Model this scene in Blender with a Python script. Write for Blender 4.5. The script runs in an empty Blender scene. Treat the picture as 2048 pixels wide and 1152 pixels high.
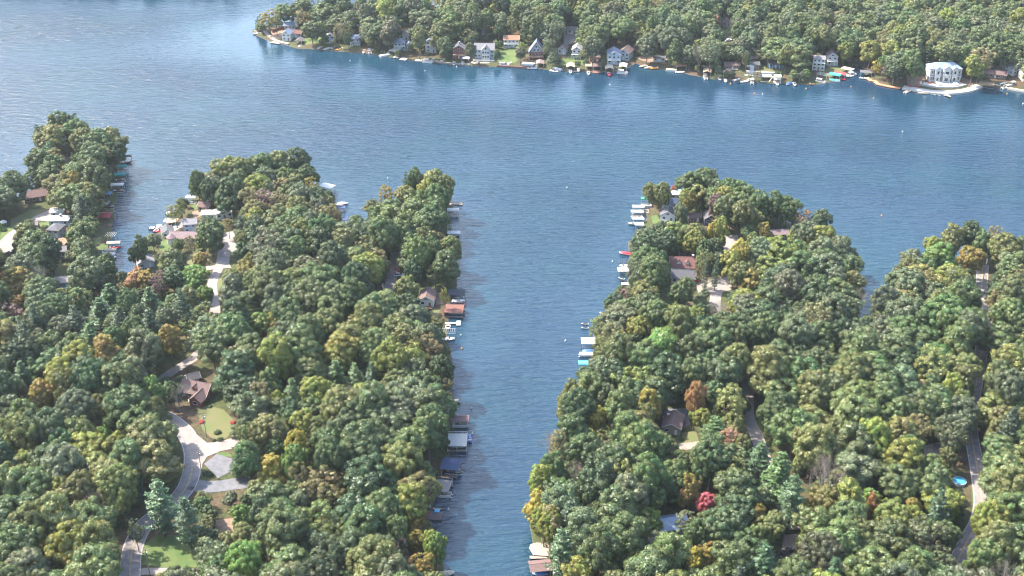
import bpy, bmesh, math, random
import numpy as np
from mathutils import Vector, Matrix
from mathutils.geometry import delaunay_2d_cdt
from mathutils.bvhtree import BVHTree

random.seed(7)
rng = np.random.default_rng(7)
sc = bpy.context.scene
COL = sc.collection
R = math.radians

# ---------------------------------------------------------------- camera
CAM_H, PITCH, FPX = 270.0, R(29.0), 2400.0      # FPX: focal length in pixels of a 2048 wide picture
cam = bpy.data.cameras.new('camera')
cam_o = bpy.data.objects.new('camera', cam)
COL.objects.link(cam_o)
cam_o.location = (0, 0, CAM_H)
cam_o.rotation_euler = (R(90) - PITCH, 0, 0)
cam.sensor_width = 36
cam.lens = 36 * FPX / 2048
cam.clip_start = 1
cam.clip_end = 20000
sc.camera = cam_o

# ---------------------------------------------------------------- light
SUN_AZ, SUN_EL = R(-66), R(51)
world = bpy.data.worlds.new('World')
sc.world = world
world.use_nodes = True
wn = world.node_tree
sky = wn.nodes.new('ShaderNodeTexSky')
sky.sky_type = 'NISHITA'
sky.sun_disc = False
sky.sun_elevation = SUN_EL
sky.sun_rotation = SUN_AZ
sky.altitude = 200
sky.air_density = 1.5
sky.dust_density = 3.5
sky.ozone_density = 3.0
wn.links.new(sky.outputs[0], wn.nodes['Background'].inputs[0])
wn.nodes['Background'].inputs[1].default_value = 0.15
sun = bpy.data.lights.new('sun', 'SUN')
sun.energy = 4.0
sun.angle = R(0.5)
sun.color = (1.0, 0.90, 0.74)
sun_o = bpy.data.objects.new('sun', sun)
COL.objects.link(sun_o)
sv = Vector((math.sin(SUN_AZ) * math.cos(SUN_EL), math.cos(SUN_AZ) * math.cos(SUN_EL), math.sin(SUN_EL)))
sun_o.rotation_euler = (-sv).to_track_quat('-Z', 'Y').to_euler()
sun_o.location = sv * 500
vs = sc.view_settings
vs.view_transform = 'Standard'
vs.look = 'None'
vs.gamma = 1
vs.exposure = 1.95
sc.cycles.max_bounces = 6
sc.cycles.diffuse_bounces = 3
sc.cycles.glossy_bounces = 2
sc.cycles.transmission_bounces = 3
sc.cycles.transparent_max_bounces = 6
sc.cycles.volume_bounces = 0
sc.cycles.use_denoising = True
sc.cycles.sample_clamp_direct = 5
sc.cycles.pixel_filter_type = 'BLACKMAN_HARRIS'
sc.cycles.filter_width = 1.15
sc.cycles.sample_clamp_indirect = 4

# ---------------------------------------------------------------- rays of the camera onto the ground
CP, SP = math.cos(PITCH), math.sin(PITCH)

def ray(u, v):
    a, b = (u - 1024) / FPX, (576 - v) / FPX
    return Vector((a, CP + b * SP, -SP + b * CP))

def P0(u, v, z=0.0):
    d = ray(u, v)
    t = (z - CAM_H) / d.z
    return Vector((d.x * t, d.y * t, z))

def proj(x, y, z):
    """world -> picture position and pixels per metre (arrays allowed)"""
    zc = y * CP - (z - CAM_H) * SP
    yc = y * SP + (z - CAM_H) * CP
    return 1024 + FPX * x / zc, 576 - FPX * yc / zc, FPX / zc

def in_poly(px, py, poly):
    px = np.asarray(px, float); py = np.asarray(py, float)
    out = np.zeros(px.shape, bool)
    n = len(poly)
    for i in range(n):
        x1, y1 = poly[i]; x2, y2 = poly[(i + 1) % n]
        if y1 == y2: continue
        c = ((y1 > py) != (y2 > py)) & (px < (x2 - x1) * (py - y1) / (y2 - y1) + x1)
        out ^= c
    return out

def edge_dist(px, py, poly, closed=True):
    px = np.asarray(px, float); py = np.asarray(py, float)
    best = np.full(px.shape, 1e18)
    n = len(poly)
    for i in range(n if closed else n - 1):
        x1, y1 = poly[i]; x2, y2 = poly[(i + 1) % n]
        dx, dy = x2 - x1, y2 - y1
        L = dx * dx + dy * dy
        if L == 0: continue
        t = np.clip(((px - x1) * dx + (py - y1) * dy) / L, 0, 1)
        d = (px - x1 - t * dx) ** 2 + (py - y1 - t * dy) ** 2
        best = np.minimum(best, d)
    return np.sqrt(best)

# ---------------------------------------------------------------- tagging
def tag(o, label=None, cat=None, group=None, kind=None):
    if label: o['label'] = label
    if cat: o['category'] = cat
    if group: o['group'] = group
    if kind: o['kind'] = kind
    return o

def empty(name, loc=(0, 0, 0), rz=0.0, scale=None):
    o = bpy.data.objects.new(name, None)
    COL.objects.link(o)
    o.location = loc
    o.rotation_euler = (0, 0, rz)
    if scale: o.scale = scale
    return o

def link(name, me, parent=None):
    o = bpy.data.objects.new(name, me)
    COL.objects.link(o)
    if parent is not None: o.parent = parent
    return o

# ---------------------------------------------------------------- materials
MATS = {}

def mat(name, col, rough=0.7, var=0.15, scale=1.0, bump=0.0, metal=0.0, spec=None, stretch=None, col2=None):
    """Principled surface whose colour wanders between two shades on a noise of the given size (1/m)"""
    if name in MATS: return MATS[name]
    m = bpy.data.materials.new(name)
    m.use_nodes = True
    nt = m.node_tree; N = nt.nodes; L = nt.links
    b = N['Principled BSDF']
    tc = N.new('ShaderNodeTexCoord')
    mp = N.new('ShaderNodeMapping')
    if stretch: mp.inputs['Scale'].default_value = stretch
    L.new(tc.outputs['Object'], mp.inputs[0])
    nz = N.new('ShaderNodeTexNoise')
    nz.inputs['Scale'].default_value = scale
    nz.inputs['Detail'].default_value = 5
    nz.inputs['Roughness'].default_value = 0.6
    L.new(mp.outputs[0], nz.inputs['Vector'])
    rp = N.new('ShaderNodeValToRGB')
    c2 = col2 or [min(1, c * (1 + var)) for c in col]
    c1 = col if col2 else [c * (1 - var) for c in col]
    rp.color_ramp.elements[0].position = 0.32
    rp.color_ramp.elements[1].position = 0.68
    rp.color_ramp.elements[0].color = (*c1, 1)
    rp.color_ramp.elements[1].color = (*c2, 1)
    L.new(nz.outputs[0], rp.inputs[0])
    L.new(rp.outputs[0], b.inputs['Base Color'])
    b.inputs['Roughness'].default_value = rough
    b.inputs['Metallic'].default_value = metal
    if spec is not None: b.inputs['Specular IOR Level'].default_value = spec
    if bump:
        bp = N.new('ShaderNodeBump')
        bp.inputs['Strength'].default_value = 0.6
        bp.inputs['Distance'].default_value = bump
        n2 = N.new('ShaderNodeTexNoise')
        n2.inputs['Scale'].default_value = scale * 6
        n2.inputs['Detail'].default_value = 4
        L.new(mp.outputs[0], n2.inputs['Vector'])
        L.new(n2.outputs[0], bp.inputs['Height'])
        L.new(bp.outputs[0], b.inputs['Normal'])
    MATS[name] = m
    return m

def foliage_mat():
    m = bpy.data.materials.new('foliage')
    m.use_nodes = True
    nt = m.node_tree; N = nt.nodes; L = nt.links
    N.remove(N['Principled BSDF'])
    at = N.new('ShaderNodeAttribute'); at.attribute_type = 'INSTANCER'; at.attribute_name = 'tint'
    lv = N.new('ShaderNodeAttribute'); lv.attribute_type = 'GEOMETRY'; lv.attribute_name = 'leaf'
    hs = N.new('ShaderNodeHueSaturation')
    sep = N.new('ShaderNodeSeparateColor')
    L.new(lv.outputs['Color'], sep.inputs[0])
    mh = N.new('ShaderNodeMath'); mh.operation = 'MULTIPLY_ADD'; mh.inputs[1].default_value = 0.10; mh.inputs[2].default_value = 0.45
    L.new(sep.outputs[1], mh.inputs[0])
    L.new(mh.outputs[0], hs.inputs['Hue'])
    mv = N.new('ShaderNodeMath'); mv.operation = 'MULTIPLY_ADD'; mv.inputs[1].default_value = 0.9; mv.inputs[2].default_value = 0.55
    L.new(sep.outputs[0], mv.inputs[0])
    L.new(mv.outputs[0], hs.inputs['Value'])
    L.new(at.outputs['Color'], hs.inputs['Color'])
    df = N.new('ShaderNodeBsdfDiffuse')
    tr = N.new('ShaderNodeBsdfTranslucent')
    gl = N.new('ShaderNodeBsdfGlossy'); gl.inputs['Roughness'].default_value = 0.45
    gl.inputs['Color'].default_value = (0.9, 0.95, 1.0, 1)
    mx = N.new('ShaderNodeMixShader'); mx.inputs[0].default_value = 0.30
    m2 = N.new('ShaderNodeMixShader'); m2.inputs[0].default_value = 0.035
    L.new(hs.outputs[0], df.inputs[0]); L.new(hs.outputs[0], tr.inputs[0])
    L.new(df.outputs[0], mx.inputs[1]); L.new(tr.outputs[0], mx.inputs[2])
    L.new(mx.outputs[0], m2.inputs[1]); L.new(gl.outputs[0], m2.inputs[2])
    L.new(m2.outputs[0], N['Material Output'].inputs[0])
    return m

FOL = foliage_mat()
BARK = mat('bark', (0.11, 0.085, 0.065), 0.9, 0.3, 2.0, 0.05, stretch=(1, 1, 0.2))
TWIG = mat('grey_twigs', (0.24, 0.21, 0.19), 0.9, 0.2, 2.0)

# ---------------------------------------------------------------- water
def water_mat():
    m = bpy.data.materials.new('lake_water')
    m.use_nodes = True
    nt = m.node_tree; N = nt.nodes; L = nt.links
    b = N['Principled BSDF']
    geo = N.new('ShaderNodeNewGeometry')
    def noise(scale, rot, sx, sy, det=3, rough=0.55, dist=0.0):
        mp = N.new('ShaderNodeMapping')
        mp.inputs['Rotation'].default_value = (0, 0, rot)
        mp.inputs['Scale'].default_value = (sx, sy, 1)
        L.new(geo.outputs['Position'], mp.inputs[0])
        n = N.new('ShaderNodeTexNoise')
        n.inputs['Scale'].default_value = scale
        n.inputs['Detail'].default_value = det
        n.inputs['Roughness'].default_value = rough
        n.inputs['Distortion'].default_value = dist
        L.new(mp.outputs[0], n.inputs['Vector'])
        return n
    def add(a, b_, wa=1.0, wb=1.0):
        x = N.new('ShaderNodeMath'); x.operation = 'MULTIPLY'; x.inputs[1].default_value = wa
        L.new(a, x.inputs[0])
        y = N.new('ShaderNodeMath'); y.operation = 'MULTIPLY_ADD'; y.inputs[1].default_value = wb
        L.new(b_, y.inputs[0]); L.new(x.outputs[0], y.inputs[2])
        return y.outputs[0]
    w1 = noise(0.48, R(-20), 0.22, 1.0, 3, 0.5, 0.5)      # long swell, crests a little off the picture's level
    w2 = noise(1.1, R(-8), 0.35, 1.0, 3, 0.6)
    w3 = noise(0.42, R(30), 0.35, 1.0, 2, 0.5)
    h = add(w1.outputs[0], w2.outputs[0], 1.0, 0.38)
    h2 = N.new('ShaderNodeMath'); h2.operation = 'MULTIPLY_ADD'; h2.inputs[1].default_value = 0.35
    L.new(w3.outputs[0], h2.inputs[0]); L.new(h, h2.inputs[2])
    # calmer and rougher reaches
    big = noise(0.010, R(15), 0.6, 1.0, 3, 0.5)
    amp = N.new('ShaderNodeMapRange')
    amp.inputs['From Min'].default_value = 0.3; amp.inputs['From Max'].default_value = 0.7
    amp.inputs['To Min'].default_value = 0.55; amp.inputs['To Max'].default_value = 1.15
    L.new(big.outputs[0], amp.inputs[0])
    bp = N.new('ShaderNodeBump')
    bp.inputs['Distance'].default_value = 1.3
    ca = N.new('ShaderNodeAttribute'); ca.attribute_name = 'open_water'
    mm = N.new('ShaderNodeMath'); mm.operation = 'MULTIPLY'
    L.new(amp.outputs[0], mm.inputs[0]); L.new(ca.outputs['Fac'], mm.inputs[1])
    L.new(mm.outputs[0], bp.inputs['Strength'])
    L.new(h2.outputs[0], bp.inputs['Height'])
    L.new(bp.outputs[0], b.inputs['Normal'])
    # silt makes the water greener in places
    sl = noise(0.018, R(-30), 1.0, 1.0, 4, 0.55)
    rp = N.new('ShaderNodeValToRGB')
    rp.color_ramp.elements[0].position = 0.35; rp.color_ramp.elements[0].color = (0.007, 0.025, 0.053, 1)
    rp.color_ramp.elements[1].position = 0.68; rp.color_ramp.elements[1].color = (0.007, 0.033, 0.056, 1)
    L.new(sl.outputs[0], rp.inputs[0])
    L.new(rp.outputs[0], b.inputs['Base Color'])
    b.inputs['Roughness'].default_value = 0.11
    b.inputs['IOR'].default_value = 1.5
    return m

WATER = water_mat()

def plane(name, x0, x1, y0, y1, z, m, kind='structure'):
    me = bpy.data.meshes.new(name)
    me.from_pydata([(x0, y0, z), (x1, y0, z), (x1, y1, z), (x0, y1, z)], [], [(0, 1, 2, 3)])
    me.materials.append(m)
    o = link(name, me)
    tag(o, kind=kind)
    return o

def haze():
    me = bpy.data.meshes.new('haze')
    bm = bmesh.new(); bmesh.ops.create_cube(bm, size=1)
    bmesh.ops.scale(bm, vec=(20000, 11000, 284), verts=bm.verts)
    bmesh.ops.translate(bm, vec=(0, 4400, 137), verts=bm.verts)
    bm.to_mesh(me); bm.free()
    m = bpy.data.materials.new('haze'); m.use_nodes = True
    N = m.node_tree.nodes; N.remove(N['Principled BSDF'])
    v = N.new('ShaderNodeVolumePrincipled')
    v.inputs['Color'].default_value = (0.80, 0.90, 1.0, 1)
    v.inputs['Density'].default_value = HAZE_DENSITY
    v.inputs['Anisotropy'].default_value = 0.2
    m.node_tree.links.new(v.outputs[0], N['Material Output'].inputs['Volume'])
    me.materials.append(m)
    tag(link('haze', me), kind='stuff')

HAZE_DENSITY = 0.000042
haze()

# ---------------------------------------------------------------- land: shorelines
SHORE_L = [(-900,1700),(-900,395),(-300,400),(-60,402),(0,398),(30,394),(57,390),(74,372),(66,345),(60,320),(62,300),(80,287),
 (120,280),(170,284),(225,298),(250,318),(248,345),(240,368),(234,392),(228,425),(224,460),(218,485),(212,505),(208,525),(216,543),(240,549),
 (262,545),(270,520),(285,500),(303,480),(314,464),(328,450),(342,430),(350,412),(374,408),(384,394),(390,378),(420,368),(500,360),(580,358),
 (625,368),(662,383),(672,405),(680,430),(682,455),(692,475),(702,500),(722,500),(738,470),(745,442),(762,426),(778,412),(800,405),(830,398),
 (870,393),(900,396),(906,430),(902,460),(905,500),(914,540),(914,572),(900,600),(897,640),(893,680),(903,715),(906,760),(905,800),(908,850),
 (900,890),(890,930),(878,975),(866,1010),(860,1045),(872,1070),(882,1100),(890,1152),(905,1300),(930,1700)]
SHORE_R = [(1090,1700),(1080,1300),(1096,1165),(1082,1118),(1066,1085),(1060,1050),(1066,1015),(1076,980),(1080,940),(1096,905),(1122,860),(1145,800),
 (1160,760),(1176,730),(1186,700),(1188,660),(1205,630),(1228,605),(1250,580),(1260,550),(1258,510),(1266,475),(1284,450),(1292,425),(1300,400),
 (1318,388),(1350,384),(1400,392),(1480,403),(1545,425),(1590,452),(1640,475),(1672,498),(1698,530),(1714,570),(1722,600),(1720,640),(1727,655),
 (1742,655),(1752,625),(1765,600),(1790,578),(1830,560),(1860,535),(1900,518),(1950,508),(2000,508),(2060,528),(2200,540),(3100,560),(3100,1700)]
SHORE_F = [(503,62),(512,70),(528,78),(548,86),(580,93),(620,98),(640,100),(690,104),(740,108),(790,116),(830,121),(880,126),(930,131),(985,134),
 (1030,136),(1090,139),(1150,143),(1200,144),(1246,144),(1258,134),(1272,127),(1310,137),(1350,141),(1380,150),(1410,155),(1440,161),(1500,164),
 (1560,168),(1620,170),(1660,165),(1690,155),(1703,148),(1706,132),(1720,130),(1732,150),(1745,165),(1790,176),(1820,183),(1880,190),(1950,184),(1962,178),
 (1975,170),(2000,178),(2048,184),(2400,195),(3300,215),(3300,-170),(1700,-170),(1350,-30),(1200,-14),(1100,2),(1000,12),(900,24),(865,34),
 (800,44),(700,52),(600,50),(530,53)]
SHORE_B = [(-900,-36),(120,-34),(260,-20),(330,-11),(395,-11),(430,-26),(520,-60),(900,-70),(1150,-78),(1150,-170),(-900,-170)]

def shoreline(px, step=6.0, jit=0.8, seed=1):
    rg = np.random.default_rng(seed)
    pts = [P0(u, v).xy for u, v in px]
    out = []
    n = len(pts)
    for i in range(n):
        a, b = pts[i], pts[(i + 1) % n]
        L = (b - a).length
        k = max(1, int(L / step)) if L < 260 else max(1, int(L / 40))
        nrm = Vector((-(b - a).y, (b - a).x)).normalized()
        for j in range(k):
            t = j / k
            p = a.lerp(b, t)
            if j and L < 260: p = p + nrm * float(rg.normal(0, jit))
            out.append((p.x, p.y))
    return out

LANDS = [('ground', shoreline(SHORE_L, seed=1)), ('ground', shoreline(SHORE_R, seed=2)), ('ground', shoreline(SHORE_F, 7, 0.9, seed=3)), ('ground', shoreline(SHORE_B, 12, 1, seed=4))]

def lowfreq(x, y):
    return 0.5 + 0.25 * np.sin(x * 0.021 + 1.3) * np.cos(y * 0.017 - 0.4) + 0.25 * np.sin(x * 0.009 - y * 0.013 + 2.0)

def height(x, y, d):
    a = np.clip(d / 2.5, 0, 1)
    s = np.clip((d - 4) / 60, 0, 1); s = s * s * (3 - 2 * s)
    return 0.75 * a + s * (1.5 + 3.0 * lowfreq(x, y))

def ground_mat():
    m = bpy.data.materials.new('forest_floor')
    m.use_nodes = True
    nt = m.node_tree; N = nt.nodes; L = nt.links
    b = N['Principled BSDF']; b.inputs['Roughness'].default_value = 0.95
    b.inputs['Specular IOR Level'].default_value = 0.2
    geo = N.new('ShaderNodeNewGeometry')
    def nz(s, d=5):
        n = N.new('ShaderNodeTexNoise'); n.inputs['Scale'].default_value = s; n.inputs['Detail'].default_value = d
        n.inputs['Roughness'].default_value = 0.65
        L.new(geo.outputs['Position'], n.inputs['Vector']); return n
    a = nz(0.05, 6); c = nz(0.9, 6)
    r1 = N.new('ShaderNodeValToRGB')
    r1.color_ramp.elements[0].position = 0.40; r1.color_ramp.elements[0].color = (0.088, 0.062, 0.046, 1)
    r1.color_ramp.elements[1].position = 0.56; r1.color_ramp.elements[1].color = (0.052, 0.066, 0.028, 1)
    L.new(a.outputs[0], r1.inputs[0])
    r2 = N.new('ShaderNodeValToRGB')
    r2.color_ramp.elements[0].position = 0.3; r2.color_ramp.elements[0].color = (0.45, 0.45, 0.45, 1)
    r2.color_ramp.elements[1].position = 0.7; r2.color_ramp.elements[1].color = (1.35, 1.30, 1.2, 1)
    L.new(c.outputs[0], r2.inputs[0])
    mx = N.new('ShaderNodeMix'); mx.data_type = 'RGBA'; mx.blend_type = 'MULTIPLY'; mx.inputs[0].default_value = 1
    L.new(r1.outputs[0], mx.inputs[6]); L.new(r2.outputs[0], mx.inputs[7])
    L.new(mx.outputs[2], b.inputs['Base Color'])
    return m

# the lake: calmer in the lee of the wooded shores
def lake():
    xs = np.concatenate([[-6000, -2500, -1300], np.arange(-800, 801, 10), [1300, 2500, 6000]]).astype(float)
    ys = np.concatenate([[60.], np.arange(180, 1500, 8), [1900, 3000, 9000]]).astype(float)
    X, Y = np.meshgrid(xs, ys)
    px, py = X.ravel(), Y.ravel()
    dF = np.minimum(edge_dist(px, py, LANDS[2][1]), edge_dist(px, py, LANDS[3][1]))
    dN = np.minimum(edge_dist(px, py, LANDS[0][1]), edge_dist(px, py, LANDS[1][1]))
    a = np.minimum(.10 + .90 * np.clip(dF / 95, 0, 1) ** 1.8, .55 + .45 * np.clip(dN / 25, 0, 1))
    nx, ny = len(xs), len(ys)
    i = (np.arange(ny - 1)[:, None] * nx + np.arange(nx - 1)[None]).ravel()
    me = bpy.data.meshes.new('lake_water')
    me.from_pydata(np.stack([px, py, px * 0], 1).tolist(), [], np.stack([i, i + 1, i + nx + 1, i + nx], 1).tolist())
    at = me.attributes.new('open_water', 'FLOAT', 'POINT'); at.data.foreach_set('value', a.astype('f'))
    me.materials.append(WATER)
    tag(link('lake_water', me), kind='structure')
lake()

GROUND = ground_mat()
BANK = mat('shore_rock', (0.10, 0.08, 0.062), 0.9, 0.45, 0.8, 0.1)
VTX, TRI = [], []          # every land triangle, for dropping things onto the ground

def cdt(poly, inner):
    vs_ = [Vector(p) for p in poly] + [Vector(p) for p in inner]
    n = len(poly)
    r = delaunay_2d_cdt(vs_, [(i, (i + 1) % n) for i in range(n)], [], 1, 1e-4)
    return [(v.x, v.y) for v in r[0]], [list(f) for f in r[2]]

def hexgrid(poly, step, jit=0.25, keepoff=0.5):
    xs = [p[0] for p in poly]; ys = [p[1] for p in poly]
    gx, gy = np.meshgrid(np.arange(min(xs), max(xs), step), np.arange(min(ys), max(ys), step * 0.87))
    gx[1::2] += step / 2
    gx = (gx + rng.uniform(-jit, jit, gx.shape) * step).ravel(); gy = (gy + rng.uniform(-jit, jit, gy.shape) * step).ravel()
    k = in_poly(gx, gy, poly)
    gx, gy = gx[k], gy[k]
    k = edge_dist(gx, gy, poly) > step * keepoff
    return gx[k], gy[k]

for li, (nm, poly) in enumerate(LANDS):
    if li == 3: gx, gy = hexgrid(poly, 40)
    elif li == 2:
        gx, gy = hexgrid(poly, 11)
    else:
        gx, gy = hexgrid(poly, 8)
    # a row of points just behind the shore gives the bank its top edge
    pa = np.array(poly)
    nxt = np.roll(pa, -1, 0); prv = np.roll(pa, 1, 0)
    t = nxt - prv; t /= np.linalg.norm(t, axis=1)[:, None]
    bank = []
    for sgn in (1, -1):
        q = pa + sgn * 2.6 * np.stack([-t[:, 1], t[:, 0]], 1)
        k = in_poly(q[:, 0], q[:, 1], poly)
        k &= edge_dist(q[:, 0], q[:, 1], poly) > 2.0
        bank += q[k].tolist()
    inner = list(zip(gx, gy)) + bank
    v2, tris = cdt(poly, inner)
    v2a = np.array(v2)
    d = edge_dist(v2a[:, 0], v2a[:, 1], poly)
    z = height(v2a[:, 0], v2a[:, 1], d) + 0.05
    n0 = len(v2)
    verts = [(a, b, c) for (a, b), c in zip(v2, z)]
    base = len(VTX)
    VTX += verts
    TRI += [[i + base for i in f] for f in tris]
    me = bpy.data.meshes.new(nm)
    me.from_pydata(verts, [], tris)
    me.materials.append(GROUND)
    me.update()
    if me.polygons[0].normal.z < 0: me.flip_normals()
    for p in me.polygons: p.use_smooth = True
    tag(link(nm, me), kind='structure')
    # bank below the edge
    bm = bmesh.new()
    n = len(poly)
    top = [bm.verts.new((x, y, 0.02 + 0.06)) for x, y in poly]
    c = pa.mean(0)
    low = []
    for i in range(n):
        nv = np.array([-t[i, 1], t[i, 0]])
        q = pa[i] + nv * 0.5
        if in_poly([q[0]], [q[1]], poly)[0]: nv = -nv
        q = pa[i] + nv * 0.9
        low.append(bm.verts.new((q[0], q[1], -0.6)))
    for i in range(n):
        bm.faces.new((top[i], top[(i + 1) % n], low[(i + 1) % n], low[i]))
    me = bpy.data.meshes.new('shore_bank'); bm.to_mesh(me); bm.free(); me.materials.append(BANK)
    tag(link('shore_bank', me), kind='structure')

BVH = BVHTree.FromPolygons([Vector(v) for v in VTX], TRI)

def gz(x, y):
    h = BVH.ray_cast(Vector((x, y, 100)), Vector((0, 0, -1)))
    return h[0].z if h[0] else 0.0

def G(u, v):
    """the spot of ground (or water) that the photograph shows at this place"""
    d = ray(u, v).normalized()
    h = BVH.ray_cast(Vector((0, 0, CAM_H)), d)
    return h[0] if h[0] else P0(u, v)

# far country behind the lake, out to the horizon
FARM = mat('far_country', (0.05, 0.075, 0.03), 0.95, 0.4, 0.01)
me = bpy.data.meshes.new('ground')
me.from_pydata([(-9000, 2300, 1.2), (9000, 2300, 1.2), (9000, 9500, 60), (-9000, 9500, 60)], [], [(0, 1, 2, 3)])
me.materials.append(FARM)
tag(link('ground', me), kind='structure')

# ---------------------------------------------------------------- sheets laid on the ground
def drape(name, poly, m, off, step=3.0, kind='structure'):
    gx, gy = hexgrid(poly, step, 0.15, 0.6)
    ring = []
    n = len(poly)
    for i in range(n):
        a, b = Vector(poly[i]), Vector(poly[(i + 1) % n])
        k = max(1, int((b - a).length / step))
        ring += [tuple(a.lerp(b, j / k)) for j in range(k)]
    v2, tris = cdt(ring, list(zip(gx, gy)))
    me = bpy.data.meshes.new(name)
    me.from_pydata([(x, y, gz(x, y) + off) for x, y in v2], [], tris)
    me.materials.append(m)
    me.update()
    if len(me.polygons) and me.polygons[0].normal.z < 0: me.flip_normals()
    o = link(name, me)
    if kind: tag(o, kind=kind)
    return o

def smooth_path(pts, step=3.0):
    out = []
    for i in range(len(pts) - 1):
        p0 = pts[max(0, i - 1)]; p1 = pts[i]; p2 = pts[i + 1]; p3 = pts[min(len(pts) - 1, i + 2)]
        L = (p2 - p1).length
        k = max(1, int(L / step))
        for j in range(k):
            t = j / k
            out.append(0.5 * ((2 * p1) + (p2 - p0) * t + (2 * p0 - 5 * p1 + 4 * p2 - p3) * t * t + (3 * p1 - p0 - 3 * p2 + p3) * t ** 3))
    out.append(pts[-1])
    return out

def ribbon(name, path, w, m, off, side=0.0):
    """a strip of width w along the path, 'side' metres off its middle, lying on the ground"""
    bm = bmesh.new()
    rows = []
    k = max(1, int(w / 2.0))
    for i, p in enumerate(path):
        t = (path[min(i + 1, len(path) - 1)] - path[max(i - 1, 0)]).normalized()
        nv = Vector((-t.y, t.x))
        row = []
        for j in range(k + 1):
            q = p + nv * (side + w * (j / k - 0.5))
            row.append(bm.verts.new((q.x, q.y, gz(q.x, q.y) + off)))
        rows.append(row)
    for a, b in zip(rows, rows[1:]):
        for j in range(k): bm.faces.new((a[j], b[j], b[j + 1], a[j + 1]))
    bmesh.ops.recalc_face_normals(bm, faces=bm.faces)
    me = bpy.data.meshes.new(name); bm.to_mesh(me); bm.free()
    if me.polygons[0].normal.z < 0: me.flip_normals()
    me.materials.append(m)
    o = link(name, me)
    tag(o, kind='structure')
    return o

ASPHALT = mat('worn_asphalt', (0.185, 0.17, 0.175), 0.9, 0.22, 0.5, 0.01)
DARKTAR = mat('dark_asphalt', (0.11, 0.113, 0.13), 0.9, 0.2, 0.6, 0.01)
CONCRETE = mat('pale_concrete', (0.20, 0.178, 0.172), 0.85, 0.15, 0.4, 0.01)
GRAVEL = mat('gravel', (0.21, 0.18, 0.16), 0.95, 0.3, 1.5, 0.03)
SAND = mat('sandy_soil', (0.19, 0.13, 0.095), 0.95, 0.25, 0.6, 0.02)
LAWN = mat('mown_lawn', (0.042, 0.088, 0.020), 0.95, 0.3, 0.18, 0.03, col2=(0.095, 0.115, 0.036))
LAWN2 = mat('dry_lawn', (0.115, 0.10, 0.05), 0.95, 0.3, 0.2, 0.03, col2=(0.075, 0.105, 0.03))
YELLOW = mat('yellow_marking', (0.36, 0.27, 0.13), 0.8, 0.2, 1.0)
WHITEM = mat('white_marking', (0.36, 0.34, 0.33), 0.8, 0.2, 1.0)

CLEAR = []     # world polygons / paths where no trunk stands: (kind, pts, margin)
def wpoly(px): return [tuple(G(u, v).xy) for u, v in px]

ROADS = [  # picture points on the road's middle, width in metres, surface, (yellow middle line, white edge lines)
 ([(256,1230),(260,1150),(266,1095),(289,1050),(330,1018),(366,985),(382,950),(386,905),(372,868),(344,842),(312,826),(270,818),(225,812)], 6.8, ASPHALT, True, True),
 ([(386,925),(404,908),(430,893),(456,888),(490,878)], 5.6, CONCRETE, False, False),
 ([(380,968),(412,974),(450,971),(500,965),(560,972)], 6.5, DARKTAR, False, False),
 ([(312,826),(296,792),(331,753),(362,733),(393,711),(420,670),(430,624),(424,570),(436,540),(450,505),(462,480)], 4.6, CONCRETE, False, False),
 ([(-60,520),(0,490),(26,467),(52,450),(78,434),(104,422)], 5.0, CONCRETE, False, False),
 ([(490,878),(520,850),(575,815),(628,770),(690,705),(750,630),(778,576),(786,540),(792,505)], 5.0, ASPHALT, False, False),
 ([(1457,482),(1458,520),(1454,549),(1444,568),(1432,590),(1430,628),(1438,652),(1457,671),(1475,697),(1486,733),(1494,775),(1496,833),(1510,865),(1518,885),(1535,935),(1560,1000),(1590,1060)], 5.0, CONCRETE, False, False),
 ([(1966,530),(1963,580),(1966,620),(1964,690),(1953,760),(1942,820),(1942,866),(1951,918),(1959,967),(1963,1008),(1955,1045),(1937,1078),(1912,1135),(1896,1240)], 5.4, ASPHALT, True, True),
 ([(1365,79),(1430,77),(1545,79)], 7.0, CONCRETE, False, False),
 ([(282,1143),(350,1143),(445,1147)], 3.2, CONCRETE, False, False),
]
for pts, w, m, mid, edges in ROADS:
    path = smooth_path([G(u, v).xy for u, v in pts])
    ribbon('road', path, w, m, 0.10)
    if mid:
        ribbon('road_marking', path, 0.16, YELLOW, 0.125, 0.14); ribbon('road_marking', path, 0.16, YELLOW, 0.125, -0.14)
    if edges:
        ribbon('road_marking', path, 0.22, WHITEM, 0.125, w / 2 - 0.3); ribbon('road_marking', path, 0.22, WHITEM, 0.125, -w / 2 + 0.3)
    CLEAR.append(('path', [tuple(p) for p in path[::2]] + [tuple(path[-1])], w / 2 + (1.6 if mid else 0.3)))

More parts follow.
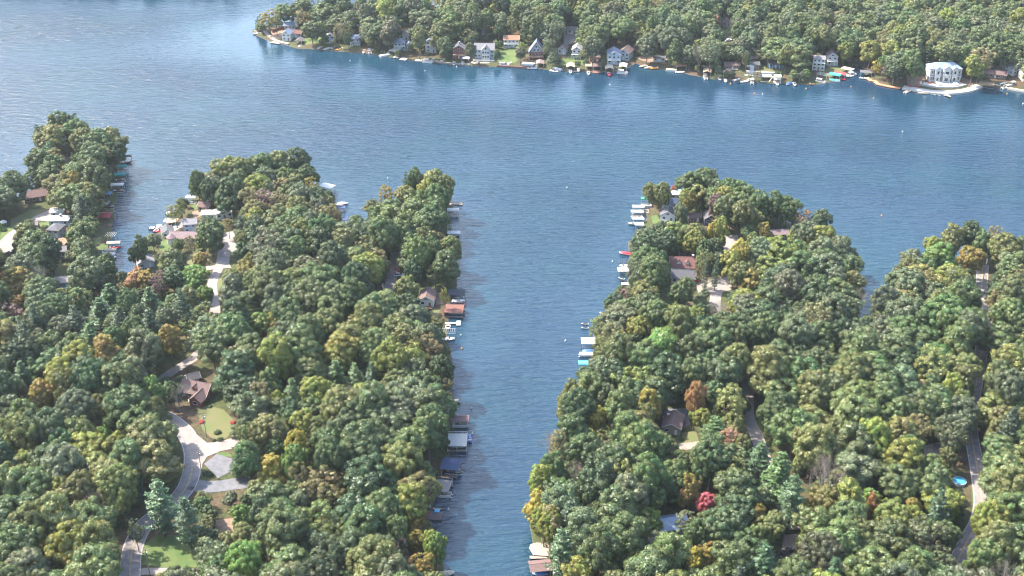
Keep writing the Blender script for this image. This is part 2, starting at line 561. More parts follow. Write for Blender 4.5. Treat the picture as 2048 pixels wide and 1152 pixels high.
PATCHES = [
 ('road', CONCRETE, [(352,842),(372,850),(392,868),(414,886),(448,884),(464,898),(440,903),(414,914),(400,936),(386,940),(374,900),(364,872)], 0.13),  # name, surface, picture outline, height over the ground
 ('driveway', DARKTAR, [(408,928),(434,908),(464,918),(461,944),(436,957)], 0.135),
 ('lawn', LAWN2, [(392,812),(420,812),(448,820),(469,842),(464,866),(443,884),(424,878),(404,858)], 0.06),
 ('lawn', LAWN, [(283,1092),(318,1070),(388,1070),(396,1100),(394,1135),(336,1136),(285,1130)], 0.06),
 ('bare_soil', SAND, [(432,1040),(470,1036),(480,1066),(452,1078),(430,1062)], 0.06),
 ('lawn', LAWN, [(430,905),(455,905),(468,914),(440,913)], 0.09),
 ('lawn', LAWN2, [(20,440),(60,420),(95,418),(60,445),(25,462)], 0.06),
 ('lawn', LAWN, [(-60,455),(0,452),(32,456),(20,470),(0,482),(-60,510)], 0.06),
 ('lawn', LAWN, [(76,446),(104,442),(104,460),(88,462)], 0.06),
 ('driveway', CONCRETE, [(80,432),(104,417),(130,419),(130,430),(104,444),(74,441)], 0.13),
 ('gravel_yard', CONCRETE, [(0,484),(18,474),(36,488),(34,504),(0,506),(-40,500)], 0.13),
 ('lawn', LAWN, [(188,478),(216,470),(216,500),(196,508),(180,496)], 0.06),
 ('lawn', LAWN2, [(90,528),(130,528),(148,545),(110,566),(80,552)], 0.06),
 ('gravel_yard', CONCRETE, [(122,305),(140,300),(150,322),(140,336),(122,322)], 0.07),
 ('lawn', LAWN, [(92,286),(112,286),(108,296),(90,298)], 0.06),
 ('driveway', CONCRETE, [(436,470),(468,462),(476,500),(466,506),(448,500),(434,492)], 0.13),
 ('driveway', ASPHALT, [(436,500),(462,500),(458,528),(432,528)], 0.15),
 ('driveway', CONCRETE, [(412,533),(460,528),(462,536),(412,541)], 0.17),
 ('lawn', LAWN, [(322,484),(340,476),(344,492),(326,504),(318,498)], 0.06),
 ('lawn', LAWN, [(382,412),(396,406),(404,414),(390,420)], 0.06),
 ('lawn', LAWN2, [(364,510),(405,505),(420,520),(388,532),(366,524)], 0.06),
 ('patio', SAND, [(384,424),(404,418),(408,430),(388,438)], 0.07),
 ('lawn', LAWN2, [(420,545),(446,548),(448,580),(424,582)], 0.06),
 ('patio', CONCRETE, [(340,452),(372,440),(378,448),(346,464)], 0.07),
 ('gravel_yard', GRAVEL, [(1392,566),(1430,556),(1466,560),(1462,580),(1424,590),(1396,586)], 0.07),
 ('driveway', CONCRETE, [(1446,472),(1476,470),(1480,500),(1450,504)], 0.13),
 ('driveway', DARKTAR, [(1312,818),(1372,816),(1380,848),(1362,860),(1330,842)], 0.07),
 ('lawn', LAWN2, [(1362,866),(1392,862),(1398,884),(1368,888)], 0.06),
 ('driveway', GRAVEL, [(1356,888),(1404,882),(1408,898),(1360,900)], 0.08),
 ('lawn', LAWN, [(1302,432),(1318,428),(1322,442),(1306,450)], 0.06),
 ('lawn', LAWN, [(1512,840),(1526,842),(1524,870),(1516,872)], 0.06),
 ('driveway', GRAVEL, [(1568,1070),(1596,1068),(1590,1118),(1560,1116)], 0.14),
 ('driveway', GRAVEL, [(1846,892),(1880,884),(1882,912),(1850,918)], 0.08),
 ('lawn', LAWN, [(1942,966),(1952,964),(1956,1008),(1944,1004)], 0.06),
 ('gravel_yard', GRAVEL, [(1938,604),(1960,590),(1960,616),(1944,616)], 0.14),
 ('gravel_yard', CONCRETE, [(1972,982),(1992,990),(1990,1008),(1972,1004)], 0.14),
 ('driveway', DARKTAR, [(1866,886),(1892,894),(1884,908),(1866,906)], 0.13),
 ('lawn', LAWN2, [(-30,760),(10,756),(14,785),(-30,800)], 0.06),
 ('lawn', LAWN2, [(840,612),(880,618),(876,640),(846,636)], 0.06),
 ('patio', SAND, [(872,585),(886,582),(888,608),(872,610)], 0.07),
 # far shore
 ('lawn', LAWN, [(990,112),(1010,98),(1034,96),(1042,112),(1030,126),(1000,128)], 0.06),
 ('lawn', LAWN, [(1122,118),(1150,113),(1176,116),(1178,128),(1140,132),(1120,130)], 0.06),
 ('lawn', LAWN, [(1436,52),(1466,50),(1468,66),(1438,68)], 0.06),
 ('driveway', CONCRETE, [(1128,60),(1150,56),(1160,62),(1154,84),(1128,92)], 0.08),
 ('driveway', CONCRETE, [(1500,100),(1518,100),(1516,118),(1500,118)], 0.08),
 ('lawn', LAWN2, [(1444,134),(1490,132),(1496,142),(1446,146)], 0.06),
 ('lawn', LAWN2, [(1498,132),(1540,130),(1600,136),(1608,146),(1560,144),(1500,142)], 0.06),
 ('lawn', LAWN2, [(1630,146),(1660,136),(1696,136),(1694,148),(1660,154)], 0.06),
 ('patio', SAND, [(1268,114),(1300,110),(1336,118),(1332,128),(1290,124)], 0.06),
 ('patio', SAND, [(1812,150),(1850,146),(1850,172),(1816,172)], 0.06),
 ('patio', SAND, [(1912,150),(1940,160),(1948,172),(1912,172)], 0.06),
 ('lawn', LAWN, [(600,76),(640,74),(644,84),(612,90)], 0.06),
 ('patio', SAND, [(540,64),(570,58),(590,68),(560,78),(544,76)], 0.06),
 ('patio', CONCRETE, [(960,58),(990,54),(996,66),(964,70)], 0.06),
]
for nm, m, px, off in PATCHES:
    poly = wpoly(px)
    drape(nm, poly, m, off)
    CLEAR.append(('poly', poly, 1.5))
# ---------------------------------------------------------------- building kit
class MB:
    """collects simple solids; build() links them as one mesh object"""
    def __init__(s): s.v = []; s.f = []
    def add(s, vs, fs):
        k = len(s.v); s.v += [tuple(p) for p in vs]; s.f += [tuple(i + k for i in f) for f in fs]; return s
    def box(s, x0, x1, y0, y1, z0, z1, b=0.0):
        if b:      # chamfered upper edge
            return s.add([(x0, y0, z0), (x1, y0, z0), (x1, y1, z0), (x0, y1, z0), (x0, y0, z1 - b), (x1, y0, z1 - b), (x1, y1, z1 - b), (x0, y1, z1 - b),
                          (x0 + b, y0 + b, z1), (x1 - b, y0 + b, z1), (x1 - b, y1 - b, z1), (x0 + b, y1 - b, z1)],
                         [(3, 2, 1, 0), (0, 1, 5, 4), (1, 2, 6, 5), (2, 3, 7, 6), (3, 0, 4, 7), (4, 5, 9, 8), (5, 6, 10, 9), (6, 7, 11, 10), (7, 4, 8, 11), (8, 9, 10, 11)])
        return s.add([(x0, y0, z0), (x1, y0, z0), (x1, y1, z0), (x0, y1, z0), (x0, y0, z1), (x1, y0, z1), (x1, y1, z1), (x0, y1, z1)],
                     [(3, 2, 1, 0), (4, 5, 6, 7), (0, 1, 5, 4), (1, 2, 6, 5), (2, 3, 7, 6), (3, 0, 4, 7)])
    def prism(s, pts, z0, z1):
        n = len(pts)
        return s.add([(x, y, z0) for x, y in pts] + [(x, y, z1) for x, y in pts],
                     [tuple(range(n - 1, -1, -1)), tuple(range(n, 2 * n))] + [(i, (i + 1) % n, n + (i + 1) % n, n + i) for i in range(n)])
    def bar(s, p, q, r=0.05, n=6, r1=None):
        p = Vector(p); q = Vector(q); t = (q - p).normalized()
        a = t.orthogonal().normalized(); b = t.cross(a)
        r1 = r if r1 is None else r1
        vs = []
        for c, rr in ((p, r), (q, r1)):
            for i in range(n):
                w = 2 * math.pi * i / n
                vs.append(c + (a * math.cos(w) + b * math.sin(w)) * rr)
        return s.add(vs, [tuple(range(n - 1, -1, -1)), tuple(range(n, 2 * n))] + [(i, (i + 1) % n, n + (i + 1) % n, n + i) for i in range(n)])
    def loft(s, rings, cap=True):
        n = len(rings[0]); k = len(s.v)
        for r in rings: s.v += [tuple(p) for p in r]
        for j in range(len(rings) - 1):
            for i in range(n):
                a = k + j * n + i; b = k + j * n + (i + 1) % n
                s.f.append((a, b, b + n, a + n))
        if cap:
            s.f.append(tuple(k + i for i in range(n - 1, -1, -1))); s.f.append(tuple(k + (len(rings) - 1) * n + i for i in range(n)))
        return s
    def build(s, name, m, parent=None, loc=None, rz=0, smooth=False):
        me = bpy.data.meshes.new(name)
        me.from_pydata(s.v, [], s.f)
        bm = bmesh.new(); bm.from_mesh(me); bmesh.ops.recalc_face_normals(bm, faces=bm.faces); bm.to_mesh(me); bm.free()
        me.materials.append(m)
        if smooth:
            for p in me.polygons: p.use_smooth = True
        o = link(name, me, parent)
        if loc is not None: o.location = loc
        if rz: o.rotation_euler = (0, 0, rz)
        return o

def copy_tree(o, parent=None):
    c = o.copy(); COL.objects.link(c); c.parent = parent
    for ch in list(o.children): copy_tree(ch, c)
    return c

def M(name):
    P = PAINT[name]
    return mat(name, *P) if not isinstance(P, dict) else mat(name, **P)

PAINT = dict(
 white_paint=((.47, .47, .47), .6, .06, .7, .005), offwhite_siding=((.55, .54, .50), .7, .08, .7, .01), cream=((.46, .40, .32), .7, .08, .7), pale_blue_siding=((.30, .38, .46), .7, .1, .7), grey_siding=((.34, .36, .38), .7, .1, .7),
 blue_siding=((.09, .19, .33), .7, .1, .7), navy_siding=((.045, .06, .11), .7, .1, .7), brown_siding=((.16, .095, .07), .8, .15, .8), redbrown_siding=((.22, .075, .055), .8, .15, .8), tan_siding=((.27, .20, .145), .8, .1, .7), stone=((.22, .18, .155), .9, .3, 1.6, .03),
 brown_shingle=((.125, .082, .080), .95, .18, 1.2, .02), mauve_shingle=((.175, .125, .135), .95, .15, 1.2, .02), grey_shingle=((.085, .085, .10), .95, .18, 1.2, .02), light_shingle=((.17, .165, .18), .95, .15, 1.2, .02), dark_shingle=((.075, .07, .08), .95, .2, 1.2, .02),
 red_shingle=((.125, .060, .055), .95, .2, 1.2, .02), navy_roof=((.03, .05, .09), .7, .2, .8, .01), white_metal_roof=((.40, .40, .40), .45, .05, .6), blue_metal_roof=((.19, .25, .34), .4, .08, .6), slate_blue_roof=((.13, .165, .24), .7, .15, 1), orange_shingle=((.24, .125, .08), .9, .2, 1.2), red_metal=((.28, .05, .05), .5, .15, .8),
 pink_shingle=((.30, .22, .23), .9, .15, 1.2), dark_glass=((.025, .032, .045), .08, .1, .6), trim_white=((.56, .56, .54), .6, .03, .7), deck_wood=((.26, .175, .13), .85, .22, 1.4, .01), grey_deck=((.19, .175, .165), .9, .2, 1.4, .01), red_deck=((.14, .062, .05), .85, .2, 1.4, .01), pale_deck=((.27, .22, .185), .85, .12, 1.4, .01),
 dark_deck=((.10, .075, .075), .85, .2, 1.4, .01), white_deck=((.36, .35, .34), .8, .08, 1.0), pile_wood=((.13, .10, .085), .9, .2, 2), galvanized=((.45, .46, .48), .4, .1, 1.0), aluminium=((.62, .63, .65), .35, .05, 1.0), black_rubber=((.02, .02, .02), .7, .1, 2),
 teal_canvas=((.03, .26, .25), .7, .1, .6), turquoise_canvas=((.07, .42, .44), .7, .1, .6), green_canvas=((.03, .22, .15), .7, .1, .6), white_canvas=((.43, .42, .41), .7, .05, .6), cream_canvas=((.38, .32, .24), .7, .06, .6), grey_canvas=((.28, .28, .31), .8, .1, .6), navy_canvas=((.03, .05, .12), .8, .1, .6), brown_canvas=((.14, .085, .09), .8, .1, .6),
 black_canvas=((.04, .045, .06), .8, .1, .6), gelcoat_white=((.52, .52, .53), .25, .04, .5), gelcoat_red=((.48, .03, .05), .3, .08, .5), gelcoat_blue=((.05, .13, .40), .3, .08, .5), gelcoat_black=((.03, .03, .04), .3, .1, .5), orange_plastic=((.62, .24, .03), .4, .08, 1), yellow_plastic=((.62, .45, .05), .4, .08, 1), red_plastic=((.50, .04, .04), .45, .1, 1),
 blue_tarp=((.10, .36, .62), .5, .1, .8), seat_vinyl=((.46, .38, .32), .6, .1, 1), pool_water=((.05, .26, .40), .1, .1, .6), car_red=((.42, .02, .02), .25, .05, 1), car_white=((.66, .67, .69), .25, .04, 1), car_silver=((.38, .40, .42), .3, .04, 1), car_black=((.02, .024, .035), .25, .1, 1), flower_red=((.36, .05, .05), .9, .3, 3, .05), hedge_green=((.035, .065, .025), .95, .35, 2, .15), brass=((.5, .35, .1), .4, .1, 1), brick=((.28, .12, .09), .9, .25, 2, .02))

def window(parent, x, y, z, w, h, face, frame='trim_white', name='window'):
    """face: 'f' front (-y), 'b' back (+y), 'e' (+x), 'w' (-x). Frame proud of the wall, pane inside it."""
    t = .09; e = .05
    fr = MB()
    W2, H2 = w / 2, h / 2
    def bx(m, a0, a1, b0, b1, d0, d1):
        if face == 'f': m.box(x + a0, x + a1, y - d1, y - d0, z + b0, z + b1)
        elif face == 'b': m.box(x + a0, x + a1, y + d0, y + d1, z + b0, z + b1)
        elif face == 'e': m.box(x + d0, x + d1, y + a0, y + a1, z + b0, z + b1)
        else: m.box(x - d1, x - d0, y + a0, y + a1, z + b0, z + b1)
    bx(fr, -W2, W2, H2 - t, H2, 0, e + .03); bx(fr, -W2 - .05, W2 + .05, -H2 - .02, -H2 + t, 0, e + .06)
    bx(fr, -W2, -W2 + t, -H2 + t, H2 - t, 0, e + .03); bx(fr, W2 - t, W2, -H2 + t, H2 - t, 0, e + .03)
    f = fr.build(name, M(frame), parent)
    pn = MB(); bx(pn, -W2 + t, W2 - t, -H2 + t, H2 - t, .005, e)
    pn.build('pane', M('dark_glass'), f)
    return f

def gable_roof(parent, w, d, z, rise, m, over=.45, axis='x', thick=.16, cx=0, cy=0, name='roof'):
    """two slabs meeting at a ridge; axis = direction of the ridge"""
    mb = MB()
    run = (d if axis == 'x' else w) / 2
    ln = (w if axis == 'x' else d) / 2 + over
    k = over / run * rise
    for s in (1, -1):
        a = [(0, z + rise), (s * (run + over), z - k), (s * (run + over), z - k + thick), (0, z + rise + thick)]
        vs = []
        for L_ in (-ln, ln):
            for q, zz in a: vs.append((cx + (L_ if axis == 'x' else q), cy + (q if axis == 'x' else L_), zz))
        mb.add(vs, [(0, 1, 2, 3), (7, 6, 5, 4), (0, 4, 5, 1), (1, 5, 6, 2), (2, 6, 7, 3), (3, 7, 4, 0)])
    # ridge cap
    c = .12
    if axis == 'x': mb.box(cx - ln, cx + ln, cy - c, cy + c, z + rise + thick - .06, z + rise + thick + .04)
    else: mb.box(cx - c, cx + c, cy - ln, cy + ln, z + rise + thick - .06, z + rise + thick + .04)
    return mb.build(name, m, parent)

def hip_roof(parent, w, d, z, rise, m, over=.45, cx=0, cy=0, name='roof'):
    W, D = w / 2 + over, d / 2 + over
    r = max(0.01, W - D) if W > D else 0
    r2 = max(0.01, D - W) if D > W else 0
    vs = [(cx - W, cy - D, z - .1), (cx + W, cy - D, z - .1), (cx + W, cy + D, z - .1), (cx - W, cy + D, z - .1),
          (cx - W, cy - D, z + .08), (cx + W, cy - D, z + .08), (cx + W, cy + D, z + .08), (cx - W, cy + D, z + .08)]
    if r: vs += [(cx - r, cy, z + rise), (cx + r, cy, z + rise)]; fs = [(4, 5, 9, 8), (5, 6, 9), (6, 7, 8, 9), (7, 4, 8)]
    else: vs += [(cx, cy - r2, z + rise), (cx, cy + r2, z + rise)]; fs = [(4, 5, 8), (5, 6, 9, 8), (6, 7, 9), (7, 4, 8, 9)]
    mb = MB().add(vs, [(3, 2, 1, 0), (0, 1, 5, 4), (1, 2, 6, 5), (2, 3, 7, 6), (3, 0, 4, 7)] + fs)
    return mb.build(name, m, parent)

def body(parent, w, d, h, m, gable=None, rise=0, cx=0, cy=0, z0=-1.2, name='wall'):
    W, D = w / 2, d / 2
    mb = MB()
    if gable == 'x':      # ridge along x: gable ends face +-x
        vs = [(-W, -D, z0), (W, -D, z0), (W, D, z0), (-W, D, z0), (-W, -D, h), (W, -D, h), (W, D, h), (-W, D, h), (-W, 0, h + rise), (W, 0, h + rise)]
        fs = [(3, 2, 1, 0), (0, 1, 5, 4), (2, 3, 7, 6), (1, 2, 6, 9, 5), (3, 0, 4, 8, 7), (4, 5, 9, 8), (6, 7, 8, 9)]
    elif gable == 'y':
        vs = [(-W, -D, z0), (W, -D, z0), (W, D, z0), (-W, D, z0), (-W, -D, h), (W, -D, h), (W, D, h), (-W, D, h), (0, -D, h + rise), (0, D, h + rise)]
        fs = [(3, 2, 1, 0), (0, 1, 5, 8, 4), (2, 3, 7, 9, 6), (1, 2, 6, 5), (3, 0, 4, 7), (5, 6, 9, 8), (7, 4, 8, 9)]
    else:
        vs = [(-W, -D, z0), (W, -D, z0), (W, D, z0), (-W, D, z0), (-W, -D, h), (W, -D, h), (W, D, h), (-W, D, h)]
        fs = [(3, 2, 1, 0), (4, 5, 6, 7), (0, 1, 5, 4), (1, 2, 6, 5), (2, 3, 7, 6), (3, 0, 4, 7)]
    mb.add([(x + cx, y + cy, z) for x, y, z in vs], fs)
    return mb.build(name, m, parent)

FOOT = []      # footprints, so that no trunk stands in a house

def house(u, v, w, d, h, rise, wall, roof, label, rz=0.0, axis='x', storeys=1, chimney=None, dormer=0, deck=None, porch=False, kind='house', hip=False, nwin=None, group=None, side='e', balcony=False):
    p = G(u, v)
    zs = [gz(p.x + a, p.y + b) for a in (-w / 3, w / 3) for b in (-d / 3, d / 3)]
    z = max(max(zs), .5) + .15
    t = empty(kind, (p.x, p.y, z), rz)
    tag(t, label, {'garage': 'garage', 'shed': 'shed', 'boathouse': 'boathouse', 'cabin': 'house', 'mansion': 'house'}.get(kind, 'house'), group)
    H = h
    body(t, w, d, H, M(wall), None if hip else axis, rise)
    if hip: rf = hip_roof(t, w, d, H, rise, M(roof))
    else: rf = gable_roof(t, w, d, H, rise, M(roof), axis=axis)
    nw = nwin or max(2, int(w / 2.6))
    sh = H / storeys
    for s in range(storeys):
        zc = s * sh + sh * .55
        for i in range(nw):
            x = -w / 2 + w * (i + .5) / nw
            if s == 0 and i == nw // 2:
                dr = MB().box(x - .5, x + .5, -d / 2 - .07, -d / 2 + .02, 0, 2.05).build('door', M('trim_white' if wall not in ('white_paint', 'offwhite_siding') else 'brown_siding'), t)
                MB().box(x + .3, x + .4, -d / 2 - .13, -d / 2 - .07, 1.0, 1.1).build('handle', M('brass'), dr)
                continue
            window(t, x, -d / 2, zc, min(1.5, w / nw * .62), min(1.4, sh * .5), 'f')
        for i in range(max(1, int(d / 3.5))):
            y = -d / 2 + d * (i + .5) / max(1, int(d / 3.5))
            window(t, w / 2, y, zc, 1.2, min(1.3, sh * .5), 'e'); window(t, -w / 2, y, zc, 1.2, min(1.3, sh * .5), 'w')
    if axis == 'y' and not hip and rise > 1.8:
        window(t, 0, -d / 2, H + rise * .32, min(1.6, w * .3), min(1.2, rise * .4), 'f')
    if not hip:      # verge boards under the roof edge at the gable ends
        run = (d if axis == 'x' else w) / 2; e = (w if axis == 'x' else d) / 2
        for s in (1, -1):
            for g in (1, -1):
                vb = MB(); a = (g * (e + .47)); q0, q1 = 0, s * (run + .45)
                za, zb = H + rise - .03, H - .45 / run * rise - .03
                pts = [(q0, za), (q1, zb), (q1, zb + .22), (q0, za + .22)]
                vs = []
                for aa in (a, a + g * .06):
                    for q, zz in pts: vs.append((aa, q, zz) if axis == 'x' else (q, aa, zz))
                vb.add(vs, [(0, 1, 2, 3), (7, 6, 5, 4), (0, 4, 5, 1), (1, 5, 6, 2), (2, 6, 7, 3), (3, 7, 4, 0)])
                vb.build('verge_board', M('trim_white'), t)
    if chimney:
        cx = chimney * w / 2
        c = MB().box(cx - .45, cx + .45, -.2, .7, H * .6, H + rise + 1.0).build('chimney', M('brick'), t)
        MB().box(cx - .55, cx + .55, -.3, .8, H + rise + 1.003, H + rise + 1.15).build('chimney_cap', M('grey_siding'), c)
    for k in range(dormer):
        x = -w / 2 + w * (k + 1) / (dormer + 1)
        dm = MB().add([(x - .9, -d * .36, H + .1), (x + .9, -d * .36, H + .1), (x + .9, 0, H + .1), (x - .9, 0, H + .1), (x - .9, -d * .36, H + rise * .62), (x + .9, -d * .36, H + rise * .62), (x + .9, 0, H + rise * .62), (x - .9, 0, H + rise * .62), (x, -d * .36, H + rise * .62 + .8), (x, 0, H + rise * .62 + .8)],
                      [(3, 2, 1, 0), (0, 1, 5, 8, 4), (2, 3, 7, 9, 6), (1, 2, 6, 5), (3, 0, 4, 7)]).build('dormer', M(wall), t)
        gable_roof(dm, 1.8, d * .36, H + rise * .62, .8, M(roof), over=.25, axis='y', thick=.1, cx=x, cy=-d * .18)
    if deck:
        dw, dd, dz, mt = deck
        x0 = -w / 2 + .3 if side == 'e' else w / 2 - .3 - dw
        dk = MB().box(x0, x0 + dw, -d / 2 - dd, -d / 2 - .02, dz - .2, dz).build('deck', M(mt), t)
        n = max(2, int(dw / 2.5) + 1)
        for i in range(n):
            px = x0 + .15 + (dw - .3) * i / (n - 1)
            MB().box(px - .08, px + .08, -d / 2 - dd + .05, -d / 2 - dd + .21, -1.2, dz - .202).build('post', M(mt), dk)
        rl = MB(); rl.box(x0, x0 + dw, -d / 2 - dd, -d / 2 - dd + .08, dz + .9, dz + 1.0)
        for i in range(int(dw / .5) + 1): rl.box(x0 + i * .5, x0 + i * .5 + .06, -d / 2 - dd + .01, -d / 2 - dd + .07, dz + .002, dz + .9)
        rl.build('railing', M('trim_white' if mt in ('white_deck', 'pale_deck') else mt), dk)
    if porch:
        pr = MB().box(-w / 2 - .2, w / 2 + .2, -d / 2 - 2.4, -d / 2 - .04, sh * .92, sh * .92 + .15).build('porch_roof', M(roof), t)
        for i in range(5):
            px = -w / 2 + .1 + (w - .2) * i / 4
            MB().box(px - .1, px + .1, -d / 2 - 2.3, -d / 2 - 2.1, -1, sh * .92 - .002).build('porch_post', M('trim_white'), t)
    if balcony:
        for s in range(1, storeys):
            b = MB().box(-w / 2 - .1, w / 2 + .1, -d / 2 - 1.8, -d / 2 - .02, s * sh - .1, s * sh + .08).build('balcony', M('trim_white'), t)
            rr = MB().box(-w / 2 - .1, w / 2 + .1, -d / 2 - 1.8, -d / 2 - 1.72, s * sh + .95, s * sh + 1.05)
            for i in range(int(w / .6) + 1): rr.box(-w / 2 + i * .6, -w / 2 + i * .6 + .07, -d / 2 - 1.79, -d / 2 - 1.73, s * sh + .082, s * sh + .95)
            rr.build('railing', M('trim_white'), b)
        for i in range(4):
            px = -w / 2 + .1 + (w - .2) * i / 3
            MB().box(px - .1, px + .1, -d / 2 - 1.78, -d / 2 - 1.58, -1, (storeys - 1) * sh - .102).build('post', M('trim_white'), t)
    c, s_ = math.cos(rz), math.sin(rz)
    fp = [(p.x + c * a - s_ * b, p.y + s_ * a + c * b) for a, b in ((-w / 2, -d / 2 - 1), (w / 2, -d / 2 - 1), (w / 2, d / 2), (-w / 2, d / 2))]
    CLEAR.append(('poly', fp, 2.0))
    return t

# ---------------------------------------------------------------- houses on the near shores
D = math.radians
hA = house(398, 788, 11.5, 8.0, 2.7, 3.0, 'redbrown_siding', 'brown_shingle', 'red-brown house with a mauve-brown roof and a front wing above the road bend', D(-18), dormer=1)
gable_roof(hA, 5.2, 5.6, 2.5, 2.2, M('brown_shingle'), axis='y', cx=3.4, cy=-5.4, name='wing_roof'); body(hA, 5.0, 5.4, 2.5, M('redbrown_siding'), 'y', 2.1, 3.4, -5.4, name='wing_wall')
window(hA, 3.4, -8.1, 1.5, 1.8, 1.3, 'f')
house(387, 763, 4.6, 4.0, 2.3, 1.5, 'redbrown_siding', 'dark_shingle', 'small dark-roofed garden shed behind the red-brown house by the road bend', D(30), kind='shed')
house(855, 605, 6.4, 8.5, 3.4, 1.9, 'offwhite_siding', 'brown_shingle', 'off-white gabled house with a brown roof and a side deck beside the channel', D(-4), axis='y', deck=(3, 2.5, .5, 'red_deck'), side='w')
house(1345, 856, 6.8, 8.8, 3.0, 1.7, 'tan_siding', 'brown_shingle', 'tan house with a mauve-brown roof before a dark asphalt drive', D(-14), axis='y', chimney=-.6)
house(1340, 1060, 10, 7.0, 3.0, 2.0, 'pale_blue_siding', 'blue_metal_roof', 'house under a pale blue metal roof half hidden by crowns', D(12))
hr = house(1364, 541, 11.5, 8.5, 3.4, 3.4, 'offwhite_siding', 'red_shingle', 'large cream house with a red-brown roof and dormers beside the pale cul-de-sac', D(-5), dormer=2, chimney=.8)
house(1366, 562, 10.5, 6.5, 2.8, 2.6, 'cream', 'grey_shingle', 'low grey-roofed wing with three windows in front of the large red-roofed house', D(-8), kind='garage')
house(1336, 438, 7.5, 7.0, 3.4, 2.3, 'white_paint', 'grey_shingle', 'white cottage with a grey gable roof and a small lawn on the eastern cape tip', D(-12), axis='y', deck=(3.5, 2, .4, 'white_deck'))
house(1340, 418, 8.0, 8.0, 4.2, 1.9, 'grey_siding', 'navy_roof', 'dark navy-roofed house just behind the white cottage on the eastern cape tip', D(-8), hip=True)
house(1350, 397, 6.0, 6.0, 3.4, 1.2, 'offwhite_siding', 'white_metal_roof', 'small house with a pale flat roof below the fiery red tree', D(0), hip=True)
house(1387, 441, 6.0, 5.0, 2.6, 1.5, 'brown_siding', 'brown_shingle', 'small brown-roofed shed inland of the white cottage on the eastern cape', D(6), kind='shed')
house(1557, 477, 8.2, 5.2, 3.2, 1.4, 'navy_siding', 'mauve_shingle', 'dark blue shed with a light brown roof by the east shore of the cape', D(8), kind='shed')
house(1419, 446, 6.0, 6.0, 3.6, 2.0, 'navy_siding', 'dark_shingle', 'dark blue house glimpsed behind the plum brown tree', D(0), axis='y')
house(1370, 517, 5.5, 5.0, 2.5, 1.3, 'navy_siding', 'dark_shingle', 'small dark shed just behind the large red-roofed house', D(0), kind='shed')
# western cape
house(74, 398, 12.5, 8.0, 2.8, 2.3, 'brown_siding', 'brown_shingle', 'long dark brown house with skylit roof on the western cape', D(24))
house(118, 430, 6.5, 5.0, 2.6, .8, 'pale_blue_siding', 'white_metal_roof', 'small blue garage with a flat white roof on the western cape', D(2), kind='garage')
house(122, 447, 9.8, 6.0, 2.8, .9, 'pale_blue_siding', 'white_metal_roof', 'blue bungalow with a wide white roof and a row of windows on the western cape', D(3), chimney=.1)
house(115, 470, 6.2, 7.0, 4.0, 1.6, 'grey_siding', 'grey_shingle', 'grey house with a grey hipped roof in front of the white-roofed bungalow', D(-10), hip=True, storeys=2)
house(129, 492, 4.5, 5.5, 2.4, .8, 'tan_siding', 'orange_shingle', 'small terracotta-roofed outbuilding in front of the grey house', D(-20), kind='shed')
house(121, 510, 6.0, 5.0, 2.8, 1.5, 'white_paint', 'light_shingle', 'pale grey-roofed cottage half under the trees of the western cape', D(15))
house(130, 572, 6.5, 6.0, 3.2, 1.4, 'blue_siding', 'light_shingle', 'blue cottage with a pale grey roof at the head of the western cove', D(10))
house(66, 456, 5.5, 3.4, 2.3, 1.0, 'brown_siding', 'mauve_shingle', 'low garden shed by the pale drive of the western cape', D(5), kind='shed')
house(3, 556, 5.5, 5.0, 3.0, 1.4, 'blue_siding', 'grey_shingle', 'blue-grey cottage at the west edge of the wood', D(0))
house(140, 308, 6.0, 5.0, 2.6, 1.4, 'brown_siding', 'orange_shingle', 'small house with an orange-brown roof at the tip of the western cape', D(10))
house(12, 395, 6.0, 5.0, 2.8, 1.4, 'brown_siding', 'dark_shingle', 'dark cottage under the trees at the root of the western cape', D(10))
# second cape
house(412, 420, 6.0, 5.5, 2.8, 1.5, 'tan_siding', 'brown_shingle', 'brown-roofed cottage with stone walls at the north of the second cape', D(-14), chimney=.6)
house(448, 434, 8.0, 5.5, 3.2, .9, 'offwhite_siding', 'white_metal_roof', 'house under a bright white metal gable roof on the second cape', D(22), axis='y')
house(420, 436, 7.0, 5.0, 3.0, .7, 'offwhite_siding', 'white_metal_roof', 'low wing under a flat white roof beside the bright gable roof', D(4), kind='garage')
house(382, 460, 6.4, 6.0, 4.4, 1.6, 'pale_blue_siding', 'light_shingle', 'pale blue two-storey house with a grey roof on the west shore of the second cape', D(10), storeys=2)
hm = house(370, 482, 13.0, 6.5, 2.8, 1.9, 'offwhite_siding', 'mauve_shingle', 'long house with a mauve roof and a round turret on the second cape', D(-2))
tu = MB().loft([[(-5.6 + r * math.cos(a), -2.6 + r * math.sin(a), zz) for a in [i * .7854 for i in range(8)]] for r, zz in ((2.3, -1), (2.3, 3.0))]).build('turret', M('offwhite_siding'), hm)
MB().loft([[(-5.6 + r * math.cos(a), -2.6 + r * math.sin(a), zz) for a in [i * .7854 for i in range(8)]] for r, zz in ((2.75, 2.9), (2.7, 3.05), (.1, 4.9))]).build('turret_roof', M('mauve_shingle'), tu)
house(336, 470, 5.6, 5.4, 2.6, 1.7, 'grey_siding', 'grey_shingle', 'grey gabled boathouse at the west waterline of the second cape', D(20), kind='boathouse', axis='y')
house(291, 530, 7.5, 7.0, 2.8, 1.8, 'grey_siding', 'light_shingle', 'boathouse with a broad light grey roof at the head of the western cove', D(24), kind='boathouse', axis='y')
house(488, 500, 5.0, 4.0, 2.6, 1.4, 'tan_siding', 'brown_shingle', 'brown-roofed garage beside the bright lane of the second cape', D(0), kind='garage')
house(860, 396, 6.5, 6.0, 3.2, 1.6, 'offwhite_siding', 'light_shingle', 'pale house among the trees of the third cape tip', D(4))
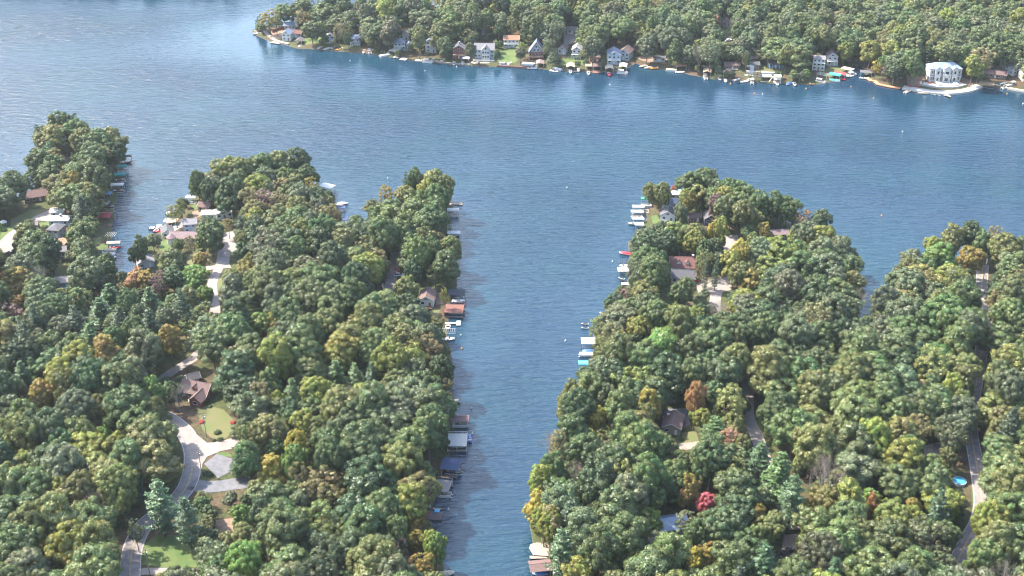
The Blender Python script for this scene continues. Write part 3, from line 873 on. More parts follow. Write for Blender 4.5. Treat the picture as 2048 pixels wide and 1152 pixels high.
house(830, 412, 7.0, 5.5, 3.0, 1.4, 'cream', 'pink_shingle', 'cream house with a pinkish roof hidden in the trees of the third cape', D(-6))
house(1640, 496, 6.0, 4.5, 2.8, 1.2, 'white_paint', 'white_metal_roof', 'small white-roofed cottage on the east shore of the eastern cape', D(0))

# ---------------------------------------------------------------- houses along the far shore
house(576, 79, 6.5, 6.5, 5.0, 2.2, 'white_paint', 'slate_blue_roof', 'narrow white two-storey cottage above the pale seawall of the far cape', D(-10), axis='y', storeys=2)
house(594, 73, 8.0, 6.0, 2.8, 1.9, 'grey_siding', 'red_shingle', 'low grey house with a red-brown roof behind the narrow white cottage', D(-8))
house(580, 57, 8.0, 6.0, 3.0, 1.8, 'white_paint', 'slate_blue_roof', 'white house with dark windows behind the red fence of the far cape', D(8))
house(634, 70, 6.5, 5.5, 3.0, 2.0, 'cream', 'pink_shingle', 'cream house with a pinkish roof in the middle of the far cape', D(0), axis='y')
house(662, 84, 6.0, 6.0, 5.0, 2.0, 'grey_siding', 'light_shingle', 'tall grey house between two golden trees on the far cape', D(0), axis='y', storeys=2)
house(712, 88, 7.0, 6.5, 4.6, 2.0, 'grey_siding', 'slate_blue_roof', 'grey lakeside house with a porch under tall trees on the far shore', D(0), storeys=2, porch=True)
house(799, 98, 8.0, 7.0, 5.4, 2.2, 'pale_blue_siding', 'slate_blue_roof', 'blue-grey lakeside house with white double porches on the far shore', D(8), storeys=2, balcony=True, hip=True)
house(812, 78, 7.5, 8.0, 4.0, 1.8, 'white_paint', 'light_shingle', 'white house directly behind the double-porched blue-grey one', D(-16), axis='y')
house(819, 99, 3.6, 4.0, 4.0, 1.4, 'white_paint', 'slate_blue_roof', 'little white cottage tight against the double-porched house', D(0), axis='y', storeys=2)
house(862, 102, 7.5, 8.0, 8.0, 2.2, 'white_paint', 'slate_blue_roof', 'white three-storey house with rows of windows on every floor', D(4), axis='y', storeys=3, balcony=True)
house(918, 114, 8.5, 8.0, 7.0, 2.6, 'redbrown_siding', 'grey_shingle', 'dark red-brown house with a tall chimney and a wooden deck near the shore', D(0), storeys=2, chimney=.1, axis='y', deck=(8, 3, 3.2, 'deck_wood'))
hc = house(969, 113, 13.5, 8.5, 6.0, 3.4, 'pale_blue_siding', 'light_shingle', 'big pale house with a steep cross gable standing on a stone terrace', D(-2), storeys=2, nwin=6)
body(hc, 5.6, 2.4, 6.4, M('white_paint'), 'y', 3.0, 1.2, -5.2, name='bay_wall'); gable_roof(hc, 5.6, 3.2, 6.4, 3.0, M('light_shingle'), axis='y', cx=1.2, cy=-5.0, name='bay_roof')
for zz in (1.6, 4.6, 7.4):
    for xx in ((-.5, 1.2, 2.9) if zz < 7 else (1.2,)): window(hc, xx, -6.4, zz, 1.3, 1.5, 'f')
MB().box(-7.6, 7.6, -10.5, -6.6, -3.0, -.3).build('terrace', M('stone'), hc)
MB().box(-7.6, 7.6, -10.5, -10.3, -.298, .6).build('railing', M('trim_white'), hc)
house(1023, 92, 11.0, 7.5, 5.4, 2.2, 'grey_siding', 'orange_shingle', 'grey house with a long white balcony and orange-brown roof above the green lawn', D(0), storeys=2, balcony=True)
# the A-frame
def a_frame(u, v, label):
    p = G(u, v); t = empty('house', (p.x, p.y, gz(p.x, p.y) + .2), D(-3)); tag(t, label, 'house')
    body(t, 10, 9, 4.2, M('redbrown_siding'), 'y', 7.2)
    gable_roof(t, 10, 9, 4.2, 7.2, M('slate_blue_roof'), axis='y', over=.7)
    gb = MB()
    for s in (1, -1):
        gb.add([(0, -5.3, 11.4), (s * 5.6, -5.3, 3.3), (s * 5.6, -5.3, 4.0), (0, -5.3, 12.1), (0, -5.2, 11.4), (s * 5.6, -5.2, 3.3), (s * 5.6, -5.2, 4.0), (0, -5.2, 12.1)], [(0, 1, 2, 3), (7, 6, 5, 4), (0, 4, 5, 1), (1, 5, 6, 2), (2, 6, 7, 3)])
    gb.build('verge_board', M('trim_white'), t)
    MB().add([(-4.0, -4.55, 4.4), (4.0, -4.55, 4.4), (0, -4.55, 10.2), (-4.0, -4.52, 4.4), (4.0, -4.52, 4.4), (0, -4.52, 10.2)], [(0, 1, 2), (5, 4, 3), (0, 3, 4, 1), (1, 4, 5, 2), (2, 5, 3, 0)]).build('gable_wall', M('pale_blue_siding'), t)
    for x, z in ((-1.3, 5.6), (1.3, 5.6), (0, 8.0)): window(t, x, -4.55, z, 1.5, 1.5, 'f')
    for i in range(5): window(t, -4 + 2 * i, -4.5, 2.6, 1.3, 1.6, 'f')
    dk = MB().box(-5.4, 5.4, -7.5, -4.52, .9, 1.1).build('deck', M('red_deck'), t)
    for i in range(6): MB().box(-5.3 + i * 2.1, -5.1 + i * 2.1, -7.4, -7.2, -1.5, .898).build('post', M('red_deck'), dk)
    MB().box(-5.4, 5.4, -7.5, -7.42, 1.9, 2.0).build('railing', M('trim_white'), dk)
    CLEAR.append(('poly', [(p.x - 5, p.y - 7), (p.x + 5, p.y - 7), (p.x + 5, p.y + 5), (p.x - 5, p.y + 5)], 2))
a_frame(1073, 112, 'steep blue-roofed A-frame house with dark red lower walls near the far shore')
house(1126, 106, 5.5, 7.0, 3.6, 2.4, 'grey_siding', 'brown_shingle', 'small grey house with a steep brown roof beside the long pale drive', D(-18), axis='y')
house(1154, 112, 6.5, 9.0, 5.6, 2.2, 'white_paint', 'white_metal_roof', 'white gable-fronted house with a pale metal roof above the lawn', D(-8), axis='y', storeys=2, porch=True)
house(1189, 122, 6.5, 5.0, 3.4, 1.2, 'redbrown_siding', 'brown_shingle', 'reddish wooden pavilion with a deck above the far shore', D(0), kind='cabin', deck=(5, 2, .4, 'red_deck'))
house(1227, 124, 9.0, 11.0, 6.4, 2.6, 'pale_blue_siding', 'slate_blue_roof', 'tall slate-roofed house with a white windowed gable at the water', D(-2), axis='y', storeys=2, balcony=True)
house(1251, 116, 8.0, 11.0, 5.0, 2.8, 'grey_siding', 'brown_shingle', 'grey house with a brown roof adjoining the tall slate-roofed one', D(-22), axis='y', storeys=2)
house(1318, 122, 8.0, 4.0, 2.6, .9, 'grey_siding', 'grey_shingle', 'low grey storehouse behind the sandy boat landing', D(-5), kind='shed')
house(1463, 137, 10.0, 5.5, 2.9, 1.4, 'brown_siding', 'brown_shingle', 'low brown house with a wooden deck above a sloping lawn', D(2), deck=(8, 2.5, .4, 'pale_deck'))
house(1505, 136, 8.0, 5.0, 2.8, 1.5, 'tan_siding', 'grey_shingle', 'tan cottage behind the white lakeside stairs', D(0))
house(1549, 133, 9.5, 6.0, 3.0, 1.3, 'blue_siding', 'dark_shingle', 'blue cottage with a white framed porch across its front', D(0), porch=True)
house(1636, 137, 8.0, 8.0, 7.6, 1.2, 'white_paint', 'light_shingle', 'white three-tiered house with stacked balconies near the inlet', D(-12), storeys=3, balcony=True, hip=True)
house(1662, 128, 7.0, 7.5, 6.4, 2.4, 'grey_siding', 'mauve_shingle', 'mauve-roofed house with a screened porch behind the three-tiered one', D(-6), storeys=2, axis='y', balcony=True)
house(1452, 50, 6.5, 6.5, 3.0, 3.2, 'white_paint', 'pink_shingle', 'square white hut with a steep pinkish pyramid roof above a bright lawn', D(0), hip=True, kind='cabin')
house(1510, 106, 6.0, 6.0, 3.0, 1.4, 'white_paint', 'white_metal_roof', 'white house among trees along the far lane', D(10))
house(1145, 66, 7.0, 6.0, 3.0, 1.6, 'offwhite_siding', 'light_shingle', 'pale house at the top of the long drive behind the far shore', D(-10), kind='garage')
house(978, 64, 9.0, 4.5, 2.8, 1.0, 'tan_siding', 'orange_shingle', 'tan-roofed building behind the cross-gabled far house', D(3), kind='garage')
house(2025, 146, 8.0, 8.0, 4.8, 2.4, 'white_paint', 'light_shingle', 'white gabled house with a round window behind the long brown boat shed', D(28), axis='y', storeys=2)
house(2052, 158, 8.0, 8.0, 4.6, 2.4, 'offwhite_siding', 'mauve_shingle', 'mauve-roofed house at the east edge beside a sandy bank', D(6), storeys=2)
house(1990, 155, 13.5, 5.5, 2.8, 1.6, 'brown_siding', 'brown_shingle', 'long brown boat shed with a weathered roof reaching the water', D(-24), kind='boathouse')
house(1984, 146, 13.0, 3.6, 3.6, 1.2, 'tan_siding', 'mauve_shingle', 'narrow upper shed with a mauve roof behind the long brown boat shed', D(-24), kind='shed')

# the white mansion
def mansion(u, v):
    p = G(u, v); z = gz(p.x, p.y) + .4
    t = empty('mansion', (p.x, p.y, z)); tag(t, 'large white mansion with a blue hipped roof on a curved white terrace', 'house')
    W = M('white_paint'); RF = M('blue_metal_roof')
    body(t, 21, 10, 8.2, W); hip_roof(t, 21, 10, 8.2, 3.2, RF)
    for cx, w_, fw in ((-5.6, 3.6, 2.3), (0, 4.6, 3.1), (5.6, 3.6, 2.3)):
        body(t, w_, fw, 8.6 if cx else 9.2, W, 'y', 1.5, cx, -4.5 - fw / 2, name='bay_wall')
        gable_roof(t, w_, fw + 3.4, 8.6 if cx else 9.2, 1.5, RF, axis='y', over=.35, cx=cx, cy=-4.5 - fw / 2 + 1.7, name='bay_roof')
        for zz in (1.8, 6.2): window(t, cx, -4.5 - fw, zz, 1.5 if cx else 2.4, 2.2, 'f')
    for x in (-9.2, -7.9, 7.9, 9.2, -3.0, 3.0):
        for zz in (1.8, 6.0): window(t, x, -5.0, zz, 1.0, 2.0, 'f')
    for x in (-8.6, 8.6):
        b = MB().box(x - 1.9, x + 1.9, -6.0, -4.52, 3.3, 3.5).build('balcony', M('trim_white'), t)
        MB().box(x - 1.9, x + 1.9, -6.0, -5.92, 3.502, 4.4).build('railing', M('blue_metal_roof'), b)
    for i in range(4):
        for yy in (0,): window(t, 10.5, -3 + 2 * i, 1.7, 1.1, 1.7, 'e'); window(t, -10.5, -3 + 2 * i, 1.7, 1.1, 1.7, 'w')
    for x in (-2.2, 2.2): MB().bar((x, -8.2, -1), (x, -8.2, 5.0), .28, 10).build('column', M('trim_white'), t)
    MB().box(-2.8, 2.8, -8.7, -7.12, 5.002, 5.4).build('portico', M('trim_white'), t)
    # forecourt in two flights down to the terrace
    MB().box(-6.6, 6.6, -13.5, -4.6, -2.4, -.02).build('forecourt', M('white_deck'), t)
    st = MB()
    for i in range(8): st.box(-3 - i * .2, 3 + i * .2, -13.52 - .32 * (i + 1), -13.52 - .32 * i, -2.6, -.2 - .22 * i)
    st.build('stairs', M('grey_siding'), t)
    for x in (-5.2, 5.2): MB().add([(x - 1.2, -13.3, 0), (x + 1.2, -13.3, 0), (x + 1.2, -9, 0), (x - 1.2, -9, 0), (x - 1.2, -13.3, .7), (x + 1.2, -13.3, .7), (x + 1.2, -9, .7), (x - 1.2, -9, .7)], [(3, 2, 1, 0), (4, 5, 6, 7), (0, 1, 5, 4), (1, 2, 6, 5), (2, 3, 7, 6), (3, 0, 4, 7)]).build('planter', M('trim_white'), t)
    MB().box(-6.6, -6.4, -13.5, -4.6, -.018, .9).build('railing', M('trim_white'), t); MB().box(6.4, 6.6, -13.5, -4.6, -.018, .9).build('railing', M('trim_white'), t)
    CLEAR.append(('poly', [(p.x - 11, p.y - 16), (p.x + 11, p.y - 16), (p.x + 11, p.y + 6), (p.x - 11, p.y + 6)], 2))
mansion(1884, 158)
def strip_wall(pts, w, z0, z1, m, name, label, cat, joints=0):
    """a wall following picture points; cut into slabs where joints > 0"""
    path = smooth_path([P0(u, v).xy for u, v in pts], 2.5)
    t = empty(name, (path[0].x, path[0].y, 0)); tag(t, label, cat)
    o = path[0]
    seg = joints or len(path)
    i = 0
    while i < len(path) - 1:
        ch = path[i:i + seg + 1]
        L_, R_ = [], []
        for j, q in enumerate(ch):
            a = ch[min(j + 1, len(ch) - 1)] - ch[max(j - 1, 0)]; nv = Vector((-a.y, a.x)).normalized()
            L_.append(q + nv * w / 2 - o); R_.append(q - nv * w / 2 - o)
        mb = MB(); n = len(ch); k = 0
        vs = []
        for a, b in zip(L_, R_): vs += [(a.x, a.y, z0), (b.x, b.y, z0), (b.x, b.y, z1), (a.x, a.y, z1)]
        fs = [(3, 2, 1, 0), tuple(4 * (n - 1) + q for q in range(4))]
        for j in range(n - 1):
            for q in range(4): fs.append((4 * j + q, 4 * j + (q + 1) % 4, 4 * j + 4 + (q + 1) % 4, 4 * j + 4 + q))
        mb.add(vs, fs).build('wall_section', m, t)
        i += seg
strip_wall([(1806,177),(1830,181),(1860,186),(1890,188),(1925,185),(1945,180),(1958,174)], 5.5, -.8, 1.35, M('white_deck'), 'terrace_wall', 'curved white terrace wall at the waterline below the mansion', 'terrace', 6)
strip_wall([(1846,172),(1870,176),(1890,177),(1910,176),(1926,172)], 5.0, 0, 1.9, M('white_deck'), 'upper_terrace', 'upper white terrace between the curved wall and the mansion', 'terrace', 6)
strip_wall([(528,64),(536,72),(546,80),(560,86),(578,90)], 2.6, -.8, 1.2, M('pale_deck'), 'seawall', 'pale concrete seawall walk round the far cape tip', 'seawall', 5)
strip_wall([(842,121),(870,124),(900,128),(940,131)], 1.4, -.8, 1.0, M('stone'), 'seawall', 'stone seawall below the three-storey house and the red-brown house', 'seawall', 6)
strip_wall([(994,133),(1020,135),(1040,136),(1062,138)], 1.0, -.8, 1.1, M('red_deck'), 'seawall', 'rusty red retaining wall below the green lakeside lawn', 'seawall', 6)
strip_wall([(1044,131),(1058,132),(1068,133)], 5, .2, 1.8, M('grey_siding'), 'retaining_wall', 'grey block retaining wall next to the lawn and below the A-frame', 'wall', 4)
strip_wall([(1492,148),(1530,151),(1556,152)], 2.2, .2, 2.4, M('white_paint'), 'retaining_wall', 'long white retaining wall with a walk below the tan cottage', 'wall', 4)
strip_wall([(1489,153),(1530,156)], 2.2, .2, 1.3, M('white_paint'), 'retaining_wall', 'lower white retaining wall beside the lake lift', 'wall', 4)
strip_wall([(1734,157),(1742,163),(1750,164),(1756,170),(1766,172),(1780,175),(1800,178)], 2.6, .35, .8, M('orange_walk') if 'orange_walk' in PAINT else mat('orange_walk', (.46, .20, .11), .8, .2, 1.4), 'boardwalk', 'orange-brown boardwalk zigzagging along the shore under dense trees', 'boardwalk', 4)
strip_wall([(545,68),(556,64),(570,60)], .25, .5, 3.2, M('redbrown_siding'), 'garden_fence', 'tall dark red fence behind the trees of the far cape tip', 'fence', 2)
strip_wall([(2010,177),(2030,181),(2060,186),(2100,190)], 2.0, -.5, 1.2, M('cream'), 'seawall', 'sandy coloured seawall at the east edge of the far shore', 'seawall', 5)
strip_wall([(1841,172),(1841,158),(1846,148)], 1.4, .6, 1.5, M('white_deck'), 'garden_path', 'white garden path curving from the terrace beside the mansion', 'path', 4)

# ---------------------------------------------------------------- boats, docks and lifts
def at(t, u, v): 
    p = P0(u, v); t.location = (p.x, p.y, 0)

def pontoon_boat(L=7.5, canopy='white_canvas', trim='gelcoat_white', cover=None, small=False):
    t = empty('pontoon_boat')
    for y in (-.85, .85):
        rings = []
        for x, r in ((-L / 2, .12), (-L / 2 + .4, .30), (L / 2 - 1.2, .30), (L / 2 - .3, .16), (L / 2, .04)):
            rings.append([(x, y + r * math.cos(a), .18 + r * math.sin(a) + (.12 if x > L / 2 - .5 else 0)) for a in [i * .7854 for i in range(8)]])
        MB().loft(rings).build('pontoon', M('aluminium'), t, smooth=True)
    MB().box(-L / 2 + .1, L / 2 - .5, -1.25, 1.25, .50, .62).build('deck', M('grey_deck'), t)
    r = MB()
    for y0, y1 in ((-1.25, -1.19), (1.19, 1.25)): r.box(-L / 2 + .5, L / 2 - .6, y0, y1, .622, 1.25)
    r.box(-L / 2 + .5, -L / 2 + .56, -1.188, 1.188, .622, 1.25); r.box(L / 2 - .66, L / 2 - .6, -1.188, 1.188, .622, 1.25)
    r.build('railing', M(trim), t)
    if cover:
        MB().loft([[(x, -w, 1.0), (x, -w * .8, 1.36), (x, 0, h), (x, w * .8, 1.36), (x, w, 1.0)] for x, w, h in ((-L / 2 + .4, 1.3, 1.4), (-L / 4, 1.35, 1.8), (L / 4, 1.35, 1.7), (L / 2 - .5, 1.28, 1.35))]).build('cover', M(cover), t)
    else:
        for x0, x1, y0, y1 in ((L / 2 - 2.6, L / 2 - .8, -1.17, -.6), (L / 2 - 2.6, L / 2 - .8, .6, 1.17), (-L / 2 + .6, -L / 2 + 1.3, -1.17, 1.17)):
            MB().box(x0, x1, y0, y1, .624, 1.0).box(x0, x1, y0 if y0 < 0 else y1 - .14, y0 + .14 if y0 < 0 else y1, 1.002, 1.35).build('seat', M('seat_vinyl'), t)
        MB().box(-.3, .3, .3, .9, .624, 1.45).build('helm', M(trim), t)
        if canopy:
            MB().loft([[(x, y, 2.5 + .22 * (1 - (y / 1.2) ** 2) + dz) for y, dz in ((-1.2, 0), (-.6, 0), (0, 0), (.6, 0), (1.2, 0), (1.2, -.06), (0, -.06), (-1.2, -.06))] for x in (-L / 2 + 1.0, -L / 2 + 2.2, L / 2 - 3.2)]).build('canopy', M(canopy), t)
            f = MB()
            for x in (-L / 2 + 1.1, L / 2 - 3.3):
                for y in (-1.18, 1.18): f.bar((-L / 2 + 2.0, y, .7), (x, y, 2.5), .03, 5)
            f.build('canopy_frame', M('aluminium'), t)
    MB().box(-L / 2 - .5, -L / 2 + .08, -.22, .22, .15, 1.2, .1).build('outboard_motor', M('gelcoat_black'), t)
    return t

def speedboat(L=6.2, hull='gelcoat_white', cover=None, seats='seat_vinyl'):
    t = empty('speedboat')
    W = 1.15
    def ring(x, w, z0, z1): return [(x, -w, z1), (x, -w * .85, (z0 + z1) / 2), (x, 0, z0), (x, w * .85, (z0 + z1) / 2), (x, w, z1)]
    MB().loft([ring(-L / 2, W * .95, -.15, .75), ring(-L / 6, W, -.2, .78), ring(L / 4, W * .85, -.12, .88), ring(L / 2 - .5, W * .4, .1, .98), ring(L / 2, .06, .45, 1.02)]).build('hull', M(hull), t)
    MB().add([(L / 8, -W * .7, .90), (L / 8, W * .7, .90), (L / 8 - .55, W * .6, 1.4), (L / 8 - .55, -W * .6, 1.4), (L / 8 + .05, -W * .7, .90), (L / 8 + .05, W * .7, .90), (L / 8 - .5, W * .6, 1.4), (L / 8 - .5, -W * .6, 1.4)], [(0, 1, 2, 3), (7, 6, 5, 4), (0, 4, 5, 1), (2, 6, 7, 3), (0, 3, 7, 4), (1, 5, 6, 2)]).build('windshield', M('dark_glass'), t)
    if cover:
        MB().loft([[(x, -w, .78), (x, -w * .6, .78 + h * .7), (x, 0, .78 + h), (x, w * .6, .78 + h * .7), (x, w, .78)] for x, w, h in ((-L / 2 + .05, W, .15), (-L / 8, W * 1.03, .75), (L / 6, W * .95, .62), (L / 2 - .3, W * .4, .25))]).build('cover', M(cover), t)
    else:
        MB().box(-L / 2 + .4, -L / 2 + 1.0, -.9, .9, .80, 1.15).build('seat', M(seats), t)
        for y in (-.5, .5): MB().box(-.6, 0, y - .28, y + .28, .80, 1.2).build('seat', M(seats), t)
    MB().box(-L / 2 - .45, -L / 2 + .02, -.2, .2, .1, 1.1, .1).build('outboard_motor', M('gelcoat_black'), t)
    return t

def jet_ski(hull='gelcoat_white', seat='gelcoat_black'):
    t = empty('jet_ski')
    def ring(x, w, z0, z1): return [(x, -w, z1), (x, -w * .8, (z0 + z1) / 2), (x, 0, z0), (x, w * .8, (z0 + z1) / 2), (x, w, z1)]
    MB().loft([ring(-1.5, .5, 0, .45), ring(.3, .55, -.05, .5), ring(1.2, .38, .05, .62), ring(1.65, .05, .4, .66)]).build('hull', M(hull), t)
    MB().box(-1.2, .2, -.2, .2, .45, .85, .08).build('seat', M(seat), t)
    MB().box(.2, .9, -.25, .25, .5, .98, .12).bar((.3, -.4, 1.0), (.3, .4, 1.0), .04, 5).build('handlebar', M(seat), t)
    return t

def kayak(col='orange_plastic', L=3.6):
    t = empty('kayak')
    def ring(x, w, z1): return [(x, -w, z1), (x, -w * .6, .04), (x, w * .6, .04), (x, w, z1), (x, 0, z1 + .08)]
    MB().loft([ring(-L / 2, .03, .3), ring(-L / 4, .3, .3), ring(L / 4, .3, .3), ring(L / 2, .03, .32)]).build('hull', M(col), t)
    MB().box(-.45, .45, -.2, .2, .3, .44, .05).build('cockpit', M('gelcoat_black'), t)
    return t

def dock(L, W, m='grey_deck', z=.55, tee=None, bench=False):
    """local +x runs out over the water"""
    t = empty('dock')
    n = max(1, int(round(L / 2.4)))
    for i in range(n):
        MB().box(L * i / n + .02, L * (i + 1) / n - .02, -W / 2, W / 2, z - .14, z + random.uniform(-.012, .012)).build('deck_panel', M(m), t)
        for y in (-W / 2 - .09, W / 2 + .09): MB().bar((L * (i + .9) / n, y, -1.5), (L * (i + .9) / n, y, z + .35), .09, 6).build('pile', M('pile_wood'), t)
    if tee:
        MB().box(L + .02, L + 1.9, -tee / 2, tee / 2, z - .14, z).build('deck_panel', M(m), t)
        for y in (-tee / 2 + .2, tee / 2 - .2): MB().bar((L + 2.0, y, -1.5), (L + 2.0, y, z + .35), .09, 6).build('pile', M('pile_wood'), t)
    return t

def boat_lift(L=7.5, W=3.4, roof='white_canvas', style='curved', h=3.0, frame='galvanized'):
    """posts in the water, a beam each side, a roof over the berth"""
    t = empty('boat_lift')
    for x in (-L / 2 + .3, L / 2 - .3):
        for y in (-W / 2 + .1, W / 2 - .1): MB().box(x - .07, x + .07, y - .07, y + .07, -1.5, h - .002).build('post', M(frame), t)
    b = MB()
    for y in (-W / 2 + .1, W / 2 - .1): b.box(-L / 2 + .1, L / 2 - .1, y - .05, y + .05, h, h + .12)
    b.build('beam', M(frame), t)
    z = h + .122
    if style == 'curved':
        sec = [(-W / 2 - .15, z - .28), (-W / 2 - .05, z + .1), (-W / 4, z + .45), (0, z + .55), (W / 4, z + .45), (W / 2 + .05, z + .1), (W / 2 + .15, z - .28), (W / 2 - .02, z + .0), (W / 4, z + .37), (0, z + .47), (-W / 4, z + .37), (-W / 2 + .02, z + .0)]
        MB().loft([[(x, y, zz) for y, zz in sec] for x in (-L / 2 - .2, 0, L / 2 + .2)]).build('canopy', M(roof), t)
    elif style == 'gable':
        gable_roof(t, L, W, z, .9, M(roof), over=.25, axis='x', thick=.1)
    elif style == 'flat':
        MB().box(-L / 2 - .2, L / 2 + .2, -W / 2 - .2, W / 2 + .2, z, z + .14).build('roof', M(roof), t)
    elif style == 'open':
        p = MB()
        for i in range(int(L / .9) + 1): p.box(-L / 2 + i * .9, -L / 2 + i * .9 + .1, -W / 2, W / 2, z, z + .14)
        p.build('rafters', M(roof), t)
    return t

def boathouse_deck(L, W, m='deck_wood', wall=None, h=2.7, rail='trim_white', open_front=True):
    """a sun deck standing on posts over a boat berth"""
    t = empty('boathouse')
    for x in (-L / 2 + .15, 0, L / 2 - .15):
        for y in (-W / 2 + .15, W / 2 - .15): MB().box(x - .11, x + .11, y - .11, y + .11, -1.5, h - .002).build('post', M(rail), t)
    MB().box(-L / 2, L / 2, -W / 2, -W / 2 + 1.0, .4, .55).build('walkway', M('grey_deck'), t)
    MB().box(-L / 2, L / 2, W / 2 - 1.0, W / 2, .4, .55).build('walkway', M('grey_deck'), t)
    n = int(L / 1.2)
    dk = MB().box(-L / 2, L / 2, -W / 2, W / 2, h, h + .2).build('upper_deck', M(m), t)
    r = MB()
    for y in (-W / 2, W / 2 - .07): r.box(-L / 2, L / 2, y, y + .07, h + 1.1, h + 1.2)
    r.box(L / 2 - .07, L / 2, -W / 2 + .08, W / 2 - .08, h + 1.1, h + 1.2)
    for i in range(int(L / .45) + 1):
        for y in (-W / 2 + .01, W / 2 - .06): r.box(-L / 2 + i * .45, -L / 2 + i * .45 + .05, y, y + .05, h + .202, h + 1.1)
    for i in range(1, int(W / .45)): r.box(L / 2 - .06, L / 2 - .01, -W / 2 + i * .45, -W / 2 + i * .45 + .05, h + .202, h + 1.1)
    r.build('railing', M(rail), t)
    if wall: MB().box(-L / 2 + .02, -L / 2 + .3, -W / 2 + .3, W / 2 - .3, .5, h - .004).build('back_wall', M(wall), t)
    return t

BP = {}
def boat(kind, key, *a):
    """first call builds, later ones copy"""
    k = (kind, key) + a
    if k not in BP:
        BP[k] = {'pontoon': pontoon_boat, 'speed': speedboat, 'jet': jet_ski, 'kayak': kayak}[kind](*([key] + list(a)) if kind in ('pontoon', 'speed') else [key])
        return BP[k]
    return copy_tree(BP[k])
CAT = {'pontoon': ('boat', 'pontoon boats at the docks'), 'speed': ('boat', 'motor boats at the docks'), 'jet': ('jet ski', 'jet skis at the docks'), 'kayak': ('kayak', 'kayaks on the docks')}

def put_boat(kind, u, v, deg, label, *a, z=0.0):
    t = boat(kind, *a); p = P0(u, v, z) if z else P0(u, v)
    t.location = (p.x, p.y, z); t.rotation_euler = (0, 0, D(deg)); tag(t, label, *CAT[kind]); return t

def put(t, u, v, deg, label, cat, group=None, z=0.0):
    p = P0(u, v, z) if z else P0(u, v)
    t.location = (p.x, p.y, z); t.rotation_euler = (0, 0, D(deg)); tag(t, label, cat, group); return t

LG = 'covered boat lifts along the shores'; DG = 'docks along the shores'
def lift(u, v, deg, label, **k): return put(boat_lift(**k), u, v, deg, label, 'boat lift', LG)
def jetty(u, v, deg, L, W, label, m='grey_deck', tee=None): return put(dock(L, W, m, tee=tee), u, v, deg, label, 'dock', DG)

# --- east side of the third cape (the channel's west bank), from far to near
jetty(897, 409, 0, 5.5, 2.2, 'tan wooden dock at the tip of the third cape', 'pale_deck', tee=3.2)
lift(906, 430, 0, 'white-canopied boat lift near the tip of the third cape', roof='white_canvas', L=6.0)
put_boat('pontoon', 904, 433, 0, 'pontoon boat under the white canopy near the third cape tip', 6.5, None)
lift(907, 463, 0, 'white-roofed double lift on the third cape, the farther roof', roof='white_canvas', style='open', L=6.2, W=3.2)
lift(908, 476, 0, 'flat white-roofed lift on the third cape, the nearer roof', roof='white_canvas', style='flat', L=6.2, W=3.0)
put_boat('pontoon', 908, 470, 0, 'pontoon boat beside the two white lift roofs', 6.5, None)
lift(914, 596, -4, 'rounded black canopy of a boat lift above the brown boathouse', roof='black_canvas', L=7.5, W=5.2)
put_boat('speed', 917, 604, 0, 'white speedboat in front of the rounded black canopy', 6.2, 'gelcoat_white')
put(boathouse_deck(8.5, 7.5, 'red_deck', 'brown_siding', rail='redbrown_siding'), 909, 628, -3, 'red-brown boathouse with a railed sun deck on the channel', 'boathouse')
put_boat('pontoon', 912, 626, 180, 'pontoon boat in the berth under the red-brown sun deck', 6.5, None)
jetty(890, 648, 0, 5.0, 1.2, 'narrow white dock with a cross piece below the red-brown boathouse', 'white_deck', tee=4.0)
put_boat('speed', 896, 657, -90, 'grey rowing boat tied at the white cross dock', 3.6, 'gelcoat_white')
lift(896, 674, -3, 'grey lattice-roofed boat lift near the white cross dock', roof='grey_canvas', style='open', L=7.0, W=4.2)
put_boat('speed', 897, 680, 0, 'white runabout under the grey lattice roof', 5.6, 'gelcoat_white')
jetty(900, 803, 0, 3.5, 2.4, 'small grey dock poking out above the brown-roofed lift', 'grey_deck')
put_boat('jet', 914, 808, 0, 'dark jet ski at the small grey dock', 'gelcoat_black')
lift(920, 850, 0, 'brown-roofed boat lift with white posts on the channel', roof='brown_canvas', style='gable', L=6.6, W=4.0, frame='trim_white')
put_boat('pontoon', 920, 852, 0, 'pontoon boat with pale railing under the brown gable roof', 6.5, None, 'gelcoat_white')
put(boathouse_deck(7.2, 8.0, 'white_deck', 'white_paint'), 915, 892, 0, 'white two-level boathouse with a railed upper deck', 'boathouse')
put_boat('speed', 937, 879, 100, 'dark motor boat moored off the white two-level boathouse', 5.0, 'gelcoat_blue')
put_boat('speed', 919, 894, 0, 'covered boat in the berth of the white two-level boathouse', 5.6, 'gelcoat_white', 'navy_canvas')
lift(902, 942, -10, 'wide navy flat-roofed boat shelter on the channel', roof='navy_canvas', style='flat', L=6.4, W=6.6)
put_boat('pontoon', 908, 946, -10, 'dark pontoon boat under the navy flat roof', 6.5, None, 'gelcoat_black')
jetty(888, 953, -10, 5.0, 1.6, 'dark plank walk in front of the navy flat roof', 'dark_deck')
put(boathouse_deck(5.6, 6.8, 'grey_deck', None, h=2.2, rail='grey_siding'), 886, 982, -12, 'grey boat deck with railing and an orange kayak on it', 'boathouse')
put_boat('kayak', 889, 955, -14, 'orange kayak lying on the grey boat deck', 'orange_plastic', z=2.42)
put_boat('pontoon', 888, 992, -10, 'pale pontoon boat moored below the grey boat deck', 6.5, None, 'gelcoat_white')
dd = put(dock(6.5, 4.6, 'dark_deck'), 848, 1032, -6, 'broad dark deck with red chairs and a blue tarp', 'dock', DG)
jetty(866, 1019, -4, 3.0, .9, 'short brown gangway beside the broad dark deck', 'deck_wood')
tp = MB().box(-.9, .9, -.8, .8, 0, .32, .08).build('swim_raft', M('blue_tarp')); put(tp, 874, 1022, -8, 'bright blue raft lying at the outer corner of the dark deck', 'raft', z=.58)
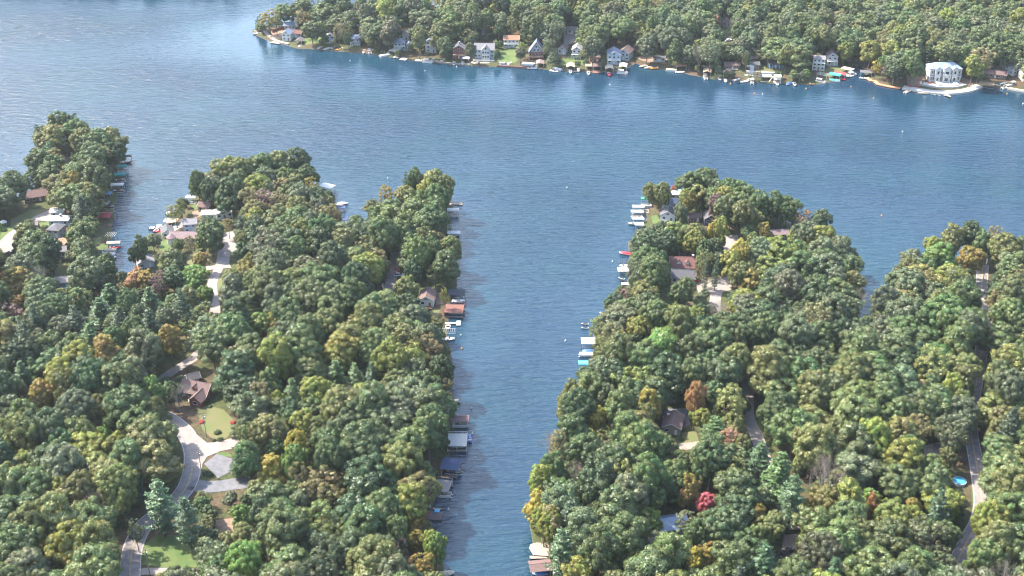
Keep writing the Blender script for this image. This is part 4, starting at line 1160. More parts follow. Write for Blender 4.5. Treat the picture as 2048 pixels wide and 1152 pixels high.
def chair(col):
    t = empty('deck_chair')
    MB().box(-.3, .3, -.3, .3, .32, .4).build('seat', M(col), t); MB().box(-.3, .3, .24, .32, .402, 1.0).build('backrest', M(col), t)
    for x in (-.27, .27):
        for y in (-.27, .27): MB().box(x - .03, x + .03, y - .03, y + .03, 0, .318).build('leg', M(col), t)
    return t
for i, (u, v, dg, c, lb) in enumerate([(850, 1026, 20, 'red_plastic', 'red chair nearest the trees on the dark deck'), (854, 1024, -10, 'red_plastic', 'red chair in the middle of the dark deck, farther row'), (851, 1032, 35, 'red_plastic', 'red chair of the nearer row on the dark deck'), (856, 1031, 0, 'red_plastic', 'red chair beside the dark table on the dark deck'),
                                    (850, 1015, 40, 'white_paint', 'white chair closest to the bank on the dark deck'), (855, 1014, 0, 'white_paint', 'middle white chair at the rear of the dark deck'), (860, 1015, -30, 'white_paint', 'outermost white chair at the rear of the dark deck')]):
    put(chair(c), u, v, dg, lb, 'chair', 'chairs on the dark deck', z=.56)
put_boat('speed', 893, 1150, 10, 'pale covered boat at the very mouth of the near channel', 5.2, 'gelcoat_white', 'cream_canvas')

# --- west cape, east side
lift(253, 322, 14, 'dark-canopied lift at the outer end of the western cape', roof='black_canvas', L=6.5, W=2.8)
put_boat('speed', 252, 326, 14, 'long dark speedboat under the outermost black canopy', 6.2, 'gelcoat_black')
lift(245, 342, 3, 'teal-canopied boat lift, the farther of two on the western cape', roof='teal_canvas', L=5.8, W=2.8)
put_boat('pontoon', 245, 347, 3, 'pontoon boat under the farther teal canopy', 6.5, None)
lift(241, 358, 3, 'teal-canopied boat lift, the nearer of two on the western cape', roof='teal_canvas', L=6.6, W=3.0)
put_boat('pontoon', 241, 363, 3, 'dark-railed pontoon boat under the nearer teal canopy', 6.5, None, 'gelcoat_black')
lift(237, 379, 2, 'white-canopied boat lift below the teal ones', roof='white_canvas', L=6.6, W=3.0)
put_boat('pontoon', 238, 384, 2, 'pontoon boat under the white canopy of the western cape', 6.5, None, 'gelcoat_black')
lift(217, 394, 0, 'flat blue-roofed boat lift close to the western cape', roof='blue_siding', style='flat', L=4.0, W=3.4, h=2.2)
put_boat('pontoon', 217, 416, -6, 'grey pontoon boat with a folded top above the red boathouse', 7.5, 'grey_canvas', 'gelcoat_black')
put_boat('pontoon', 212, 408, -4, 'dark pontoon boat moored tight to the trees of the western cape', 6.5, 'black_canvas', 'gelcoat_black')
put_boat('kayak', 216, 421, -4, 'white canoe moored right above the red boathouse', 'white_paint')
rb = boat_lift(L=9.0, W=6.0, roof='red_metal', style='gable', h=2.8, frame='redbrown_siding'); MB().box(-4.5, -4.2, -2.8, 2.8, .2, 2.7).build('back_wall', M('redbrown_siding'), rb)
put(rb, 208, 440, -3, 'boathouse with a broad red metal roof on the western cape', 'boathouse')
jetty(206, 452, -4, 4.8, 2.6, 'terracotta coloured deck in front of the red-roofed boathouse', 'orange_walk' if 'orange_walk' in PAINT else 'red_deck')
lift(224, 480, -2, 'pale lattice-roofed boat lift near the cream pontoons', roof='white_paint', style='open', L=4.6, W=5.0, frame='dark_deck')
put_boat('speed', 222, 486, 0, 'dark covered speedboat under the pale lattice roof', 5.2, 'gelcoat_black', 'black_canvas')
lift(229, 494, 4, 'cream-canopied lift with a red boat under it', roof='cream_canvas', L=6.2, W=2.6, h=2.4)
put_boat('speed', 230, 497, 4, 'red-hulled speedboat under the cream canopy', 5.6, 'gelcoat_red')
jetty(203, 505, 2, 6.5, 4.6, 'large white dock platform in the western cove', 'white_deck')
put_boat('pontoon', 222, 503, 6, 'cream-covered pontoon boat on the farther edge of the white platform', 6.5, None, 'gelcoat_white', 'cream_canvas')
put_boat('pontoon', 220, 512, 4, 'white-covered pontoon boat on the nearer edge of the white platform', 6.5, None, 'gelcoat_white', 'white_canvas')
jetty(205, 520, -4, 5.6, 2.4, 'weathered grey dock at the head of the western cove', 'grey_deck')
put_boat('speed', 226, 517, 0, 'small aluminium boat at the weathered grey dock', 3.6, 'gelcoat_white')

# --- second cape
lift(384, 404, -6, 'white-canopied lift north of the brown-roofed cottage', roof='white_canvas', L=5.2, W=3.6)
put_boat('pontoon', 384, 409, -6, 'pontoon boat under the white canopy north of the brown-roofed cottage', 6.5, None)
lift(345, 430, 0, 'small dark lift beside the lone waterfront tree', roof='black_canvas', L=4.5, W=2.8)
put_boat('speed', 343, 427, 10, 'white speedboat by the lone waterfront tree', 5.6, 'gelcoat_white')
put_boat('speed', 344, 439, 0, 'dark covered boat below the lone waterfront tree', 5.2, 'gelcoat_black', 'black_canvas')
lift(343, 450, -4, 'cream flat-roofed boat shelter on the second cape', roof='cream_canvas', style='flat', L=6.5, W=4.0, h=2.6)
put_boat('speed', 344, 455, -4, 'white boat under the cream flat roof', 5.6, 'gelcoat_white')
jetty(352, 446, 180, 5.0, 3.0, 'pale deck behind the cream flat-roofed shelter', 'pale_deck')
put_boat('speed', 310, 458, 8, 'white boat, farthest of the cluster by the grey gabled boathouse', 5.6, 'gelcoat_white')
put_boat('speed', 318, 464, 4, 'red-hulled boat in the cluster by the grey gabled boathouse', 5.6, 'gelcoat_red')
put_boat('pontoon', 324, 459, 12, 'pontoon boat in the cluster by the grey gabled boathouse', 6.5, 'white_canvas')
put_boat('speed', 312, 473, 0, 'dark boat, nearest of the cluster by the grey gabled boathouse', 5.0, 'gelcoat_black', 'black_canvas')
jetty(322, 480, 178, 5.0, 2.0, 'pinkish dock below the grey gabled boathouse', 'pale_deck')
jetty(306, 492, 172, 4.0, 3.0, 'broad pinkish deck by the clipped lawn of the second cape', 'pale_deck')
lift(655, 382, -28, 'long white roof of a boat shelter on the east side of the second cape', roof='white_metal_roof', style='flat', L=7.5, W=4.6)
put_boat('pontoon', 657, 388, -28, 'pontoon boat in the shelter with the long white roof', 6.5, None)
jetty(668, 410, 0, 5.0, 2.6, 'white dock on the east side of the second cape', 'white_deck')
put_boat('speed', 686, 409, 0, 'white speedboat at the white dock of the second cape', 5.6, 'gelcoat_white', 'white_canvas')
lift(682, 421, 0, 'low dark lift in front of the white dock of the second cape', roof='navy_canvas', style='flat', L=4.4, W=3.0, h=1.8)
lift(686, 446, -4, 'navy-roofed lift in the second cove, the farther one', roof='navy_canvas', style='flat', L=4.6, W=3.0, h=2.2)
lift(688, 456, -4, 'slate-roofed lift in the second cove, the nearer one', roof='grey_canvas', style='flat', L=4.8, W=3.0, h=2.2)

# --- east bank of the channel
lift(1291, 407, 0, 'green-canopied boat lift at the eastern cape', roof='green_canvas', L=5.0, W=2.8)
put_boat('pontoon', 1292, 414, 180, 'white pontoon boat below the green canopy', 6.5, None)
lift(1276, 422, 178, 'cream-white boat canopy, the farther of the twin pair', roof='white_canvas', L=6.0, W=2.8, h=2.6)
lift(1273, 432, 178, 'cream-white boat canopy, the nearer of the twin pair', roof='white_canvas', L=5.8, W=2.8, h=2.6)
put_boat('pontoon', 1277, 427, 178, 'pontoon boat under the farther cream-white canopy', 6.5, None)
put_boat('pontoon', 1274, 436, 178, 'pontoon boat under the nearer cream-white canopy', 6.5, None)
jetty(1298, 424, 182, 5.4, 5.0, 'broad tan deck beside the twin cream-white canopies', 'pale_deck')
lift(1276, 445, 180, 'grey-mauve boat canopy below the twin white ones', roof='grey_canvas', style='flat', L=5.8, W=2.6, h=2.2)
put_boat('speed', 1266, 449, 180, 'white speedboat nosing out below the grey-mauve canopy', 5.2, 'gelcoat_white')
lift(1278, 456, 180, 'second grey-mauve canopy half under the trees', roof='grey_canvas', style='flat', L=4.4, W=3.4, h=2.2)
put_boat('speed', 1250, 509, 160, 'white boat with a bright red cover off the eastern bank', 6.2, 'gelcoat_white', 'gelcoat_red')
lift(1247, 530, 180, 'wooden frame lift with dark rails on the eastern bank', roof='dark_deck', style='open', L=3.6, W=2.8, h=1.8, frame='dark_deck')
put_boat('speed', 1247, 534, 180, 'white boat under the wooden frame lift', 4.4, 'gelcoat_white')
lift(1246, 546, 182, 'wide white flat-roofed lift on the eastern bank', roof='white_deck', style='flat', L=5.0, W=4.0, h=1.8)
put_boat('jet', 1243, 558, 150, 'white jet ski below the wide white flat roof', 'gelcoat_white')
put_boat('jet', 1246, 563, 150, 'black jet ski below the wide white flat roof', 'gelcoat_black')
jetty(1258, 569, 184, 3.6, 2.4, 'square white dock below the two jet skis', 'white_deck')
jetty(1256, 586, 184, 3.0, 3.0, 'white stony dock above the dense shore trees', 'white_deck')
jetty(1258, 596, 184, 3.0, 1.6, 'second small white dock above the dense shore trees', 'white_deck')
put_boat('jet', 1206, 627, 180, 'white jet ski peeping from under the shore crowns', 'gelcoat_white')
put_boat('jet', 1170, 649, 180, 'white jet ski, the farther of two under the olive trees', 'gelcoat_white'); put_boat('jet', 1170, 657, 180, 'white jet ski, the nearer of two under the olive trees', 'gelcoat_white')
lift(1176, 694, 180, 'large white flat-roofed boat shelter on the eastern bank', roof='white_canvas', style='flat', L=5.6, W=4.8)
put_boat('speed', 1176, 705, 180, 'blue-covered boat inside the large white shelter', 5.2, 'gelcoat_white', 'gelcoat_blue')
put_boat('pontoon', 1172, 712, 180, 'white-covered pontoon boat moored before the large white shelter', 6.5, None, 'gelcoat_white', 'white_canvas')
lift(1170, 738, 180, 'turquoise boat canopy on the eastern bank', roof='turquoise_canvas', L=5.4, W=2.8)
put_boat('speed', 1180, 740, 180, 'white boat under the turquoise canopy', 5.2, 'gelcoat_white')
put_boat('jet', 1088, 936, 100, 'white jet ski at the foot of the eastern bank', 'gelcoat_white')
dk2 = MB().prism([(-3, 2.6), (-3.4, .6), (-1.8, -2.6), (3.2, -2.8), (3.2, 3.4), (-1, 3.6)], .75, .95).build('sun_deck', M('pale_deck'))
put(dk2, 1078, 1104, -4, 'six-sided pale sun deck at the mouth of the near channel', 'deck')
bh = boat_lift(L=6.8, W=5.0, roof='brown_shingle', style='gable', h=2.8, frame='pale_deck'); MB().box(2.9, 3.2, -2.3, 2.3, .2, 2.7).build('back_wall', M('brown_siding'), bh)
put(bh, 1080, 1145, 8, 'brown-roofed boathouse just below the six-sided sun deck', 'boathouse')
put_boat('speed', 1080, 1149, 188, 'blue-covered boat inside the brown-roofed boathouse', 5.2, 'gelcoat_white', 'gelcoat_blue')
jetty(1098, 1116, 182, 6.4, 1.4, 'pale gangway between the sun deck and the brown boathouse', 'pale_deck')

# --- the far shore: docks and boats, west to east
FAR = [
 ('J', 530, 63, 190, 5.0, 3.0, 'pale_deck', 'pinkish dock at the outermost tip of the far cape'), ('P', 520, 60, 10, 'white pontoon boat at the tip of the far cape', 'white_canvas'), ('S', 516, 67, 30, 'small white boat in front of the far cape tip', 'gelcoat_white'),
 ('J', 558, 84, -110, 4.0, 8.0, 'pale_deck', 'wide pinkish boat landing below the far seawall'), ('R', 600, 88, -100, 'dark_shingle', 'gable', 'dark gabled boat shelter next to the narrow white cottage'), ('S', 601, 92, -100, 'white boat under the dark gabled shelter of the far cape', 'gelcoat_white'),
 ('J', 648, 92, -100, 4.0, 7.0, 'pale_deck', 'cluttered cream deck between golden trees of the far cape'), ('S', 640, 96, -120, 'cream covered boat at the cluttered cream deck, westernmost', 'gelcoat_white', 'cream_canvas'), ('S', 655, 98, -140, 'grey covered boat at the cluttered cream deck, middle', 'gelcoat_white', 'grey_canvas'), ('S', 667, 96, -110, 'pale boat at the cluttered cream deck, easternmost', 'gelcoat_white'), ('S', 679, 99, -140, 'small orange boat alone beyond the cream deck', 'orange_plastic'),
 ('J', 735, 99, -95, 4.5, 6.0, 'dark_deck', 'dark deck under the big lakeside trees of the far shore'), ('S', 728, 104, -90, 'white boat at the dark deck, western one', 'gelcoat_white'), ('P', 740, 105, -80, 'pontoon boat at the dark deck, eastern one', 'navy_canvas'),
 ('J', 748, 100, -20, 9.0, 1.2, 'white_deck', 'long curved white gangway east of the dark deck'), ('S', 770, 105, -20, 'white boat at the end of the long curved gangway', 'gelcoat_white'),
 ('J', 775, 107, -120, 5.5, 3.2, 'white_deck', 'slanting white dock in front of the double-porched house'), ('P', 769, 112, -150, 'white-covered pontoon boat at the slanting white dock', None, 'white_canvas'), ('R', 790, 108, -120, 'white_canvas', 'flat', 'white-roofed lift in front of the double-porched house'), ('S', 792, 114, -120, 'white boat under the white-roofed lift', 'gelcoat_white'),
 ('J', 805, 112, -120, 5.0, 3.0, 'pale_deck', 'cream slanting dock east of the white-roofed lift'), ('J', 812, 117, -110, 4.0, 5.0, 'white_deck', 'low white platform with an orange kayak behind'), ('K', 822, 117, -12, 'orange kayak drawn up on the far shore', 'orange_plastic'),
 ('J', 842, 119, -95, 4.0, 6.5, 'white_deck', 'white deck crowded with chairs below the three-storey house'), ('P', 856, 124, -20, 'big white pontoon boat below the three-storey house', 'white_canvas'), ('S', 862, 120, 40, 'small white boat behind the big pontoon boat', 'gelcoat_white'),
 ('S', 886, 121, -120, 'little boat drawn up under the round lakeside tree', 'gelcoat_white'), ('J', 912, 122, -92, 4.0, 9.0, 'red_deck', 'dark red deck below the red-brown house'), ('S', 908, 128, -90, 'white boat at the dark red deck, western one', 'gelcoat_white'), ('S', 926, 127, -90, 'grey covered boat at the dark red deck, eastern one', 'gelcoat_white', 'grey_canvas'),
 ('R', 932, 124, -95, 'grey_canvas', 'curved', 'grey rounded canopy east of the dark red deck'), ('S', 948, 127, -30, 'cream boat west of the stone terrace landing', 'gelcoat_white', 'cream_canvas'), ('S', 957, 128, -70, 'black and white boat below the stone terrace', 'gelcoat_black'), ('S', 970, 127, 0, 'covered boat at the east end of the stone terrace', 'gelcoat_white', 'cream_canvas'),
 ('P', 1008, 131, -18, 'white-topped pontoon boat off the green lawn', 'white_canvas'), ('S', 1018, 128, 60, 'white boat tucked behind the white-topped pontoon', 'gelcoat_white', 'white_canvas'), ('J', 1018, 126, -100, 3.0, 1.0, 'white_deck', 'white gangplank from the green lawn'),
 ('S', 1064, 137, -10, 'low white boat in front of the A-frame landing', 'gelcoat_white'), ('R', 1080, 133, -92, 'mauve_shingle', 'gable', 'mauve gabled shelter in front of the A-frame'), ('S', 1072, 136, -90, 'dark blue boat beside the mauve gabled shelter', 'gelcoat_blue'), ('J', 1082, 133, -92, 4.5, 2.0, 'red_deck', 'red wooden dock by the mauve gabled shelter'),
 ('J', 1094, 138, -4, 9.0, 1.4, 'pale_deck', 'cream dock wall east of the mauve shelter'), ('P', 1115, 139, -40, 'white-covered pontoon boat with two white tops', None, 'white_canvas'), ('S', 1108, 143, -30, 'small white boat in front of the covered pontoon', 'gelcoat_white'),
 ('R', 1141, 139, -92, 'cream_canvas', 'gable', 'cream gabled lift below the white metal-roofed house'), ('S', 1141, 144, -92, 'white boat under the cream gabled lift', 'gelcoat_white'), ('J', 1150, 139, -92, 4.5, 2.4, 'dark_deck', 'dark dock east of the cream gabled lift'), ('S', 1157, 141, -92, 'white-covered boat at the dark dock', 'gelcoat_white', 'white_canvas'),
 ('R', 1178, 138, -90, 'tan_siding', 'flat', 'tan roofed boat shelter with red railings'), ('R', 1194, 139, -90, 'brown_shingle', 'flat', 'brown roofed shelter next to the tan one'), ('S', 1177, 147, -90, 'white boat under the tan roofed shelter', 'gelcoat_white'), ('J', 1192, 142, -92, 4.5, 5.0, 'red_deck', 'red-brown dock beside the brown roofed shelter'),
 ('R', 1218, 143, -90, 'cream_canvas', 'gable', 'small cream gabled boathouse before the slate-roofed house'), ('S', 1218, 149, -90, 'red and white boat under the small cream gable', 'gelcoat_red'), ('J', 1232, 138, -92, 4.0, 9.0, 'white_deck', 'white quay before the slate-roofed house'), ('R', 1246, 139, -100, 'white_canvas', 'curved', 'wide white canopy before the slate-roofed house'), ('P', 1245, 146, -15, 'white pontoon boat below the wide white canopy', 'white_canvas'),
 ('J', 1284, 122, -60, 4.0, 2.2, 'pale_deck', 'cream slip of the sandy landing, westernmost'), ('S', 1286, 133, -150, 'cream boat in the westernmost slip of the sandy landing', 'gelcoat_white', 'cream_canvas'), ('J', 1296, 124, -60, 4.5, 2.2, 'pale_deck', 'cream slip of the sandy landing, second from the west'), ('S', 1296, 136, -150, 'cream covered boat in the second slip of the sandy landing', 'gelcoat_white', 'cream_canvas'),
 ('S', 1308, 137, -160, 'orange boat in the third slip of the sandy landing', 'orange_plastic'), ('J', 1312, 127, -60, 4.5, 2.2, 'pale_deck', 'cream slip of the sandy landing, easternmost'), ('J', 1304, 131, -8, 13.0, 1.3, 'white_deck', 'long white quay edge of the sandy landing'), ('P', 1343, 141, -12, 'cream pontoon boat beyond the sandy landing', None, 'cream_canvas'), ('R', 1360, 139, 10, 'orange_shingle', 'gable', 'small orange-roofed boat lift beyond the sandy landing'), ('S', 1360, 145, 0, 'white boat under the orange-roofed lift', 'gelcoat_white'),
 ('R', 1414, 150, -100, 'tan_siding', 'gable', 'tan gabled boat shelter of the brown boathouse'), ('R', 1422, 142, -80, 'grey_shingle', 'flat', 'grey flat roof behind the tan gabled shelter'), ('P', 1411, 156, -90, 'dark pontoon boat under the tan gabled shelter', 'black_canvas'), ('J', 1430, 150, -90, 5.0, 3.5, 'dark_deck', 'dark dock east of the tan gabled shelter'),
 ('S', 1439, 158, -90, 'white speedboat with a green stripe', 'gelcoat_white'), ('R', 1454, 154, -100, 'brown_shingle', 'gable', 'brown gabled shelter below the sloping lawn'), ('S', 1451, 162, -95, 'white boat under the brown gabled shelter', 'gelcoat_white', 'white_canvas'), ('J', 1464, 157, -92, 4.0, 5.0, 'dark_deck', 'dark dock east of the brown gabled shelter'), ('S', 1473, 160, 40, 'small boat at the dark dock below the sloping lawn', 'gelcoat_white'),
 ('J', 1492, 156, -92, 5.0, 6.0, 'grey_deck', 'grey paved landing below the white retaining walls'), ('S', 1488, 164, -150, 'white jet boat west of the tall lift', 'gelcoat_white'), ('P', 1504, 165, -100, 'white pontoon boat at the grey paved landing', 'white_canvas'), ('S', 1497, 161, -120, 'white boat on the grey paved landing', 'gelcoat_white', 'white_canvas'),
 ('R', 1529, 160, -2, 'white_metal_roof', 'gable', 'white hut roof at the water with a blue door'), ('J', 1520, 165, -2, 9.0, 1.6, 'white_deck', 'white dock along the white hut'), ('S', 1554, 168, -90, 'covered boat at the foot of the white scaffold tower', 'gelcoat_white'),
 ('S', 1577, 168, -130, 'blue-topped boat west of the red-brown deck', 'gelcoat_white', 'gelcoat_blue'), ('R', 1589, 162, -95, 'grey_canvas', 'curved', 'grey canopy west of the red-brown deck'), ('S', 1589, 169, -95, 'white boat under the grey canopy by the red-brown deck', 'gelcoat_white'), ('J', 1608, 160, -92, 4.5, 10.0, 'red_deck', 'broad red-brown deck on the lake edge'), ('J', 1618, 165, -92, 4.0, 4.5, 'red_deck', 'jutting red-brown deck with a yellow float'), ('K', 1620, 167, 80, 'yellow float standing on the jutting red-brown deck', 'yellow_plastic'),
 ('P', 1641, 164, -35, 'big white pontoon boat under the three-tiered house', 'white_canvas'), ('R', 1646, 157, -40, 'white_canvas', 'open', 'white lattice roof behind the big pontoon boat'), ('J', 1650, 160, -40, 6.0, 2.0, 'grey_deck', 'slanting grey dock east of the big pontoon boat'), ('R', 1670, 157, -30, 'teal_canvas', 'curved', 'teal canopy on the lawn shore near the inlet'), ('R', 1679, 155, -25, 'red_metal', 'curved', 'red canopy beside the teal one near the inlet'), ('P', 1669, 162, -20, 'pontoon boat under the teal canopy', None, 'teal_canvas'), ('S', 1681, 159, -20, 'red boat under the red canopy', 'gelcoat_red'),
 ('R', 1694, 146, -40, 'cream_canvas', 'flat', 'cream square roof at the mouth of the inlet'), ('P', 1703, 150, 20, 'white pontoon boat at the mouth of the inlet', 'white_canvas'), ('S', 1698, 153, 10, 'small white boat before the inlet pontoon', 'gelcoat_white'), ('R', 1731, 152, 170, 'grey_shingle', 'flat', 'dark shelter on the east side of the inlet'), ('S', 1728, 157, 170, 'white boat at the dark shelter of the inlet', 'gelcoat_white'),
 ('S', 1815, 184, 40, 'small cream boat off the west end of the terrace wall', 'gelcoat_white', 'cream_canvas'), ('J', 1836, 188, -4, 8.5, 2.0, 'pale_deck', 'long cream float along the terrace wall'), ('W', 1869, 190, -90, 'cream jet ski dock, westernmost below the mansion', 'gelcoat_white'), ('W', 1878, 191, -90, 'cream jet ski in the middle below the mansion', 'gelcoat_white'), ('W', 1888, 191, -90, 'cream jet ski nearest the black-hulled boat', 'gelcoat_white'), ('S', 1895, 192, -70, 'white boat with a black hull bottom below the mansion', 'gelcoat_black', 'cream_canvas'),
 ('S', 1999, 172, 150, 'small white boat beside the boat shed', 'gelcoat_white'), ('P', 2012, 176, -160, 'white double-decked pontoon boat near the east edge', 'white_canvas'), ('P', 2022, 170, -150, 'white pontoon boat behind the double-decked one', 'white_canvas'), ('S', 2006, 168, -150, 'white boat between the boat shed and the pontoons', 'gelcoat_white', 'white_canvas'),
]
for f in FAR:
    k = f[0]
    if k == 'J': jetty(f[1], f[2] - 1, f[3], f[4] * 1.6, f[5], f[7], f[6])
    elif k == 'P': put_boat('pontoon', f[1], f[2] + 1, f[3], f[4], 8.0, f[5], 'gelcoat_white', *(f[6:7]))
    elif k == 'S': put_boat('speed', f[1], f[2] + 1, f[3], f[4], 6.8, f[5], *(f[6:7]))
    elif k == 'R': lift(f[1], f[2], f[3], f[6], roof=f[4], style=f[5], L=7.6, W=5.2, frame='trim_white')
    elif k == 'K': put_boat('kayak', f[1], f[2], f[3], f[4], f[5], z=.9)
    elif k == 'W': put_boat('jet', f[1], f[2], f[3], f[4], f[5])

# white scaffold tower, lake lift, brown dock house
def scaffold(u, v, label):
    t = empty('dock_tower'); m = M('trim_white')
    for x in (-2, 2):
        for y in (-1.8, 1.8): MB().box(x - .12, x + .12, y - .12, y + .12, -1.5, 5.2).build('post', m, t)
    for z in (.6, 2.9, 5.202):
        MB().box(-2.3, 2.3, -2.1, 2.1, z, z + .15).build('platform', m, t)
    r = MB().box(-2.3, 2.3, -2.1, -2.03, 6.2, 6.3)
    for i in range(9): r.box(-2.3 + i * .56, -2.22 + i * .56, -2.1, -2.04, 5.354, 6.2)
    r.build('railing', m, t)
    s = MB()
    for i in range(9): s.box(-3.0 - i * .3, -2.7 - i * .3, -.6, .6, 4.6 - i * .45, 4.7 - i * .45)
    s.build('stairs', m, t)
    return put(t, u, v, -4, label, 'tower')
scaffold(1554, 166, 'white timber tower with stairs standing over a boat berth')
def lake_stairs(u, v, label):
    p = G(u, v); t = empty('hillside_stairs', (p.x, p.y, p.z), D(-8)); tag(t, label, 'stairs')
    m = M('white_paint')
    st = MB()
    for i in range(14): st.box(-1.2, 1.2, -.5 * i - .5, -.5 * i, 3.2 - .3 * i - .6, 3.2 - .3 * i)
    st.build('steps', m, t)
    for x in (-1.35, 1.25): MB().add([(x, 0, 3.2), (x + .1, 0, 3.2), (x + .1, -7, -.9), (x, -7, -.9), (x, 0, 4.2), (x + .1, 0, 4.2), (x + .1, -7, .1), (x, -7, .1)], [(3, 2, 1, 0), (4, 5, 6, 7), (0, 1, 5, 4), (1, 2, 6, 5), (2, 3, 7, 6), (3, 0, 4, 7)]).build('railing', m, t)
    MB().box(-3.5, 1.2, 0.02, 2.2, 2.6, 3.2).build('landing', m, t)
    return t
lake_stairs(1503, 142, 'white hillside stairs down to the grey paved landing')
bd = put(boathouse_deck(9.5, 4.6, 'deck_wood', None, h=2.8, rail='deck_wood'), 1972, 175, -22, 'two-level brown timber dock between the terrace and the boat shed', 'dock', DG)

# ---------------------------------------------------------------- buoys
BU = [(700, 122, 'w'), (850, 142, 'w'), (913, 134, 'w'), (1024, 155, 'w'), (1220, 170, 'w'), (1251, 150, 'o'), (1461, 168, 'o'), (1509, 188, 'o'), (1525, 189, 'w'), (1612, 178, 'o'), (1702, 174, 'o'), (1747, 197, 'o'), (2014, 188, 'o'), (2046, 208, 'w'),
      (1134, 376, 'w'), (776, 357, 'w'), (1225, 524, 'w'), (924, 698, 'o'), (943, 817, 'w'), (945, 868, 'w'), (897, 1019, 'w'), (1131, 682, 'w'), (1763, 432, 'o'), (1805, 264, 'w'), (922, 671, 'w'), (1126, 786, 'o')]
def buoy(col, s):
    t = empty('buoy')
    MB().loft([[(r * s * math.cos(a), r * s * math.sin(a), z * s) for a in [i * .6283 for i in range(10)]] for r, z in ((.1, -.35), (.36, -.15), (.42, .12), (.34, .42), (.16, .6), (.1, .85))]).build('float', M('white_paint' if col == 'w' else 'orange_plastic'), t, smooth=True)
    MB().bar((0, 0, .85 * s), (0, 0, 1.1 * s), .05 * s, 6).build('ring', M('galvanized'), t)
    return t
BW = {k: buoy(k, 1.05) for k in 'wo'}; used = set()
near_of = lambda u, v: min([((540, 62), 'the far cape tip'), ((800, 110), 'the double-porched house'), ((862, 120), 'the three-storey house'), ((918, 125), 'the red-brown house'), ((1005, 130), 'the green lakeside lawn'), ((1225, 146), 'the slate-roofed house'), ((1455, 160), 'the brown gabled shelter'), ((1505, 165), 'the grey paved landing'), ((1610, 165), 'the red-brown deck'), ((1710, 140), 'the inlet'), ((1745, 175), 'the orange boardwalk'), ((2012, 170), 'the long boat shed'), ((2060, 190), 'the east edge seawall'),
   ((1130, 370), 'the middle of the open lake'), ((780, 390), 'the golden tree of the third cape'), ((1245, 530), 'the wooden frame lift'), ((905, 710), 'the crowns of the west bank'), ((925, 842), 'the brown-roofed boat lift'), ((930, 880), 'the white two-level boathouse'), ((870, 1025), 'the dark deck with red chairs'), ((1165, 690), 'the large white shelter'), ((1740, 500), 'the narrow cove'), ((1850, 300), 'the eastern open lake'), ((896, 670), 'the grey lattice-roofed lift'), ((1120, 800), 'the trees of the east bank')], key=lambda q: (q[0][0] - u) ** 2 + (q[0][1] - v) ** 2)[1]
for u, v, c in BU:
    t = BW[c] if c not in used else copy_tree(BW[c]); used.add(c)
    put(t, u, v, 0, f"{'white' if c == 'w' else 'orange'} mooring buoy afloat off {near_of(u, v)}", 'buoy', 'mooring buoys on the lake')

# ---------------------------------------------------------------- vehicles
def car(col, L=4.6, W=1.85, pickup=False):
    t = empty('pickup_truck' if pickup else 'parked_car')
    def sec(x, w, z0, z1): return [(x, -w, z0), (x, w, z0), (x, w * 1.0, z1 * .75), (x, w * .9, z1), (x, -w * .9, z1), (x, -w, z1 * .75)]
    w = W / 2
    if pickup:
        MB().loft([sec(-L / 2, w, .45, 1.05), sec(-L / 2 + .1, w, .4, 1.12), sec(.2, w, .4, 1.12), sec(1.6, w, .4, 1.12), sec(L / 2 - .2, w * .95, .4, 1.05), sec(L / 2, w * .85, .45, .85)]).build('body', M(col), t)
        MB().box(-L / 2 + .2, -.45, -w * .82, w * .82, 1.122, 1.16).build('cargo_bed', M('black_rubber'), t)
        cab = [[(-.4, -w * .86, 1.1), (-.4, w * .86, 1.1), (-.3, w * .74, 1.75), (-.3, -w * .74, 1.75)], [(.2, -w * .86, 1.1), (.2, w * .86, 1.1), (.2, w * .74, 1.82), (.2, -w * .74, 1.82)], [(1.7, -w * .86, 1.1), (1.7, w * .86, 1.1), (1.05, w * .74, 1.78), (1.05, -w * .74, 1.78)]]
    else:
        MB().loft([sec(-L / 2, w * .85, .45, .85), sec(-L / 2 + .2, w, .35, .98), sec(-.2, w, .32, .98), sec(1.0, w, .32, .95), sec(L / 2 - .25, w * .95, .35, .8), sec(L / 2, w * .8, .4, .65)]).build('body', M(col), t)
        cab = [[(-L / 2 + .35, -w * .88, .96), (-L / 2 + .35, w * .88, .96), (-L / 2 + 1.0, w * .72, 1.42), (-L / 2 + 1.0, -w * .72, 1.42)], [(-.3, -w * .88, .96), (-.3, w * .88, .96), (-.2, w * .72, 1.47), (-.2, -w * .72, 1.47)], [(1.15, -w * .88, .94), (1.15, w * .88, .94), (.4, w * .72, 1.42), (.4, -w * .72, 1.42)]]
    MB().loft(cab).build('windows', M('dark_glass'), t)
    a, b = cab[0][2][0], cab[-1][2][0]
    zt = cab[1][2][2]
    MB().box(a + .05, b - .02, -w * .70, w * .70, zt - .03, zt + .03).build('roof', M(col), t)
    for x in (-L / 2 + .85, L / 2 - .9):
        for y in (-1, 1):
            wh = MB().bar((x, y * (w - .2), .33), (x, y * (w + .02), .33), .33, 12).build('wheel', M('black_rubber'), t)
            MB().bar((x, y * (w + .021), .33), (x, y * (w + .04), .33), .19, 10).build('rim', M('aluminium'), wh)
    for y in (-.6, .6):
        MB().box(L / 2 - .12, L / 2 + .02, y - .16, y + .16, .6, .74).build('headlight', M('gelcoat_white'), t)
        MB().box(-L / 2 - .02, -L / 2 + .1, y - .14, y + .14, .72, .86).build('tail_light', M('red_plastic'), t)
    return t
CG = 'vehicles parked by the lanes'
